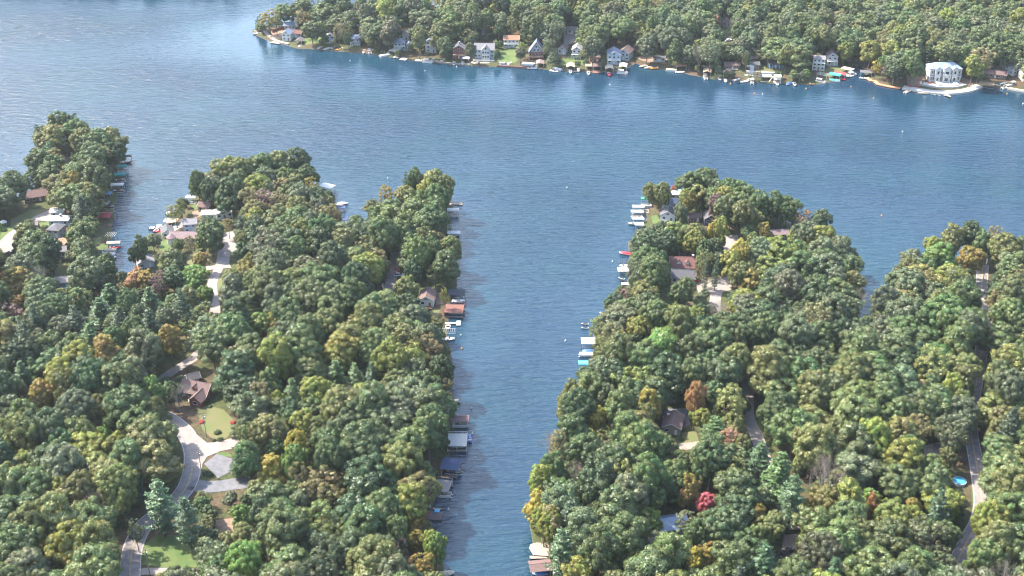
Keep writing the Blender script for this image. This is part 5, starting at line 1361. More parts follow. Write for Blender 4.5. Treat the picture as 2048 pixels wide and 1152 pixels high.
def park(t, u, v, deg, label, cat='car'):
    p = G(u, v); z = gz(p.x, p.y) + .16
    t.location = (p.x, p.y, z); t.rotation_euler = (0, 0, D(deg)); tag(t, label, cat, CG)
    CLEAR.append(('poly', [(p.x - 2, p.y - 2), (p.x + 2, p.y - 2), (p.x + 2, p.y + 2), (p.x - 2, p.y + 2)], 1.5))
park(car('car_silver'), 389, 803, 22, 'silver car on the pale apron beside the red-brown house')
park(car('car_black', 5.7, 2.0, True), 1575, 1106, 35, 'black pickup truck in the shaded gravel drive', 'pickup truck')
park(car('car_red'), 793, 544, 88, 'red car on the lane of the third cape')
park(car('car_white', 5.2, 2.0), 799, 552, 10, 'white van beside the red car on the lane', 'van')
park(car('car_black'), 1972, 585, 60, 'black car beside the lane on the eastern edge cape')
park(car('car_black'), 1975, 597, 50, 'black car parked lower along the lane on the eastern edge cape')
park(car('car_red', 5.6, 2.0, True), 1390, 563, 0, 'dark red truck beside the grey-roofed wing', 'pickup truck')
park(car('car_white'), 1140, 66, 40, 'white car at the top of the long far drive')
park(car('car_white', 7.0, 2.3), 1457, 82, 30, 'white camper van beside the far white road', 'camper van')
park(car('car_white'), 500, 478, 20, 'white car by the garage of the second cape')
park(car('car_red'), 499, 485, 0, 'red car by the garage of the second cape')

# pale apron beside the red-brown house, the pool, poles and wires
ap = drape('driveway', wpoly([(374,792),(390,788),(402,800),(398,808),(384,810)]), CONCRETE, .13)
p = G(1918, 966); t = empty('garden_pool', (p.x, p.y, gz(p.x, p.y))); tag(t, 'round blue above-ground pool beside the grey lane', 'pool')
MB().bar((0, 0, -.2), (0, 0, 1.1), 2.4, 20).build('pool_wall', M('galvanized'), t); MB().bar((0, 0, 1.102), (0, 0, 1.12), 2.25, 20).build('water', M('pool_water'), t)
CLEAR.append(('poly', [(p.x - 3, p.y - 3), (p.x + 3, p.y - 3), (p.x + 3, p.y + 3), (p.x - 3, p.y + 3)], 2))

def pole(u, v, label, H=11.0, rz=0.0):
    p = G(u, v); t = empty('power_pole', (p.x, p.y, gz(p.x, p.y)), rz); tag(t, label, 'power pole', 'power poles along the roads')
    MB().bar((0, 0, -.5), (0, 0, H), .17, 8, .11).build('post', mat('pole_wood', (.30, .26, .22), .9, .2, 2), t)
    c = MB().box(-1.2, 1.2, -.07, .07, H - 1.0, H - .85).build('crossarm', MATS['pole_wood'], t)
    for x in (-1.05, 0, 1.05): MB().bar((x, 0, H - .848), (x, 0, H - .6), .07, 6, .04).build('insulator', M('white_paint'), c)
    MB().bar((.35, 0, H - 2.6), (.35, 0, H - 1.7), .24, 8).build('transformer', M('galvanized'), t)
    c_, s_ = math.cos(rz), math.sin(rz)
    return [Vector((p.x + c_ * x, p.y + s_ * x, gz(p.x, p.y) + H - .6)) for x in (-1.05, 0, 1.05)]
def wires(A, B, label, sag=1.2):
    t = empty('power_line', A[1]); tag(t, label, 'power line', 'power lines between poles')
    for a, b in zip(A, B):
        mb = MB(); prev = None
        for i in range(13):
            k = i / 12; q = a.lerp(b, k) - Vector((0, 0, sag * 4 * k * (1 - k))) - A[1]
            if prev is not None: mb.bar(prev, q, .022, 4)
            prev = q
        mb.build('wire', M('black_rubber'), t)
pa = pole(413, 874, 'wooden power pole with transformer by the mown front lawn', rz=.4)
pb = pole(404, 950, 'wooden power pole on the grass island at the road junction', rz=.9)
pc = pole(300, 1150, 'wooden power pole beside the bright green verge', rz=.9)
pd = pole(318, 846, 'wooden power pole at the road above the big blue-green pine', rz=.2)
wires(pb, pa, 'power wires between the junction island and the front lawn'); wires(pc, pb, 'power wires over the bright green verge', 2.0); wires(pd, pa, 'power wires in front of the big blue-green pine')
pe = pole(1486, 755, 'wooden power pole at the upper end of the narrow pale lane', rz=1.2); pf = pole(1541, 868, 'wooden power pole at the lower end of the narrow pale lane', rz=1.2)
wires(pe, pf, 'power wires along the narrow pale lane', 2)
pg = pole(1966, 560, 'wooden power pole on the lane of the eastern edge cape', rz=1.4); ph = pole(1962, 655, 'wooden power pole hidden at the lower lane of the eastern edge cape', rz=1.4)
wires(pg, ph, 'power wires above the lane of the eastern edge cape', 2)
pi_ = pole(1990, 960, 'wooden power pole at the verge of the grey lane', rz=.5)
pj = pole(792, 515, 'wooden power pole on the lane of the third cape', rz=1.4); pk = pole(768, 610, 'wooden power pole below the red car on the lane', rz=1.4)
wires(pj, pk, 'power wires above the lane with the red car', 2)

# clipped shrubs and flower beds
def shrub(u, v, r, m, label, cat='shrub'):
    p = G(u, v); z = gz(p.x, p.y)
    rg = np.random.default_rng(int(u * 7 + v))
    n = int(130 * r * r)
    d = rg.normal(size=(n, 3)); d[:, 2] = np.abs(d[:, 2]); d /= np.linalg.norm(d, axis=1)[:, None]
    P = d * r * rg.uniform(.7, 1.05, (n, 1)) * np.array([1, 1, .8])
    V, F = [], []
    for q, nn in zip(P, d):
        a = np.cross(nn, rg.normal(size=3)); a /= np.linalg.norm(a); b = np.cross(nn, a); k = len(V); s = .16
        V += [tuple(q + a * s), tuple(q + b * s), tuple(q - a * s), tuple(q - b * s)]; F.append((k, k + 1, k + 2, k + 3))
    me = bpy.data.meshes.new('shrub'); me.from_pydata(V, [], F); me.materials.append(M(m))
    o = link('shrub', me); o.location = (p.x, p.y, z); tag(o, label, cat, 'garden shrubs near the houses')
for a in [(436, 866, 1.6, 'hedge_green', 'dark round shrub, farthest of three below the front lawn'), (441, 880, 1.4, 'hedge_green', 'dark shrub, middle of three below the front lawn'), (428, 882, 1.0, 'hedge_green', 'small dark shrub nearest the concrete apron'), (413, 948, 1.5, 'hedge_green', 'green shrub on the grass island of the junction'), (421, 951, 1.2, 'hedge_green', 'smaller green shrub on the grass island of the junction'),
          (404, 845, 1.3, 'flower_red', 'red-leaved shrub beside the big blue-green pine'), (410, 806, 1.0, 'hedge_green', 'low shrub in front of the red-brown house wing'), (420, 814, 1.1, 'hedge_green', 'low shrub at the lawn edge before the red-brown house'), (404, 808, .9, 'hedge_green', 'small shrub beside the silver car'), (466, 846, 1.2, 'flower_red', 'rusty shrub at the east edge of the front lawn'),
          (1820, 174, 1.8, 'flower_red', 'red bed of shrubs west of the white garden path, outer'), (1834, 175, 1.8, 'flower_red', 'red bed of shrubs west of the white garden path, inner'), (1860, 168, 1.8, 'flower_red', 'red hedge west of the mansion forecourt'), (1912, 168, 1.8, 'flower_red', 'red hedge east of the mansion forecourt'), (1922, 164, 1.2, 'flower_red', 'red flower bed east of the mansion'),
          (1364, 880, 1.2, 'hedge_green', 'dark conical shrub beside the tan house'), (9, 462, 1.6, 'hedge_green', 'round shrub on the bright western lawn'), (96, 480, 1.2, 'hedge_green', 'shrub next to the white-roofed bungalow'), (150, 455, 1.4, 'hedge_green', 'clipped round bush between the bungalow and the water')]:
    shrub(*a)
# parasol / gazebo on the western lawn
p = G(8, 452); t = empty('gazebo', (p.x, p.y, gz(p.x, p.y))); tag(t, 'small white gazebo on the bright western lawn', 'gazebo')
for a in range(6): MB().bar((1.5 * math.cos(a * 1.047), 1.5 * math.sin(a * 1.047), -.2), (1.5 * math.cos(a * 1.047), 1.5 * math.sin(a * 1.047), 2.2), .07, 6).build('post', M('white_paint'), t)
MB().loft([[(r * math.cos(a * 1.047), r * math.sin(a * 1.047), z) for a in range(6)] for r, z in ((2.0, 2.18), (1.95, 2.3), (.05, 3.5))]).build('roof', M('white_paint'), t)
# ---------------------------------------------------------------- trees: the shapes
def leaf_mesh(name, P, N, S, val, hue, m):
    """one bent leaf spray (a quad) per point: P place, N facing, S size"""
    n = len(P)
    N = N / np.linalg.norm(N, axis=1)[:, None]
    a = rng.normal(size=(n, 3)); a -= (a * N).sum(1)[:, None] * N
    a /= np.linalg.norm(a, axis=1)[:, None]
    b = np.cross(N, a)
    asp = rng.uniform(0.6, 0.95, n)[:, None]
    S = S[:, None]
    k = 0.22 * S * N
    V = np.stack([P + a * S * .5, P + b * S * .5 * asp - k, P - a * S * .5, P - b * S * .5 * asp - k], 1).reshape(-1, 3)
    me = bpy.data.meshes.new(name)
    me.vertices.add(4 * n); me.vertices.foreach_set('co', V.astype('f').ravel())
    me.loops.add(4 * n); me.loops.foreach_set('vertex_index', np.arange(4 * n, dtype='i'))
    me.polygons.add(n); me.polygons.foreach_set('loop_start', np.arange(0, 4 * n, 4, dtype='i'))
    me.polygons.foreach_set('loop_total', np.full(n, 4, 'i'))
    me.update(calc_edges=True)
    at = me.color_attributes.new('leaf', 'BYTE_COLOR', 'CORNER')
    c = np.zeros((n, 4, 4), 'f'); c[:, :, 0] = val[:, None]; c[:, :, 1] = hue[:, None]; c[..., 3] = 1
    at.data.foreach_set('color', c.ravel())
    me.materials.append(m)
    return me

def tube(V, F, p, q, r0, r1, n=6):
    p = np.array(p, float); q = np.array(q, float)
    t = q - p; t /= np.linalg.norm(t)
    a = np.cross(t, [0, 0, 1] if abs(t[2]) < 0.9 else [1, 0, 0]); a /= np.linalg.norm(a); b = np.cross(t, a)
    k = len(V)
    for c, r in ((p, r0), (q, r1)):
        for i in range(n):
            w = 2 * math.pi * i / n
            V.append(tuple(c + r * (math.cos(w) * a + math.sin(w) * b)))
    for i in range(n):
        j = (i + 1) % n
        F.append((k + i, k + j, k + n + j, k + n + i))

def trunk_mesh(name, H, top, limbs, r=0.42, lean=0.0):
    V, F = [], []
    z = 0; x = 0; prev = (0, 0, -0.5)
    for i in range(1, 5):
        nx = (lean * i / 4 * H * 0.1 + rng.normal(0, .12), rng.normal(0, .12), top * i / 4)
        tube(V, F, prev, nx, r * (1 - .18 * (i - 1)), r * (1 - .18 * i), 7); prev = nx
    for l in limbs:
        s = np.array([0, 0, top * rng.uniform(.45, .98)])
        e = np.array(l)
        mid = (s + e) / 2 + np.array([0, 0, -0.6]) + rng.normal(0, .3, 3)
        tube(V, F, s, mid, r * .42, r * .26, 5); tube(V, F, mid, e, r * .26, r * .10, 5)
    me = bpy.data.meshes.new(name); me.from_pydata(V, [], F); me.materials.append(BARK)
    return me

def broadleaf(seed, H=20.0, RR=7.0, lobes=8, low=0.30, sparse=1.0, leaf=0.46, puffr=(1.0, 1.75)):
    """crown = a few big boughs, each covered with puffs of leaves, each puff a shell of leaf sprays"""
    global rng
    rng = np.random.default_rng(seed)
    cz = H * (low + 1) / 2; az = H * (1 - low) / 2
    L = []
    L.append((np.array([rng.normal(0, .6), rng.normal(0, .6), cz + az * .45]), RR * .55, az * .50))
    a0 = rng.uniform(0, 6.28)
    for i in range(lobes):
        a = a0 + 6.283 * i / lobes + rng.normal(0, .25)
        t = rng.uniform(-.5, .42)
        d = RR * rng.uniform(.40, .74)
        L.append((np.array([math.cos(a) * d, math.sin(a) * d, cz + az * t]), RR * rng.uniform(.26, .44), az * rng.uniform(.26, .46)))
    for i in range(3):
        a = rng.uniform(0, 6.28)
        L.append((np.array([math.cos(a) * RR * .3, math.sin(a) * RR * .3, cz - az * .45]), RR * .45, az * .4))
    P, N, S, val, hue = [], [], [], [], []
    for c, rh, rv in L:
        npuff = int(5.0 * rh * rv * sparse / 2.2) + 6
        for k in range(npuff):
            zz = rng.uniform(-.55, 1); w = rng.uniform(0, 6.283)
            q = math.sqrt(1 - zz * zz)
            dirv = np.array([q * math.cos(w), q * math.sin(w), zz])
            pc = c + dirv * np.array([rh, rh, rv]) * rng.uniform(.80, 1.0)
            # skip what lies deep inside another bough
            if any(((pc - c2) / np.array([r2, r2, v2])).dot((pc - c2) / np.array([r2, r2, v2])) < .55 for c2, r2, v2 in L): continue
            pr = rng.uniform(*puffr)
            out = pc - np.array([0, 0, cz - az * .3]); out /= np.linalg.norm(out)
            m = int(26 * pr * pr * sparse / (leaf / .62) ** 2) + 6
            d = rng.normal(size=(m, 3)); d /= np.linalg.norm(d, axis=1)[:, None]
            d = d + out * .55 + np.array([0, 0, .25]); d /= np.linalg.norm(d, axis=1)[:, None]
            pp = pc + d * pr * rng.uniform(.55, 1.05, (m, 1)) * np.array([1, 1, .8])
            P.append(pp); N.append(d + rng.normal(0, .24, (m, 3))); S.append(rng.uniform(.7, 1.35, m) * leaf)
            pv = rng.uniform(.25, .75); ph = rng.uniform(.2, .8)
            val.append(np.clip(pv + rng.normal(0, .09, m), 0, 1)); hue.append(np.clip(ph + rng.normal(0, .1, m), 0, 1))
    P = np.concatenate(P)
    crown = leaf_mesh('crown', P, np.concatenate(N), np.concatenate(S), np.concatenate(val), np.concatenate(hue), FOL)
    tr = trunk_mesh('trunk', H, cz, [l[0] for l in L[1:]], RR * .06)
    return crown, tr

def pine(seed, H=22.0, RR=5.0, layered=1.0):
    global rng
    rng = np.random.default_rng(seed)
    P, N, S, val, hue = [], [], [], [], []
    z = H * .16; lim = []
    while z < H * .985:
        f = (z / H - .16) / .84
        rad = RR * (1 - f) ** .6 * (.55 + .45 * min(1, f * 5)) + .25
        nb = 7 if f < .7 else 5
        a0 = rng.uniform(0, 6.28)
        for i in range(nb):
            a = a0 + 6.283 * i / nb + rng.normal(0, .2)
            ln = rad * rng.uniform(.5, 1.2)
            m = int(10 + ln * 13)
            t = rng.uniform(.15, 1, m) ** .8
            w = (1 - t) * .5 + .25
            side = rng.normal(0, 1, m) * ln * .17 * w * 2
            x = t * ln
            zz = z + x * .10 + (t ** 2) * ln * .12 - np.abs(side) * .15 + rng.normal(0, .12, m)
            ca, sa = math.cos(a), math.sin(a)
            P.append(np.stack([ca * x - sa * side, sa * x + ca * side, zz], 1))
            nn = np.stack([ca * .25 + rng.normal(0, .35, m), sa * .25 + rng.normal(0, .35, m), np.full(m, 1.0)], 1)
            N.append(nn); S.append(rng.uniform(.35, .75, m))
            val.append(np.clip(rng.uniform(.3, .7) + rng.normal(0, .12, m), 0, 1)); hue.append(np.clip(rng.normal(.5, .1, m), 0, 1))
            if i % 2 == 0: lim.append((ca * ln * .8, sa * ln * .8, z + ln * .1, z))
        z += rng.uniform(.85, 1.35) * (1.15 - .5 * f) * layered
    crown = leaf_mesh('crown', np.concatenate(P), np.concatenate(N), np.concatenate(S), np.concatenate(val), np.concatenate(hue), FOL)
    V, F = [], []
    tube(V, F, (0, 0, -.5), (0, 0, H * .5), .34, .2, 7); tube(V, F, (0, 0, H * .5), (0, 0, H * .98), .2, .04, 6)
    for x, y, ze, z0 in lim: tube(V, F, (0, 0, z0), (x, y, ze), .07, .03, 4)
    me = bpy.data.meshes.new('trunk'); me.from_pydata(V, [], F); me.materials.append(BARK)
    return crown, me

def bare(seed, H=17.0, RR=5.5):
    """a tree that has dropped its leaves: forked twigs with a few leaves left"""
    global rng
    rng = np.random.default_rng(seed)
    V, F = [], []
    tips = []
    def grow(p, d, ln, r, lev):
        q = p + d * ln
        tube(V, F, p, q, r, r * .65, 5 if lev < 2 else 3)
        if lev >= 5: tips.append(q); return
        for i in range(3 if lev < 4 else 2):
            nd = d + rng.normal(0, .42, 3) + np.array([0, 0, .12]); nd /= np.linalg.norm(nd)
            grow(q, nd, ln * rng.uniform(.62, .84), r * .62, lev + 1)
    tube(V, F, (0, 0, -.5), (0, 0, H * .22), .3, .24, 7)
    for i in range(4):
        a = i * 1.57 + rng.normal(0, .3)
        d = np.array([math.cos(a) * .5, math.sin(a) * .5, 1]); d /= np.linalg.norm(d)
        grow(np.array([0, 0, H * .2]), d, H * .25, .17, 0)
    tips = np.array(tips)
    me = bpy.data.meshes.new('trunk'); me.from_pydata([tuple(v) for v in V], [], F); me.materials.append(TWIG)
    k = rng.random(len(tips)) < .5
    P = np.repeat(tips[k], 2, 0); P = P + rng.normal(0, .4, P.shape); n = len(P)
    crown = leaf_mesh('crown', P, rng.normal(size=(n, 3)) + np.array([0, 0, .6]), rng.uniform(.2, .42, n), rng.uniform(.2, .8, n), rng.uniform(.3, .7, n), FOL)
    return crown, me

BROAD = [broadleaf(11 + i, 20, [7.0, 6.2, 7.8, 6.6][i % 4], [11, 9, 13, 10][i % 4], [.30, .20, .36, .24][i % 4]) for i in range(10)]
BROAD += [broadleaf(41 + i, 20, 6.0, 6, .12, .9) for i in range(2)]
THIN = [broadleaf(61 + i, 20, 6.4, 8, .28, .6, .42, (.8, 1.3)) for i in range(3)]
PINES = [pine(81, 22, 5.2, 1.1), pine(82, 22, 6.0, 1.5), pine(83, 22, 5.0, 1.8)]
BARES = [bare(91), bare(92)]
rng = np.random.default_rng(5)
PROTO_R = {'B': [7.0, 6.2, 7.8, 6.6, 7.0, 6.2, 7.8, 6.6, 7.0, 6.2, 6.0, 6.0], 'T': [6.4] * 3, 'P': [5.2, 6.0, 5.0], 'D': [5.5, 5.5]}
PROTO_H = {'B': 20.0, 'T': 20.0, 'P': 22.0, 'D': 17.0}
PROTOS = {'B': BROAD, 'T': THIN, 'P': PINES, 'D': BARES}

# leaf colours (the leaves' own colour, whatever the light)
TINT_GAIN = 1.0
TINT = dict(deep=(.056, .088, .034), green=(.080, .118, .040), mid=(.108, .144, .048), grey=(.116, .140, .068), olive=(.145, .158, .050),
            yg=(.190, .208, .042), lime=(.125, .200, .045), gold=(.24, .19, .045), yellow=(.33, .28, .05), orange=(.31, .175, .07), tan=(.20, .172, .075),
            rust=(.24, .135, .080), red=(.36, .085, .055), pink=(.42, .09, .11), plum=(.175, .110, .095), pine=(.040, .072, .034), bluepine=(.062, .118, .048), brightpine=(.088, .150, .050), bare=(.20, .15, .10))
WORD = dict(deep='dark green', green='deep green', mid='mid green', grey='grey green', olive='olive green', yg='yellow green', lime='bright lime green', gold='golden',
            yellow='bright yellow', orange='orange', tan='tan brown', rust='rusty brown', red='fiery red', pink='pinkish red', plum='plum brown', pine='dark', bluepine='blue green', brightpine='fresh green', bare='nearly leafless grey')

# hand placed: picture position of the crown's middle, crown radius in picture pixels, height in metres, kind, colour
HAND = [
 (538,36,20,20,'T','gold'),(552,44,14,16,'T','olive'),(590,24,9,16,'T','plum'),(606,36,17,18,'T','tan'),(622,16,9,22,'T','olive'),(652,28,26,24,'B','green'),(664,6,14,26,'B','deep'),(592,44,12,14,'B','deep'),(612,58,8,12,'T','rust'),
 (678,62,18,20,'T','tan'),(692,56,16,20,'T','olive'),(650,78,9,10,'B','deep'),(714,22,16,20,'B','grey'),(718,30,10,18,'T','plum'),(758,62,26,20,'B','green'),(778,60,20,20,'B','mid'),(740,66,16,18,'T','grey'),
 (868,10,12,18,'T','yellow'),(845,38,24,22,'B','grey'),(838,68,20,18,'B','green'),(890,92,16,18,'B','green'),(932,72,18,16,'T','olive'),(945,32,20,20,'B','mid'),(1013,31,5,9,'T','orange'),(1044,95,16,13,'T','yg'),(1000,44,20,20,'B','grey'),
 (1098,94,16,20,'T','grey'),(1112,90,12,18,'B','deep'),(1170,75,24,20,'T','olive'),(1192,68,20,20,'B','grey'),(1168,108,12,10,'T','olive'),(1290,72,22,20,'T','olive'),(1318,70,20,20,'B','grey'),(1362,78,22,22,'B','grey'),(1360,88,12,16,'T','plum'),(1374,106,14,14,'B','olive'),
 (1400,94,15,16,'T','yg'),(1420,88,16,18,'B','olive'),(1450,100,20,16,'B','mid'),(1480,108,18,16,'B','grey'),(1560,96,36,20,'B','mid'),(1595,100,30,20,'B','green'),(1535,94,24,18,'B','grey'),(1648,64,22,20,'T','plum'),(1700,80,28,24,'B','green'),(1720,60,22,22,'B','olive'),
 (1780,104,24,22,'B','yg'),(1800,120,26,22,'B','green'),(1755,104,14,16,'T','olive'),(1752,134,10,13,'T','yellow'),(1772,142,10,11,'T','plum'),(1790,140,22,18,'B','deep'),(1736,78,18,20,'B','mid'),(1860,104,16,20,'P','pine'),(1845,146,9,8,'B','plum'),
 (1905,96,24,22,'B','grey'),(1930,112,20,22,'B','mid'),(1962,118,24,24,'T','tan'),(1940,156,8,9,'P','olive'),(1990,108,22,22,'B','green'),(2020,104,24,22,'B','mid'),(1740,20,20,20,'B','olive'),(1850,30,22,20,'T','tan'),(1900,44,22,20,'T','plum'),(1620,24,18,20,'T','yg'),
 (1680,40,18,20,'T','tan'),(1190,24,16,20,'T','tan'),(1350,36,16,20,'T','olive'),(1300,30,20,20,'B','mid'),(1030,62,12,16,'B','olive'),
 # peninsula at far west
 (76,272,14,20,'P','pine'),(118,252,26,24,'B','green'),(146,250,18,24,'B','deep'),(165,284,28,22,'B','olive'),(196,288,30,24,'B','green'),(228,282,26,24,'B','olive'),(236,310,20,20,'B','deep'),(180,300,24,20,'B','deep'),
 (80,324,28,22,'B','green'),(110,322,22,20,'T','tan'),(100,348,26,20,'B','green'),(150,350,30,20,'B','mid'),(190,346,30,22,'B','green'),(212,370,22,18,'B','mid'),(150,396,30,20,'B','mid'),(180,392,26,20,'B','olive'),(124,388,26,18,'B','olive'),
 (24,372,30,22,'B','green'),(4,396,26,20,'B','grey'),(36,408,20,16,'B','deep'),(205,374,14,16,'B','olive'),(2,336,10,14,'B','deep'),
 (178,458,30,18,'B','green'),(196,466,26,18,'B','deep'),(156,470,20,14,'B','olive'),(76,484,36,22,'B','green'),(54,470,26,18,'B','olive'),(98,500,24,20,'B','deep'),(62,500,26,18,'B','grey'),(160,500,18,14,'T','tan'),(186,520,14,10,'T','tan'),(40,536,30,18,'B','grey'),
 (28,560,30,16,'B','gold'),(78,560,22,16,'D','grey'),(280,494,20,18,'B','green'),(268,512,14,14,'B','deep'),(350,424,17,14,'T','olive'),(362,412,12,12,'T','olive'),
 # second peninsula
 (395,368,16,22,'B','green'),(418,382,18,20,'B','deep'),(455,344,30,24,'B','olive'),(485,346,26,24,'B','olive'),(460,386,28,24,'B','deep'),(478,370,24,22,'B','green'),(530,336,28,24,'B','green'),(560,330,28,24,'B','olive'),(592,326,28,24,'B','deep'),(570,345,24,20,'B','deep'),
 (612,352,24,18,'B','green'),(540,352,20,18,'T','grey'),(515,374,30,20,'B','yg'),(556,378,24,18,'T','tan'),(590,372,22,18,'B','olive'),(622,374,18,16,'T','gold'),(636,384,20,18,'B','mid'),(500,398,26,20,'T','tan'),(530,402,26,20,'T','plum'),(560,408,26,20,'T','tan'),(596,396,28,22,'B','grey'),(630,400,24,20,'B','deep'),
 (640,436,24,20,'T','tan'),(664,430,18,18,'T','tan'),(420,462,28,22,'B','green'),(412,440,20,18,'B','mid'),(482,456,16,20,'P','pine'),(476,490,14,14,'P','pine'),(456,450,12,12,'T','tan'),(600,445,34,22,'B','green'),(570,455,30,22,'B','mid'),(540,450,28,20,'B','olive'),(510,440,22,18,'B','yg'),
 (380,488,16,15,'T','tan'),(362,478,12,12,'B','mid'),(345,498,18,16,'T','tan'),(402,502,17,17,'T','olive'),(300,506,14,18,'P','pine'),(330,526,16,12,'B','yg'),(358,534,16,12,'B','plum'),(402,520,20,12,'B','gold'),(388,556,28,16,'B','lime'),(490,540,22,14,'B','gold'),(500,526,16,14,'B','yg'),(470,556,22,14,'B','olive'),
 (270,556,22,14,'B','orange'),(296,560,20,13,'B','gold'),(318,566,20,16,'T','plum'),(352,574,7,8,'B','orange'),(350,556,26,16,'B','deep'),(412,592,16,14,'B','lime'),(372,600,26,18,'B','olive'),(30,612,16,14,'T','orange'),(22,630,26,16,'T','plum'),(52,640,22,16,'T','plum'),
 # third peninsula
 (812,372,12,24,'P','pine'),(832,366,18,26,'B','green'),(870,372,24,26,'B','olive'),(892,380,18,24,'B','olive'),(858,388,22,24,'B','yg'),(874,400,26,24,'B','green'),(772,390,17,18,'T','gold'),(810,398,26,20,'B','olive'),(748,420,20,18,'B','olive'),(760,436,24,20,'B','green'),(790,424,26,20,'B','green'),
 (830,430,28,22,'B','mid'),(864,440,28,22,'B','green'),(712,460,26,20,'B','mid'),(740,470,24,20,'B','green'),(800,470,28,22,'B','mid'),(826,490,26,22,'B','green'),(892,480,24,20,'B','yg'),(904,500,22,20,'B','olive'),(890,530,28,22,'B','green'),(870,550,20,14,'B','olive'),(852,480,24,22,'B','olive'),
 (814,580,24,18,'B','olive'),(890,592,15,14,'T','yg'),(820,606,20,12,'B','yg'),(736,500,26,20,'B','olive'),(760,520,20,18,'T','tan'),
 # right-hand peninsula
 (1300,388,15,18,'B','olive'),(1325,390,18,20,'B','olive'),(1347,379,7,7,'B','red'),(1380,372,28,22,'B','green'),(1410,366,28,22,'B','green'),(1372,398,20,18,'T','yg'),(1398,392,22,18,'B','olive'),(1340,470,0,0,'',''),(1362,432,18,20,'B','grey'),(1378,404,16,16,'B','gold'),
 (1432,412,22,20,'B','plum'),(1412,424,16,18,'B','deep'),(1460,384,26,22,'B','green'),(1480,392,26,22,'B','mid'),(1516,410,24,22,'B','green'),(1550,412,24,22,'B','green'),(1575,420,24,20,'B','green'),(1485,430,26,22,'B','olive'),(1606,438,16,16,'T','orange'),(1640,442,22,18,'B','deep'),
 (1422,462,15,18,'B','yellow'),(1442,460,20,20,'B','yg'),(1390,470,24,18,'B','olive'),(1530,462,20,14,'B','gold'),(1320,450,24,16,'B','deep'),(1295,462,24,18,'B','green'),(1300,490,34,22,'B','deep'),(1330,484,24,18,'B','deep'),(1290,520,26,20,'B','green'),(1320,530,26,20,'B','deep'),
 (1480,506,24,20,'B','yellow'),(1462,524,22,18,'B','yg'),(1480,548,22,18,'B','olive'),(1410,520,16,16,'T','olive'),(1412,540,12,18,'P','pine'),(1432,542,13,16,'P','pine'),(1398,545,10,12,'T','tan'),(1502,562,22,16,'B','gold'),(1540,500,34,22,'B','yg'),(1580,480,26,20,'B','mid'),(1610,470,26,20,'B','grey'),
 (1640,480,28,20,'B','yg'),(1680,500,28,20,'B','grey'),(1700,540,26,20,'B','green'),(1650,530,34,22,'B','green'),(1600,540,36,24,'B','green'),(1560,560,34,22,'B','deep'),(1600,565,18,14,'T','tan'),(1620,470,12,12,'T','gold'),
 (1310,545,26,18,'T','olive'),(1340,568,0,0,'',''),(1290,590,26,18,'B','olive'),(1230,606,22,16,'B','deep'),(1250,620,22,16,'B','mid'),(1350,590,20,14,'P','brightpine'),(1368,580,24,18,'B','mid'),(1400,592,26,16,'B','mid'),(1362,598,8,8,'B','yellow'),
 (1200,660,24,16,'T','olive'),(1222,670,24,18,'T','tan'),(1210,700,28,20,'T','olive'),(1240,700,26,20,'T','olive'),(1345,700,0,0,'',''),(1350,640,28,20,'B','yg'),(1385,640,24,20,'T','yg'),(1320,700,44,26,'B','lime'),(1290,720,36,24,'B','mid'),(1340,740,42,24,'B','deep'),
 (1392,800,21,22,'B','orange'),(1430,855,27,15,'P','brightpine'),(1405,840,20,14,'B','yg'),(1380,974,20,17,'B','gold'),(1375,984,16,14,'B','orange'),(1412,1004,22,11,'B','pink'),(1300,1042,26,15,'B','yg'),(1296,1040,20,15,'B','lime'),
 (1520,920,34,22,'P','bluepine'),(1560,945,34,24,'P','brightpine'),(1585,990,30,24,'P','bluepine'),(1460,890,28,18,'B','rust'),(1480,900,22,18,'B','olive'),
 (1060,968,28,20,'B','yg'),(1072,1012,25,18,'B','yellow'),(1052,1052,27,18,'B','yg'),(1078,1060,26,20,'B','yg'),(1102,1050,26,22,'T','tan'),(1118,890,24,20,'T','tan'),(1122,1098,30,24,'P','bluepine'),(1140,1040,30,22,'P','pine'),(1160,960,24,18,'D','bare'),(1195,905,24,16,'D','bare'),(1096,888,16,14,'D','bare'),
 (1150,870,36,24,'B','green'),(1160,820,36,24,'B','deep'),(1135,820,24,20,'B','olive'),(1195,840,20,18,'B','yellow'),(1130,790,22,18,'B','olive'),(1180,780,32,22,'B','mid'),(1110,940,28,22,'B','green'),
 (1418,1110,22,14,'B','gold'),(1390,1120,18,14,'B','yellow'),(1700,1000,36,22,'B','yg'),(1740,1000,20,14,'B','lime'),(1744,1012,14,16,'B','orange'),(1825,1022,18,15,'B','gold'),(1820,1040,26,16,'B','yg'),(1516,1030,16,14,'B','gold'),(1590,640,26,18,'D','grey'),(1640,650,0,0,'',''),
 (1900,780,24,22,'B','yg'),(1840,860,24,20,'T','tan'),(1980,1040,34,22,'B','yg'),(2000,1090,40,24,'B','olive'),
 # right edge peninsula
 (1938,470,24,22,'B','deep'),(1902,478,26,22,'B','olive'),(1960,488,22,20,'B','green'),(1862,492,20,18,'B','yg'),(1880,516,32,22,'B','lime'),(1828,528,28,20,'B','grey'),(1850,540,28,22,'B','green'),(1994,478,18,20,'T','tan'),(2010,500,32,22,'B','olive'),(2040,500,26,20,'B','green'),(1940,520,24,18,'B','gold'),(1882,546,16,12,'B','yellow'),
 (1900,560,32,20,'B','yg'),(2030,540,34,22,'B','green'),(1990,600,20,16,'T','tan'),(1994,580,14,14,'B','deep'),(1800,556,24,18,'T','grey'),(1730,596,14,14,'D','grey'),
 # west wood
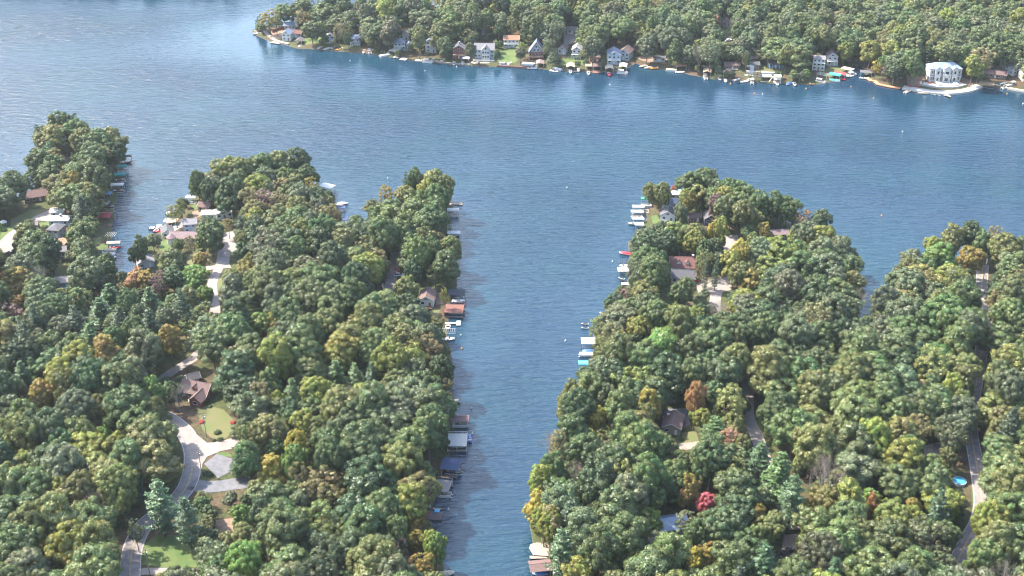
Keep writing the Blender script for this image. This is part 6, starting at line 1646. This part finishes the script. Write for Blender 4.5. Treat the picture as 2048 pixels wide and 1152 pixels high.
 (362,812,42,22,'P','bluepine'),(385,838,30,16,'P','bluepine'),(318,1000,32,24,'P','bluepine'),(360,985,34,27,'P','bluepine'),(372,1030,30,22,'P','bluepine'),(355,790,18,12,'D','grey'),(345,782,16,12,'B','deep'),(448,790,38,22,'B','green'),(462,722,22,18,'T','tan'),(425,690,36,22,'B','mid'),(405,640,28,18,'T','olive'),
 (585,786,20,20,'P','brightpine'),(710,752,20,18,'P','brightpine'),(745,752,18,18,'P','bluepine'),(672,748,22,18,'P','brightpine'),(700,800,26,18,'D','olive'),(594,895,22,20,'B','yellow'),(612,850,28,20,'B','yg'),(548,940,28,18,'B','yellow'),(590,930,30,22,'B','lime'),(600,955,22,20,'T','tan'),
 (525,664,8,8,'B','red'),(548,664,16,12,'T','rust'),(520,650,24,16,'B','lime'),(545,648,22,14,'B','yg'),(680,702,36,22,'B','yg'),(768,790,16,18,'T','tan'),(860,700,28,20,'T','tan'),(885,775,22,16,'T','tan'),(870,752,18,12,'D','plum'),(630,660,24,16,'D','grey'),
 (484,1034,22,14,'B','lime'),(455,1022,22,18,'T','olive'),(470,1110,14,12,'B','yellow'),(490,1130,40,22,'B','lime'),(690,990,0,0,'',''),(655,1040,16,12,'T','tan'),(800,1104,18,16,'T','plum'),(815,1140,20,14,'T','rust'),(872,1100,25,18,'B','lime'),(862,1090,22,16,'B','yg'),(845,1130,26,16,'T','gold'),(855,1060,14,10,'T','tan'),
 (830,1050,20,14,'B','gold'),(770,1020,40,22,'B','mid'),(820,1010,38,22,'B','yg'),(500,820,40,22,'B','grey'),(520,790,26,20,'T','tan'),(440,965,24,18,'T','grey'),(466,950,26,20,'T','grey'),(425,1110,38,20,'T','grey'),(270,1062,22,14,'T','grey'),(308,1130,20,10,'B','mid'),(110,1100,26,16,'B','yellow'),
 (140,1090,44,22,'B','yg'),(215,700,30,20,'B','gold'),(150,720,36,22,'B','yg'),(80,790,28,18,'B','gold'),(30,780,24,18,'B','grey'),(305,780,20,18,'B','lime'),(280,850,36,22,'B','mid'),(210,870,16,12,'B','lime'),(200,1020,30,18,'D','plum'),(215,960,40,22,'B','olive'),(475,926,16,10,'P','pine'),(500,935,14,9,'P','pine'),
 (440,660,0,0,'',''),(240,640,24,24,'P','pine'),(270,660,24,24,'P','pine'),(300,650,24,24,'P','pine'),(330,640,22,22,'P','bluepine'),(200,620,26,24,'P','bluepine'),(160,600,24,22,'P','bluepine'),(220,590,24,22,'P','bluepine'),(260,610,22,22,'P','pine'),(180,670,22,22,'P','brightpine'),(120,660,24,24,'P','bluepine'),(300,600,22,22,'P','bluepine'),
 (100,690,26,24,'P','pine'),(150,640,24,24,'P','pine'),(230,680,24,22,'P','brightpine'),(340,680,22,20,'B','gold'),
]

def HAND_COLOURED(): return [h for h in HAND if h[5] in ('yellow', 'orange', 'red', 'pink', 'lime', 'gold', 'bluepine', 'brightpine') and h[4]]

# ---------------------------------------------------------------- trees: where the photograph shows water, and what must stay in view
OPEN_WATER = [(-500,-60),(505,-60),(513,30),(503,60),(512,72),(528,80),(548,88),(580,95),(640,103),(690,107),(740,111),(790,119),(830,124),(880,129),(930,134),(985,137),
 (1030,139),(1090,142),(1150,146),(1246,147),(1262,134),(1275,129),(1310,139),(1350,143),(1380,152),(1440,163),(1500,167),(1620,172),(1660,168),(1690,158),(1706,134),
 (1720,132),(1730,152),(1790,179),(1880,192),(1950,186),(2048,187),(2500,200),(2500,500),(2048,484),(2002,470),(1962,455),(1930,446),(1900,455),(1872,476),(1842,482),(1800,520),
 (1782,556),(1758,580),(1735,566),(1726,550),(1714,505),(1700,476),(1668,470),(1664,432),(1642,415),(1616,428),(1600,424),(1594,408),(1560,394),(1520,388),(1482,372),(1440,354),
 (1410,347),(1372,350),(1352,374),(1332,370),(1298,369),(1288,390),(1284,408),(1262,430),(1262,448),(1264,468),(1252,486),(1250,508),(1240,520),(1236,570),(1218,584),(1205,606),
 (1194,630),(1172,634),(1166,660),(1160,690),(1154,735),(1142,770),(1124,800),(1118,845),(1122,872),(1094,892),(1088,930),(1062,950),(1048,985),(1050,1010),(1026,1048),(1034,1080),
 (1054,1090),(1052,1150),(1056,1210),(1060,1700),(930,1700),(905,1210),(897,1120),(902,1085),(884,1066),(880,1050),(876,1010),(884,985),(900,950),(905,925),(908,895),(914,860),(912,815),(910,778),(918,742),
 (906,705),(908,660),(902,640),(906,610),(920,590),(918,570),(930,525),(918,484),(908,466),(910,420),(908,372),(880,344),(842,346),(812,350),(800,378),(780,376),(756,394),
 (734,406),(734,444),(714,450),(690,444),(692,402),(672,382),(652,356),(630,330),(600,305),(562,302),(510,310),(450,318),(425,345),(400,341),(377,348),(378,400),
 (362,390),(344,400),(338,430),(324,452),(305,452),(298,470),(264,476),(258,510),(262,535),(238,532),(222,500),(224,470),(224,440),(230,400),(244,375),(256,335),(258,305),(252,268),
 (230,254),(190,260),(160,235),(130,228),(90,238),(84,256),(66,250),(60,280),(76,300),(52,318),(36,335),(10,346),(4,322),(-500,300)]
KEEP = [  # places seen between the trees: picture outlines (or boxes u0,v0,u1,v1)
 [(240,1152),(246,1105),(262,1062),(285,1048),(292,1060),(286,1100),(282,1150)], [(340,835),(352,832),(400,868),(414,885),(446,886),(462,912),(460,944),(438,962),(492,962),(492,978),(384,984),(362,968),(366,900)],
 (402,816,462,876),(286,1078,388,1134),(380,764,428,806),(384,746,432,762),(334,715,372,752),(372,704,392,722),(376,792,400,806),(436,1042,464,1062),(284,1138,320,1148),
 (447,478,470,528),(418,527,444,536),(424,545,442,585),(424,618,436,628),(402,404,424,420),(405,414,466,436),(366,440,394,462),(334,455,392,478),(323,454,348,470),(330,438,374,452),(278,512,306,532),(322,484,342,500),(376,510,410,522),
 (56,380,96,412),(30,420,76,440),(76,424,106,442),(103,416,142,450),(102,448,128,474),(0,440,30,470),(0,478,26,504),(120,476,140,494),(92,534,140,552),(118,556,142,575),(126,302,146,334),(190,420,224,450),(196,478,234,508),
 (778,510,794,586),(784,538,806,556),(838,574,870,616),(862,596,882,640),(890,630,906,650),
 (1338,508,1392,562),(1394,556,1462,580),(1420,572,1444,608),(1452,545,1466,560),(1450,474,1476,500),(1540,462,1574,482),(1376,430,1398,450),(1320,425,1352,444),(1344,386,1356,400),(1300,432,1318,446),(1408,425,1428,460),
 (1326,826,1364,868),(1330,812,1362,830),(1360,870,1390,896),(1494,780,1524,878),(1322,1044,1350,1064),(1358,880,1384,892),
 (1564,1080,1598,1118),(1956,545,1972,612),(1940,860,1960,928),(1950,945,1970,1012),(1920,1100,1936,1136),(1846,886,1878,912),(1908,958,1928,974),(1727,606,1744,634),
 (229,337,256,360),(225,370,249,382),(210,385,226,393),(203,405,228,418),(246,316,266,328),(1262,414,1288,460),(1241,502,1258,512),(1238,522,1258,572),(1160,682,1184,716),(1157,726,1180,736),(1058,1092,1096,1150),(894,404,918,434),(892,454,911,474),(910,582,930,600),(898,600,928,632),(886,640,906,660),(888,666,908,684),(914,833,938,854),(905,862,932,902),(890,914,920,946),(876,956,903,992),(852,1015,888,1043),(642,362,668,382),(672,402,692,418),
 # far shore
 (568,60,602,84),(570,44,592,56),(545,55,570,68),(656,66,668,80),(704,62,722,84),(789,78,810,98),(802,62,822,78),(852,84,872,102),(906,84,932,120),(951,80,990,124),(1007,68,1040,92),
 (1059,78,1086,114),(1116,84,1136,104),(1144,82,1164,112),(1213,86,1266,126),(1134,54,1154,80),(1446,124,1482,138),(1535,120,1562,132),(1624,114,1650,140),(1652,100,1674,130),(1851,130,1918,180),(1810,150,1850,178),(1918,158,1956,182),
 (1957,160,1986,180),(1972,138,2036,168),(1442,32,1464,48),(1440,52,1464,64),(1450,76,1464,84),(1000,98,1034,124),(1502,100,1516,116),(1126,116,1146,132),(1384,75,1400,80),(1444,132,1480,144),(1500,132,1600,144),(1270,112,1336,130),(1640,138,1692,150),(590,76,640,90),(960,58,990,68),(1700,126,1730,160),
]
def as_poly(k):
    return [(k[0], k[1]), (k[2], k[1]), (k[2], k[3]), (k[0], k[3])] if isinstance(k, tuple) else k
KEEP = [as_poly(k) for k in KEEP]
kp = []
for k in KEEP:
    xs = [p[0] for p in k]; ys = [p[1] for p in k]
    gx, gy = np.meshgrid(np.arange(min(xs), max(xs) + .1, 5), np.arange(min(ys), max(ys) + .1, 4))
    gx = gx.ravel(); gy = gy.ravel(); i = in_poly(gx, gy, k)
    kp.append(np.stack([gx[i], gy[i]], 1)); kp.append(np.array(k, float))
kp0 = list(kp)
for (u_, v_, rp_, H_, k_, c_) in HAND_COLOURED():
    for q_ in (.0, .35, .7):
        for w_ in range(6): kp.append(np.array([[u_ + rp_ * q_ * math.cos(w_ * 1.047), v_ + rp_ * q_ * math.sin(w_ * 1.047)]]))
KP_VIEW = np.concatenate(kp0)
KP = np.concatenate(kp)

ANG = np.linspace(0, 2 * math.pi, 12, endpoint=False)

def crown_px(x, y, z, H, r, low=.28):
    cz = z + H * (1 + low) / 2
    u, v, s = proj(x, y, cz)
    dep = np.arctan2(CAM_H - cz, np.hypot(x, y))
    az = H * (1 - low) / 2
    rv = np.sqrt((az * np.cos(dep)) ** 2 + (r * np.sin(dep)) ** 2) * s
    return u, v, r * s, rv

def blocked(x, y, z, H, r, shrink=.86):
    """which of these trees would hide open water or a kept view"""
    u, v, ru, rv = crown_px(x, y, z, H, r)
    bad = np.zeros(len(u), bool)
    for a in ANG:
        bad |= in_poly(u + ru * shrink * math.cos(a), v + rv * shrink * math.sin(a), OPEN_WATER)
    bad |= in_poly(u, v, OPEN_WATER)
    for i in range(0, len(u)):
        if bad[i]: continue
        q = ((KP[:, 0] - u[i]) / (ru[i] * shrink)) ** 2 + ((KP[:, 1] - v[i]) / (rv[i] * shrink)) ** 2
        if (q < 1).any(): bad[i] = True
    return bad

TREES = []      # (x, y, z, H, r, kind, tint name, tint, hand placed)
def jit_tint(c, a=.16):
    t = TINT[c]; k = 1 + rng.normal(0, a * .6)
    return tuple(float(np.clip(TINT_GAIN * ch * k * (1 + rng.normal(0, a * .35)), .004, .6)) for ch in t)

mx, my = [], []
for hi, (u, v, rp, H, k, c) in enumerate(HAND):
    if not k: continue
    if k == 'P' and u < 350 and 580 < v < 700:
        H -= 3 + (hi * 7) % 5
        if hi % 2: k, c = 'B', ('mid', 'grey', 'green')[hi % 3]
    low = .28
    g = 1.5
    for _ in range(4):
        p = P0(u, v, g + H * (1 + low) / 2)
        g = gz(p.x, p.y)
    if g < .3:      # over the water: bring it back onto the bank
        best = None
        for dx in range(-16, 17, 2):
            for dy in range(-16, 17, 2):
                q = (p.x + dx, p.y + dy); h = gz(*q)
                if h > .6 and (best is None or dx * dx + dy * dy < best[0]): best = (dx * dx + dy * dy, q, h)
        if best is None: continue
        p = Vector((best[1][0], best[1][1], 0)); g = best[2]
    s = proj(p.x, p.y, g + H * .6)[2]
    r = max(2.0, rp / s)
    kind = k
    if k == 'P': r *= 1.25
    def hides(r_):
        uu, vv, ru, rv = crown_px(p.x, p.y, g, H, r_)
        q = ((KP_VIEW[:, 0] - uu) / (ru * .72)) ** 2 + ((KP_VIEW[:, 1] - vv) / (rv * .72)) ** 2
        return (q < 1).sum()
    if hides(r) > 1:
        r *= .75
        if hides(r) > 2 and c not in ('yellow', 'orange', 'red', 'pink', 'gold', 'lime') and rng.random() < .9: continue
    TREES.append((p.x, p.y, g, float(H), float(r), kind, c, jit_tint(c, .10), True))
print('hand trees', len(TREES))

# ---- the rest of the wood: drawn at random, big crowns first, then smaller ones into the gaps
CELL = 12.0
gridh = {}
def near(x, y, r):
    cx, cy = int(x // CELL), int(y // CELL)
    for i in range(cx - 2, cx + 3):
        for j in range(cy - 2, cy + 3):
            for t in gridh.get((i, j), ()):
                yield t
def put(t):
    gridh.setdefault((int(t[0] // CELL), int(t[1] // CELL)), []).append(t)
for t in TREES: put(t)

def rand_kind(x, y, u, v, li, H):
    w = lowfreq(x * 2.3, y * 2.3) * .9 + rng.normal(0, .11)
    q = rng.random()
    nearleft = (u < 420 and 560 < v < 800)
    if li == 0 and nearleft and q < .22: return ('P', rng.choice(['pine', 'bluepine', 'brightpine']))
    if q < .025: return ('P', rng.choice(['pine', 'bluepine']))
    if q < .030: return ('D', 'bare')
    if q < .075: return ('T', rng.choice(['tan', 'olive', 'plum', 'grey', 'grey']))
    if q < .105: return ('B', rng.choice(['gold', 'yg', 'yg', 'rust', 'yg', 'lime']))
    low = v > 900
    if w > .74: c = rng.choice(['yg', 'olive', 'olive', 'mid'])
    elif w > .52: c = rng.choice(['olive', 'mid', 'mid', 'grey', 'green'])
    else: c = rng.choice(['green', 'mid', 'deep', 'grey', 'green', 'olive'] if low or li != 2 else ['green', 'mid', 'grey', 'grey', 'mid'])
    return (rng.choice(['B', 'B', 'B', 'B', 'T']) if c in ('grey', 'olive') else 'B', c)

PASSES = [(7.6, 23, 15000), (6.4, 21, 15000), (5.2, 18, 14000), (4.0, 14, 14000), (2.9, 9, 12000), (2.0, 5.5, 7000)]
for li in range(4):
    poly = LANDS[li][1]
    xs = [p[0] for p in poly]; ys = [p[1] for p in poly]
    x0, x1, y0, y1 = max(min(xs), -560), min(max(xs), 560), max(min(ys), 192), min(max(ys), 1330)
    for pi, (r0, H0, n) in enumerate(PASSES):
        if li == 3 and pi > 2: continue
        if li == 2: n = int(n * 1.5)
        x = rng.uniform(x0, x1, n); y = rng.uniform(y0, y1, n)
        u, v, s = proj(x, y, 10)
        k = (u > -260) & (u < 2310) & (v < 1800)
        if li == 2: k &= (v > -55)
        if li == 3: k &= rng.random(n) < .35
        x, y = x[k], y[k]
        k = in_poly(x, y, poly); x, y = x[k], y[k]
        d = edge_dist(x, y, poly); k = d > (1.2 if r0 < 4 else 2.2); x, y, d = x[k], y[k], d[k]
        for typ, pts, mg in CLEAR:
            if len(x) == 0: break
            if typ == 'path': k = edge_dist(x, y, pts, False) > mg
            else: k = ~in_poly(x, y, pts) & (edge_dist(x, y, pts) > mg)
            x, y = x[k], y[k]
        n = len(x)
        if not n: continue
        r = r0 * rng.uniform(.82, 1.18, n); H = H0 * rng.uniform(.78, 1.2, n)
        z = np.array([gz(a, b) for a, b in zip(x, y)])
        bad = blocked(x, y, z, H, r)
        u, v, s = proj(x, y, z)
        for i in range(n):
            if bad[i] or z[i] < .3: continue
            ok = True
            for t in near(x[i], y[i], r[i]):
                f = .63 if r0 > 4.5 else .60
                if (t[0] - x[i]) ** 2 + (t[1] - y[i]) ** 2 < (f * (t[4] + r[i])) ** 2: ok = False; break
            if not ok: continue
            kd, c = rand_kind(x[i], y[i], u[i], v[i], li, H[i])
            if r[i] > 5.4 and c in ('plum', 'rust', 'gold', 'lime'): c = rng.choice(['olive', 'yg', 'grey'])
            if kd == 'P' and r[i] > 6: r[i] = 5.2
            if kd == 'D' and r[i] > 4.2: r[i] = 4.2
            t = (float(x[i]), float(y[i]), float(z[i]), float(H[i]), float(r[i]), kd, str(c), jit_tint(str(c)), False)
            TREES.append(t); put(t)
print('all trees', len(TREES))

# ---------------------------------------------------------------- trees: the objects
LANDMARKS = [  # picture place, phrase
 ((405,785),'the brown-roofed house by the road bend'),((430,845),'the mown front lawn'),((385,905),'the road junction'),((262,1110),'the curving road with white edges'),((335,1105),'the bright green verge'),((435,930),'the dark asphalt pad'),
 ((855,600),'the white-walled gabled house by the channel'),((905,615),'the brown boathouse deck'),((895,645),'the white T dock'),((790,540),'the lane with the red car'),((905,408),'the peninsula tip with the wooden dock'),
 ((925,842),'the brown-roofed boat lift'),((918,885),'the white double-deck boathouse'),((905,930),'the navy-roofed boat shelter'),((888,975),'the deck with the orange kayak'),((866,1028),'the dark deck with the blue tarp'),((890,1110),'the channel mouth below the decks'),
 ((1345,845),'the brown-roofed house with the dark drive'),((1340,1050),'the pale blue metal roof'),((1575,1100),'the black pickup'),((1362,540),'the red-roofed house with dormers'),((1432,590),'the pale cul-de-sac'),((1335,436),'the white gable cottage'),((1275,424),'the twin white boat canopies'),
 ((1557,472),'the dark blue shed'),((1174,690),'the white-roofed boat shelter'),((1170,730),'the turquoise boat canopy'),((1075,1130),'the brown boathouse at the channel'),((1510,850),'the narrow pale lane'),((1960,985),'the grey lane with the verge'),((1918,966),'the round blue pool'),((1964,590),'the lane on the eastern cape'),
 ((1912,1135),'the lane dipping into shade'),((75,395),'the long brown house'),((122,440),'the white-roofed bungalow'),((208,432),'the red-roofed boathouse'),((215,495),'the cream pontoon docks'),((134,312),'the pale drive near the cape tip'),((240,345),'the teal boat canopies'),((365,468),'the long mauve roof'),((435,424),'the white flat roofs'),
 ((455,500),'the bright lane on the second cape'),((288,522),'the grey boathouse roof'),((660,370),'the white boathouse roof'),((683,412),'the white boat dock'),((128,565),'the grey-roofed blue cottage'),((345,735),'the sunlit lane in the wood'),((430,625),'the pale turning spot'),((628,770),'the shaded lane in the wood'),
 ((540,62),'the far cape seawall'),((575,75),'the white cottage by the seawall'),((800,90),'the porched grey house'),((862,90),'the three-storey windowed house'),((918,110),'the red-brown house with the chimney'),((970,100),'the cross-gabled white house'),((1023,82),'the balcony house with orange roofs'),((1073,98),'the A-frame house'),((1152,98),'the white metal-roofed house'),
 ((1235,105),'the grey twin-roofed house'),((1305,125),'the sandy boat landing'),((1412,145),'the brown lakeside boathouse'),((1508,150),'the white stairs and lift'),((1550,128),'the white framed porch house'),((1636,125),'the white tiered house'),((1712,145),'the small inlet'),((1780,170),'the orange boardwalk'),((1884,155),'the white mansion'),((1990,150),'the long brown boat shed'),
 ((1450,42),'the hut on the green lawn'),((1140,70),'the pale drive behind the far houses'),((1430,77),'the far white road'),((1000,215),'the open lake'),((1735,620),'the narrow cove')]
LMW = [(G(*p).xy, t) for p, t in LANDMARKS if t != 'the open lake']

def visible_score(t):
    u, v, ru, rv = crown_px(t[0], t[1], t[2], t[3], t[4])
    if u + ru < 4 or u - ru > 2044 or v - rv > 1148 or v + rv < 3: return -1
    hid = 0          # crowns standing just before it and as high in the picture
    for o in near(t[0], t[1], t[4]):
        if o is t or o[1] >= t[1]: continue
        uo, vo, ro, rvo = crown_px(o[0], o[1], o[2], o[3], o[4])
        if ((uo - u) / ro) ** 2 + ((vo - (v - rv * .3)) / rvo) ** 2 < .55: hid += 1
    return ru * rv * (.15 if hid else 1) * (1.4 if t[8] else 1)

groups = {}
for t in TREES:
    kn = {'B': 'broadleaf', 'T': 'broadleaf', 'P': 'pine', 'D': 'bare'}[t[5]]
    if kn == 'broadleaf' and t[6] in ('gold', 'yellow', 'orange', 'tan', 'rust', 'red', 'pink', 'plum', 'yg', 'lime'): kn = 'autumn'
    if kn == 'broadleaf' and t[3] < 7.5: kn = 'sapling'
    groups.setdefault(kn, []).append((visible_score(t), t))
LIMIT = {'broadleaf': 300, 'autumn': 290, 'pine': 200, 'bare': 120, 'sapling': 60}
NAME = {'broadleaf': 'broadleaf_tree', 'autumn': 'autumn_tree', 'pine': 'pine_tree', 'bare': 'bare_tree', 'sapling': 'young_tree'}
GROUP = {'broadleaf': 'green broadleaf trees around the lake', 'autumn': 'broadleaf trees turning to autumn colours', 'pine': 'pines among the broadleaf trees', 'bare': 'leafless trees in the wood', 'sapling': 'young trees and tall shrubs'}
single, rest = [], []
for kn, lst in groups.items():
    lst.sort(key=lambda q: -q[0])
    for i, (s_, t) in enumerate(lst):
        (single if i < LIMIT[kn] and s_ > 6 else rest).append((kn, t))
print('single', len(single), 'rest', len(rest), {k: len(v) for k, v in groups.items()})

def describe(kn, t):
    u, v, ru, rv = crown_px(t[0], t[1], t[2], t[3], t[4])
    size = 'towering' if t[3] > 24 else 'tall' if t[3] > 20 else 'mid-sized' if t[3] > 15 else 'low' if t[3] > 9 else 'small'
    form = 'wide' if t[4] > 7.2 else 'slim' if t[4] / t[3] < .27 else ''
    noun = {'broadleaf': 'leafy tree', 'autumn': 'autumn tree', 'pine': 'pine', 'bare': 'tree', 'sapling': 'shrub'}[kn]
    sky_ = {'T': 'thin-crowned ', 'B': ''}.get(t[5], '')
    best = min(LMW, key=lambda l: (l[0].x - t[0]) ** 2 + (l[0].y - t[1]) ** 2)
    dx, dy = t[0] - best[0].x, t[1] - best[0].y
    dist = math.hypot(dx, dy)
    rel = 'behind' if dy > abs(dx) * .8 else 'in front of' if -dy > abs(dx) * .8 else 'to one side of' if dx < 0 else 'beside'
    if dx < 0 and rel == 'to one side of': rel = 'on the west side of'
    elif rel == 'beside': rel = 'on the east side of'
    col = WORD[t[6]]
    return (' '.join(f'{size} {form} {col} {sky_}{noun} {rel}'.split()), best[1], dist)

ORD = ['nearest one'] + [w + ' nearest' for w in 'second third fourth fifth sixth seventh eighth ninth tenth eleventh twelfth thirteenth fourteenth fifteenth sixteenth seventeenth eighteenth nineteenth twentieth'.split()]
lab = {}
for i, (kn, t) in enumerate(single):
    a, b, d = describe(kn, t)
    w = f'{a} {b}'.split()
    while len(w) > 14:
        for drop in ('mid-sized', 'thin-crowned', 'slim', 'wide', 'the'):
            if drop in w: w.remove(drop); break
        else: w = w[:14]
    lab.setdefault(' '.join(w), []).append((d, i))
LABEL = {}
for a, lst in lab.items():
    lst.sort()
    for n, (d, i) in enumerate(lst):
        LABEL[i] = a + (', ' + (ORD[n] if n < 20 else 'far out') if len(lst) > 1 else '')

def pick(kind, t):
    return int(abs(hash((round(t[0], 1), round(t[1], 1)))) % len(PROTOS[kind]))
for i, (kn, t) in enumerate(single):
    x, y, z, H, r, kd, c, tint, hand = t
    j = pick(kd, t)
    crown, trunk = PROTOS[kd][j]
    sxy = r / PROTO_R[kd][j]; sz = H / PROTO_H[kd]
    root = empty(NAME[kn], (x, y, z - .05), float(rng.uniform(0, 6.283)), (sxy, sxy * float(rng.uniform(.9, 1.1)), sz))
    tag(root, LABEL[i], 'shrub' if kn == 'sapling' else 'tree', GROUP[kn])
    link('trunk', trunk, root)
    o = link('crown', crown, root)
    o['tint'] = [float(q) for q in tint]

# the mass of the wood beyond the trees that stand out
def scatter():
    protos = []
    hid = []
    order = []
    for kd in 'BTPD':
        for j, (crown, trunk) in enumerate(PROTOS[kd]):
            me = bpy.data.meshes.new('woodland_tree')
            bm = bmesh.new(); bm.from_mesh(crown); nf = len(bm.faces); bm.from_mesh(trunk)
            bm.faces.ensure_lookup_table()
            for f in bm.faces[nf:]: f.material_index = 1
            bm.to_mesh(me); bm.free()
            me.materials.append(FOL); me.materials.append(BARK if kd != 'D' else TWIG)
            order.append((kd, j)); protos.append(me)
    by = {k: [] for k in range(len(order))}
    for kn, t in rest:
        kd = t[5]; j = pick(kd, t); by[order.index((kd, j))].append(t)
    me = bpy.data.meshes.new('woodland')
    pts, rot, scl, tin, idx = [], [], [], [], []
    for k, lst in by.items():
        kd, j = order[k]
        for t in lst:
            pts.append((t[0], t[1], t[2] - .05)); rot.append((0, 0, float(rng.uniform(0, 6.283))))
            s = t[4] / PROTO_R[kd][j]; scl.append((s, s, t[3] / PROTO_H[kd])); tin.append(t[7]); idx.append(k)
    me.from_pydata(pts, [], [])
    for nm, typ, dat in (('rot', 'FLOAT_VECTOR', rot), ('scl', 'FLOAT_VECTOR', scl), ('tnt', 'FLOAT_VECTOR', tin)):
        a = me.attributes.new(nm, typ, 'POINT'); a.data.foreach_set('vector', np.array(dat, 'f').ravel())
    a = me.attributes.new('pick', 'INT', 'POINT'); a.data.foreach_set('value', np.array(idx, 'i'))
    ob = link('woodland', me)
    tag(ob, kind='stuff', label='dense mixed woodland filling the land between and beyond the trees that stand out')
    ng = bpy.data.node_groups.new('woodland', 'GeometryNodeTree')
    ng.interface.new_socket('Geometry', in_out='INPUT', socket_type='NodeSocketGeometry')
    ng.interface.new_socket('Geometry', in_out='OUTPUT', socket_type='NodeSocketGeometry')
    N, L = ng.nodes, ng.links
    gi, go = N.new('NodeGroupInput'), N.new('NodeGroupOutput')
    jn = N.new('GeometryNodeJoinGeometry')
    def attr(nm, typ):
        n = N.new('GeometryNodeInputNamedAttribute'); n.data_type = typ; n.inputs['Name'].default_value = nm
        return n.outputs['Attribute']
    for k, pm in enumerate(protos):
        po = bpy.data.objects.new('woodland_tree', pm)          # source shape, not linked to the scene
        oi = N.new('GeometryNodeObjectInfo'); oi.inputs['Object'].default_value = po
        iop = N.new('GeometryNodeInstanceOnPoints')
        cmp_ = N.new('FunctionNodeCompare'); cmp_.data_type = 'INT'; cmp_.operation = 'EQUAL'
        L.new(attr('pick', 'INT'), cmp_.inputs[2]); cmp_.inputs[3].default_value = k
        L.new(gi.outputs[0], iop.inputs['Points']); L.new(cmp_.outputs[0], iop.inputs['Selection'])
        L.new(oi.outputs['Geometry'], iop.inputs['Instance'])
        L.new(attr('rot', 'FLOAT_VECTOR'), iop.inputs['Rotation']); L.new(attr('scl', 'FLOAT_VECTOR'), iop.inputs['Scale'])
        st = N.new('GeometryNodeStoreNamedAttribute'); st.data_type = 'FLOAT_VECTOR'; st.domain = 'INSTANCE'
        st.inputs['Name'].default_value = 'tint'
        L.new(iop.outputs[0], st.inputs['Geometry']); L.new(attr('tnt', 'FLOAT_VECTOR'), st.inputs['Value'])
        L.new(st.outputs[0], jn.inputs[0])
    L.new(jn.outputs[0], go.inputs[0])
    md = ob.modifiers.new('woodland', 'NODES'); md.node_group = ng
scatter()
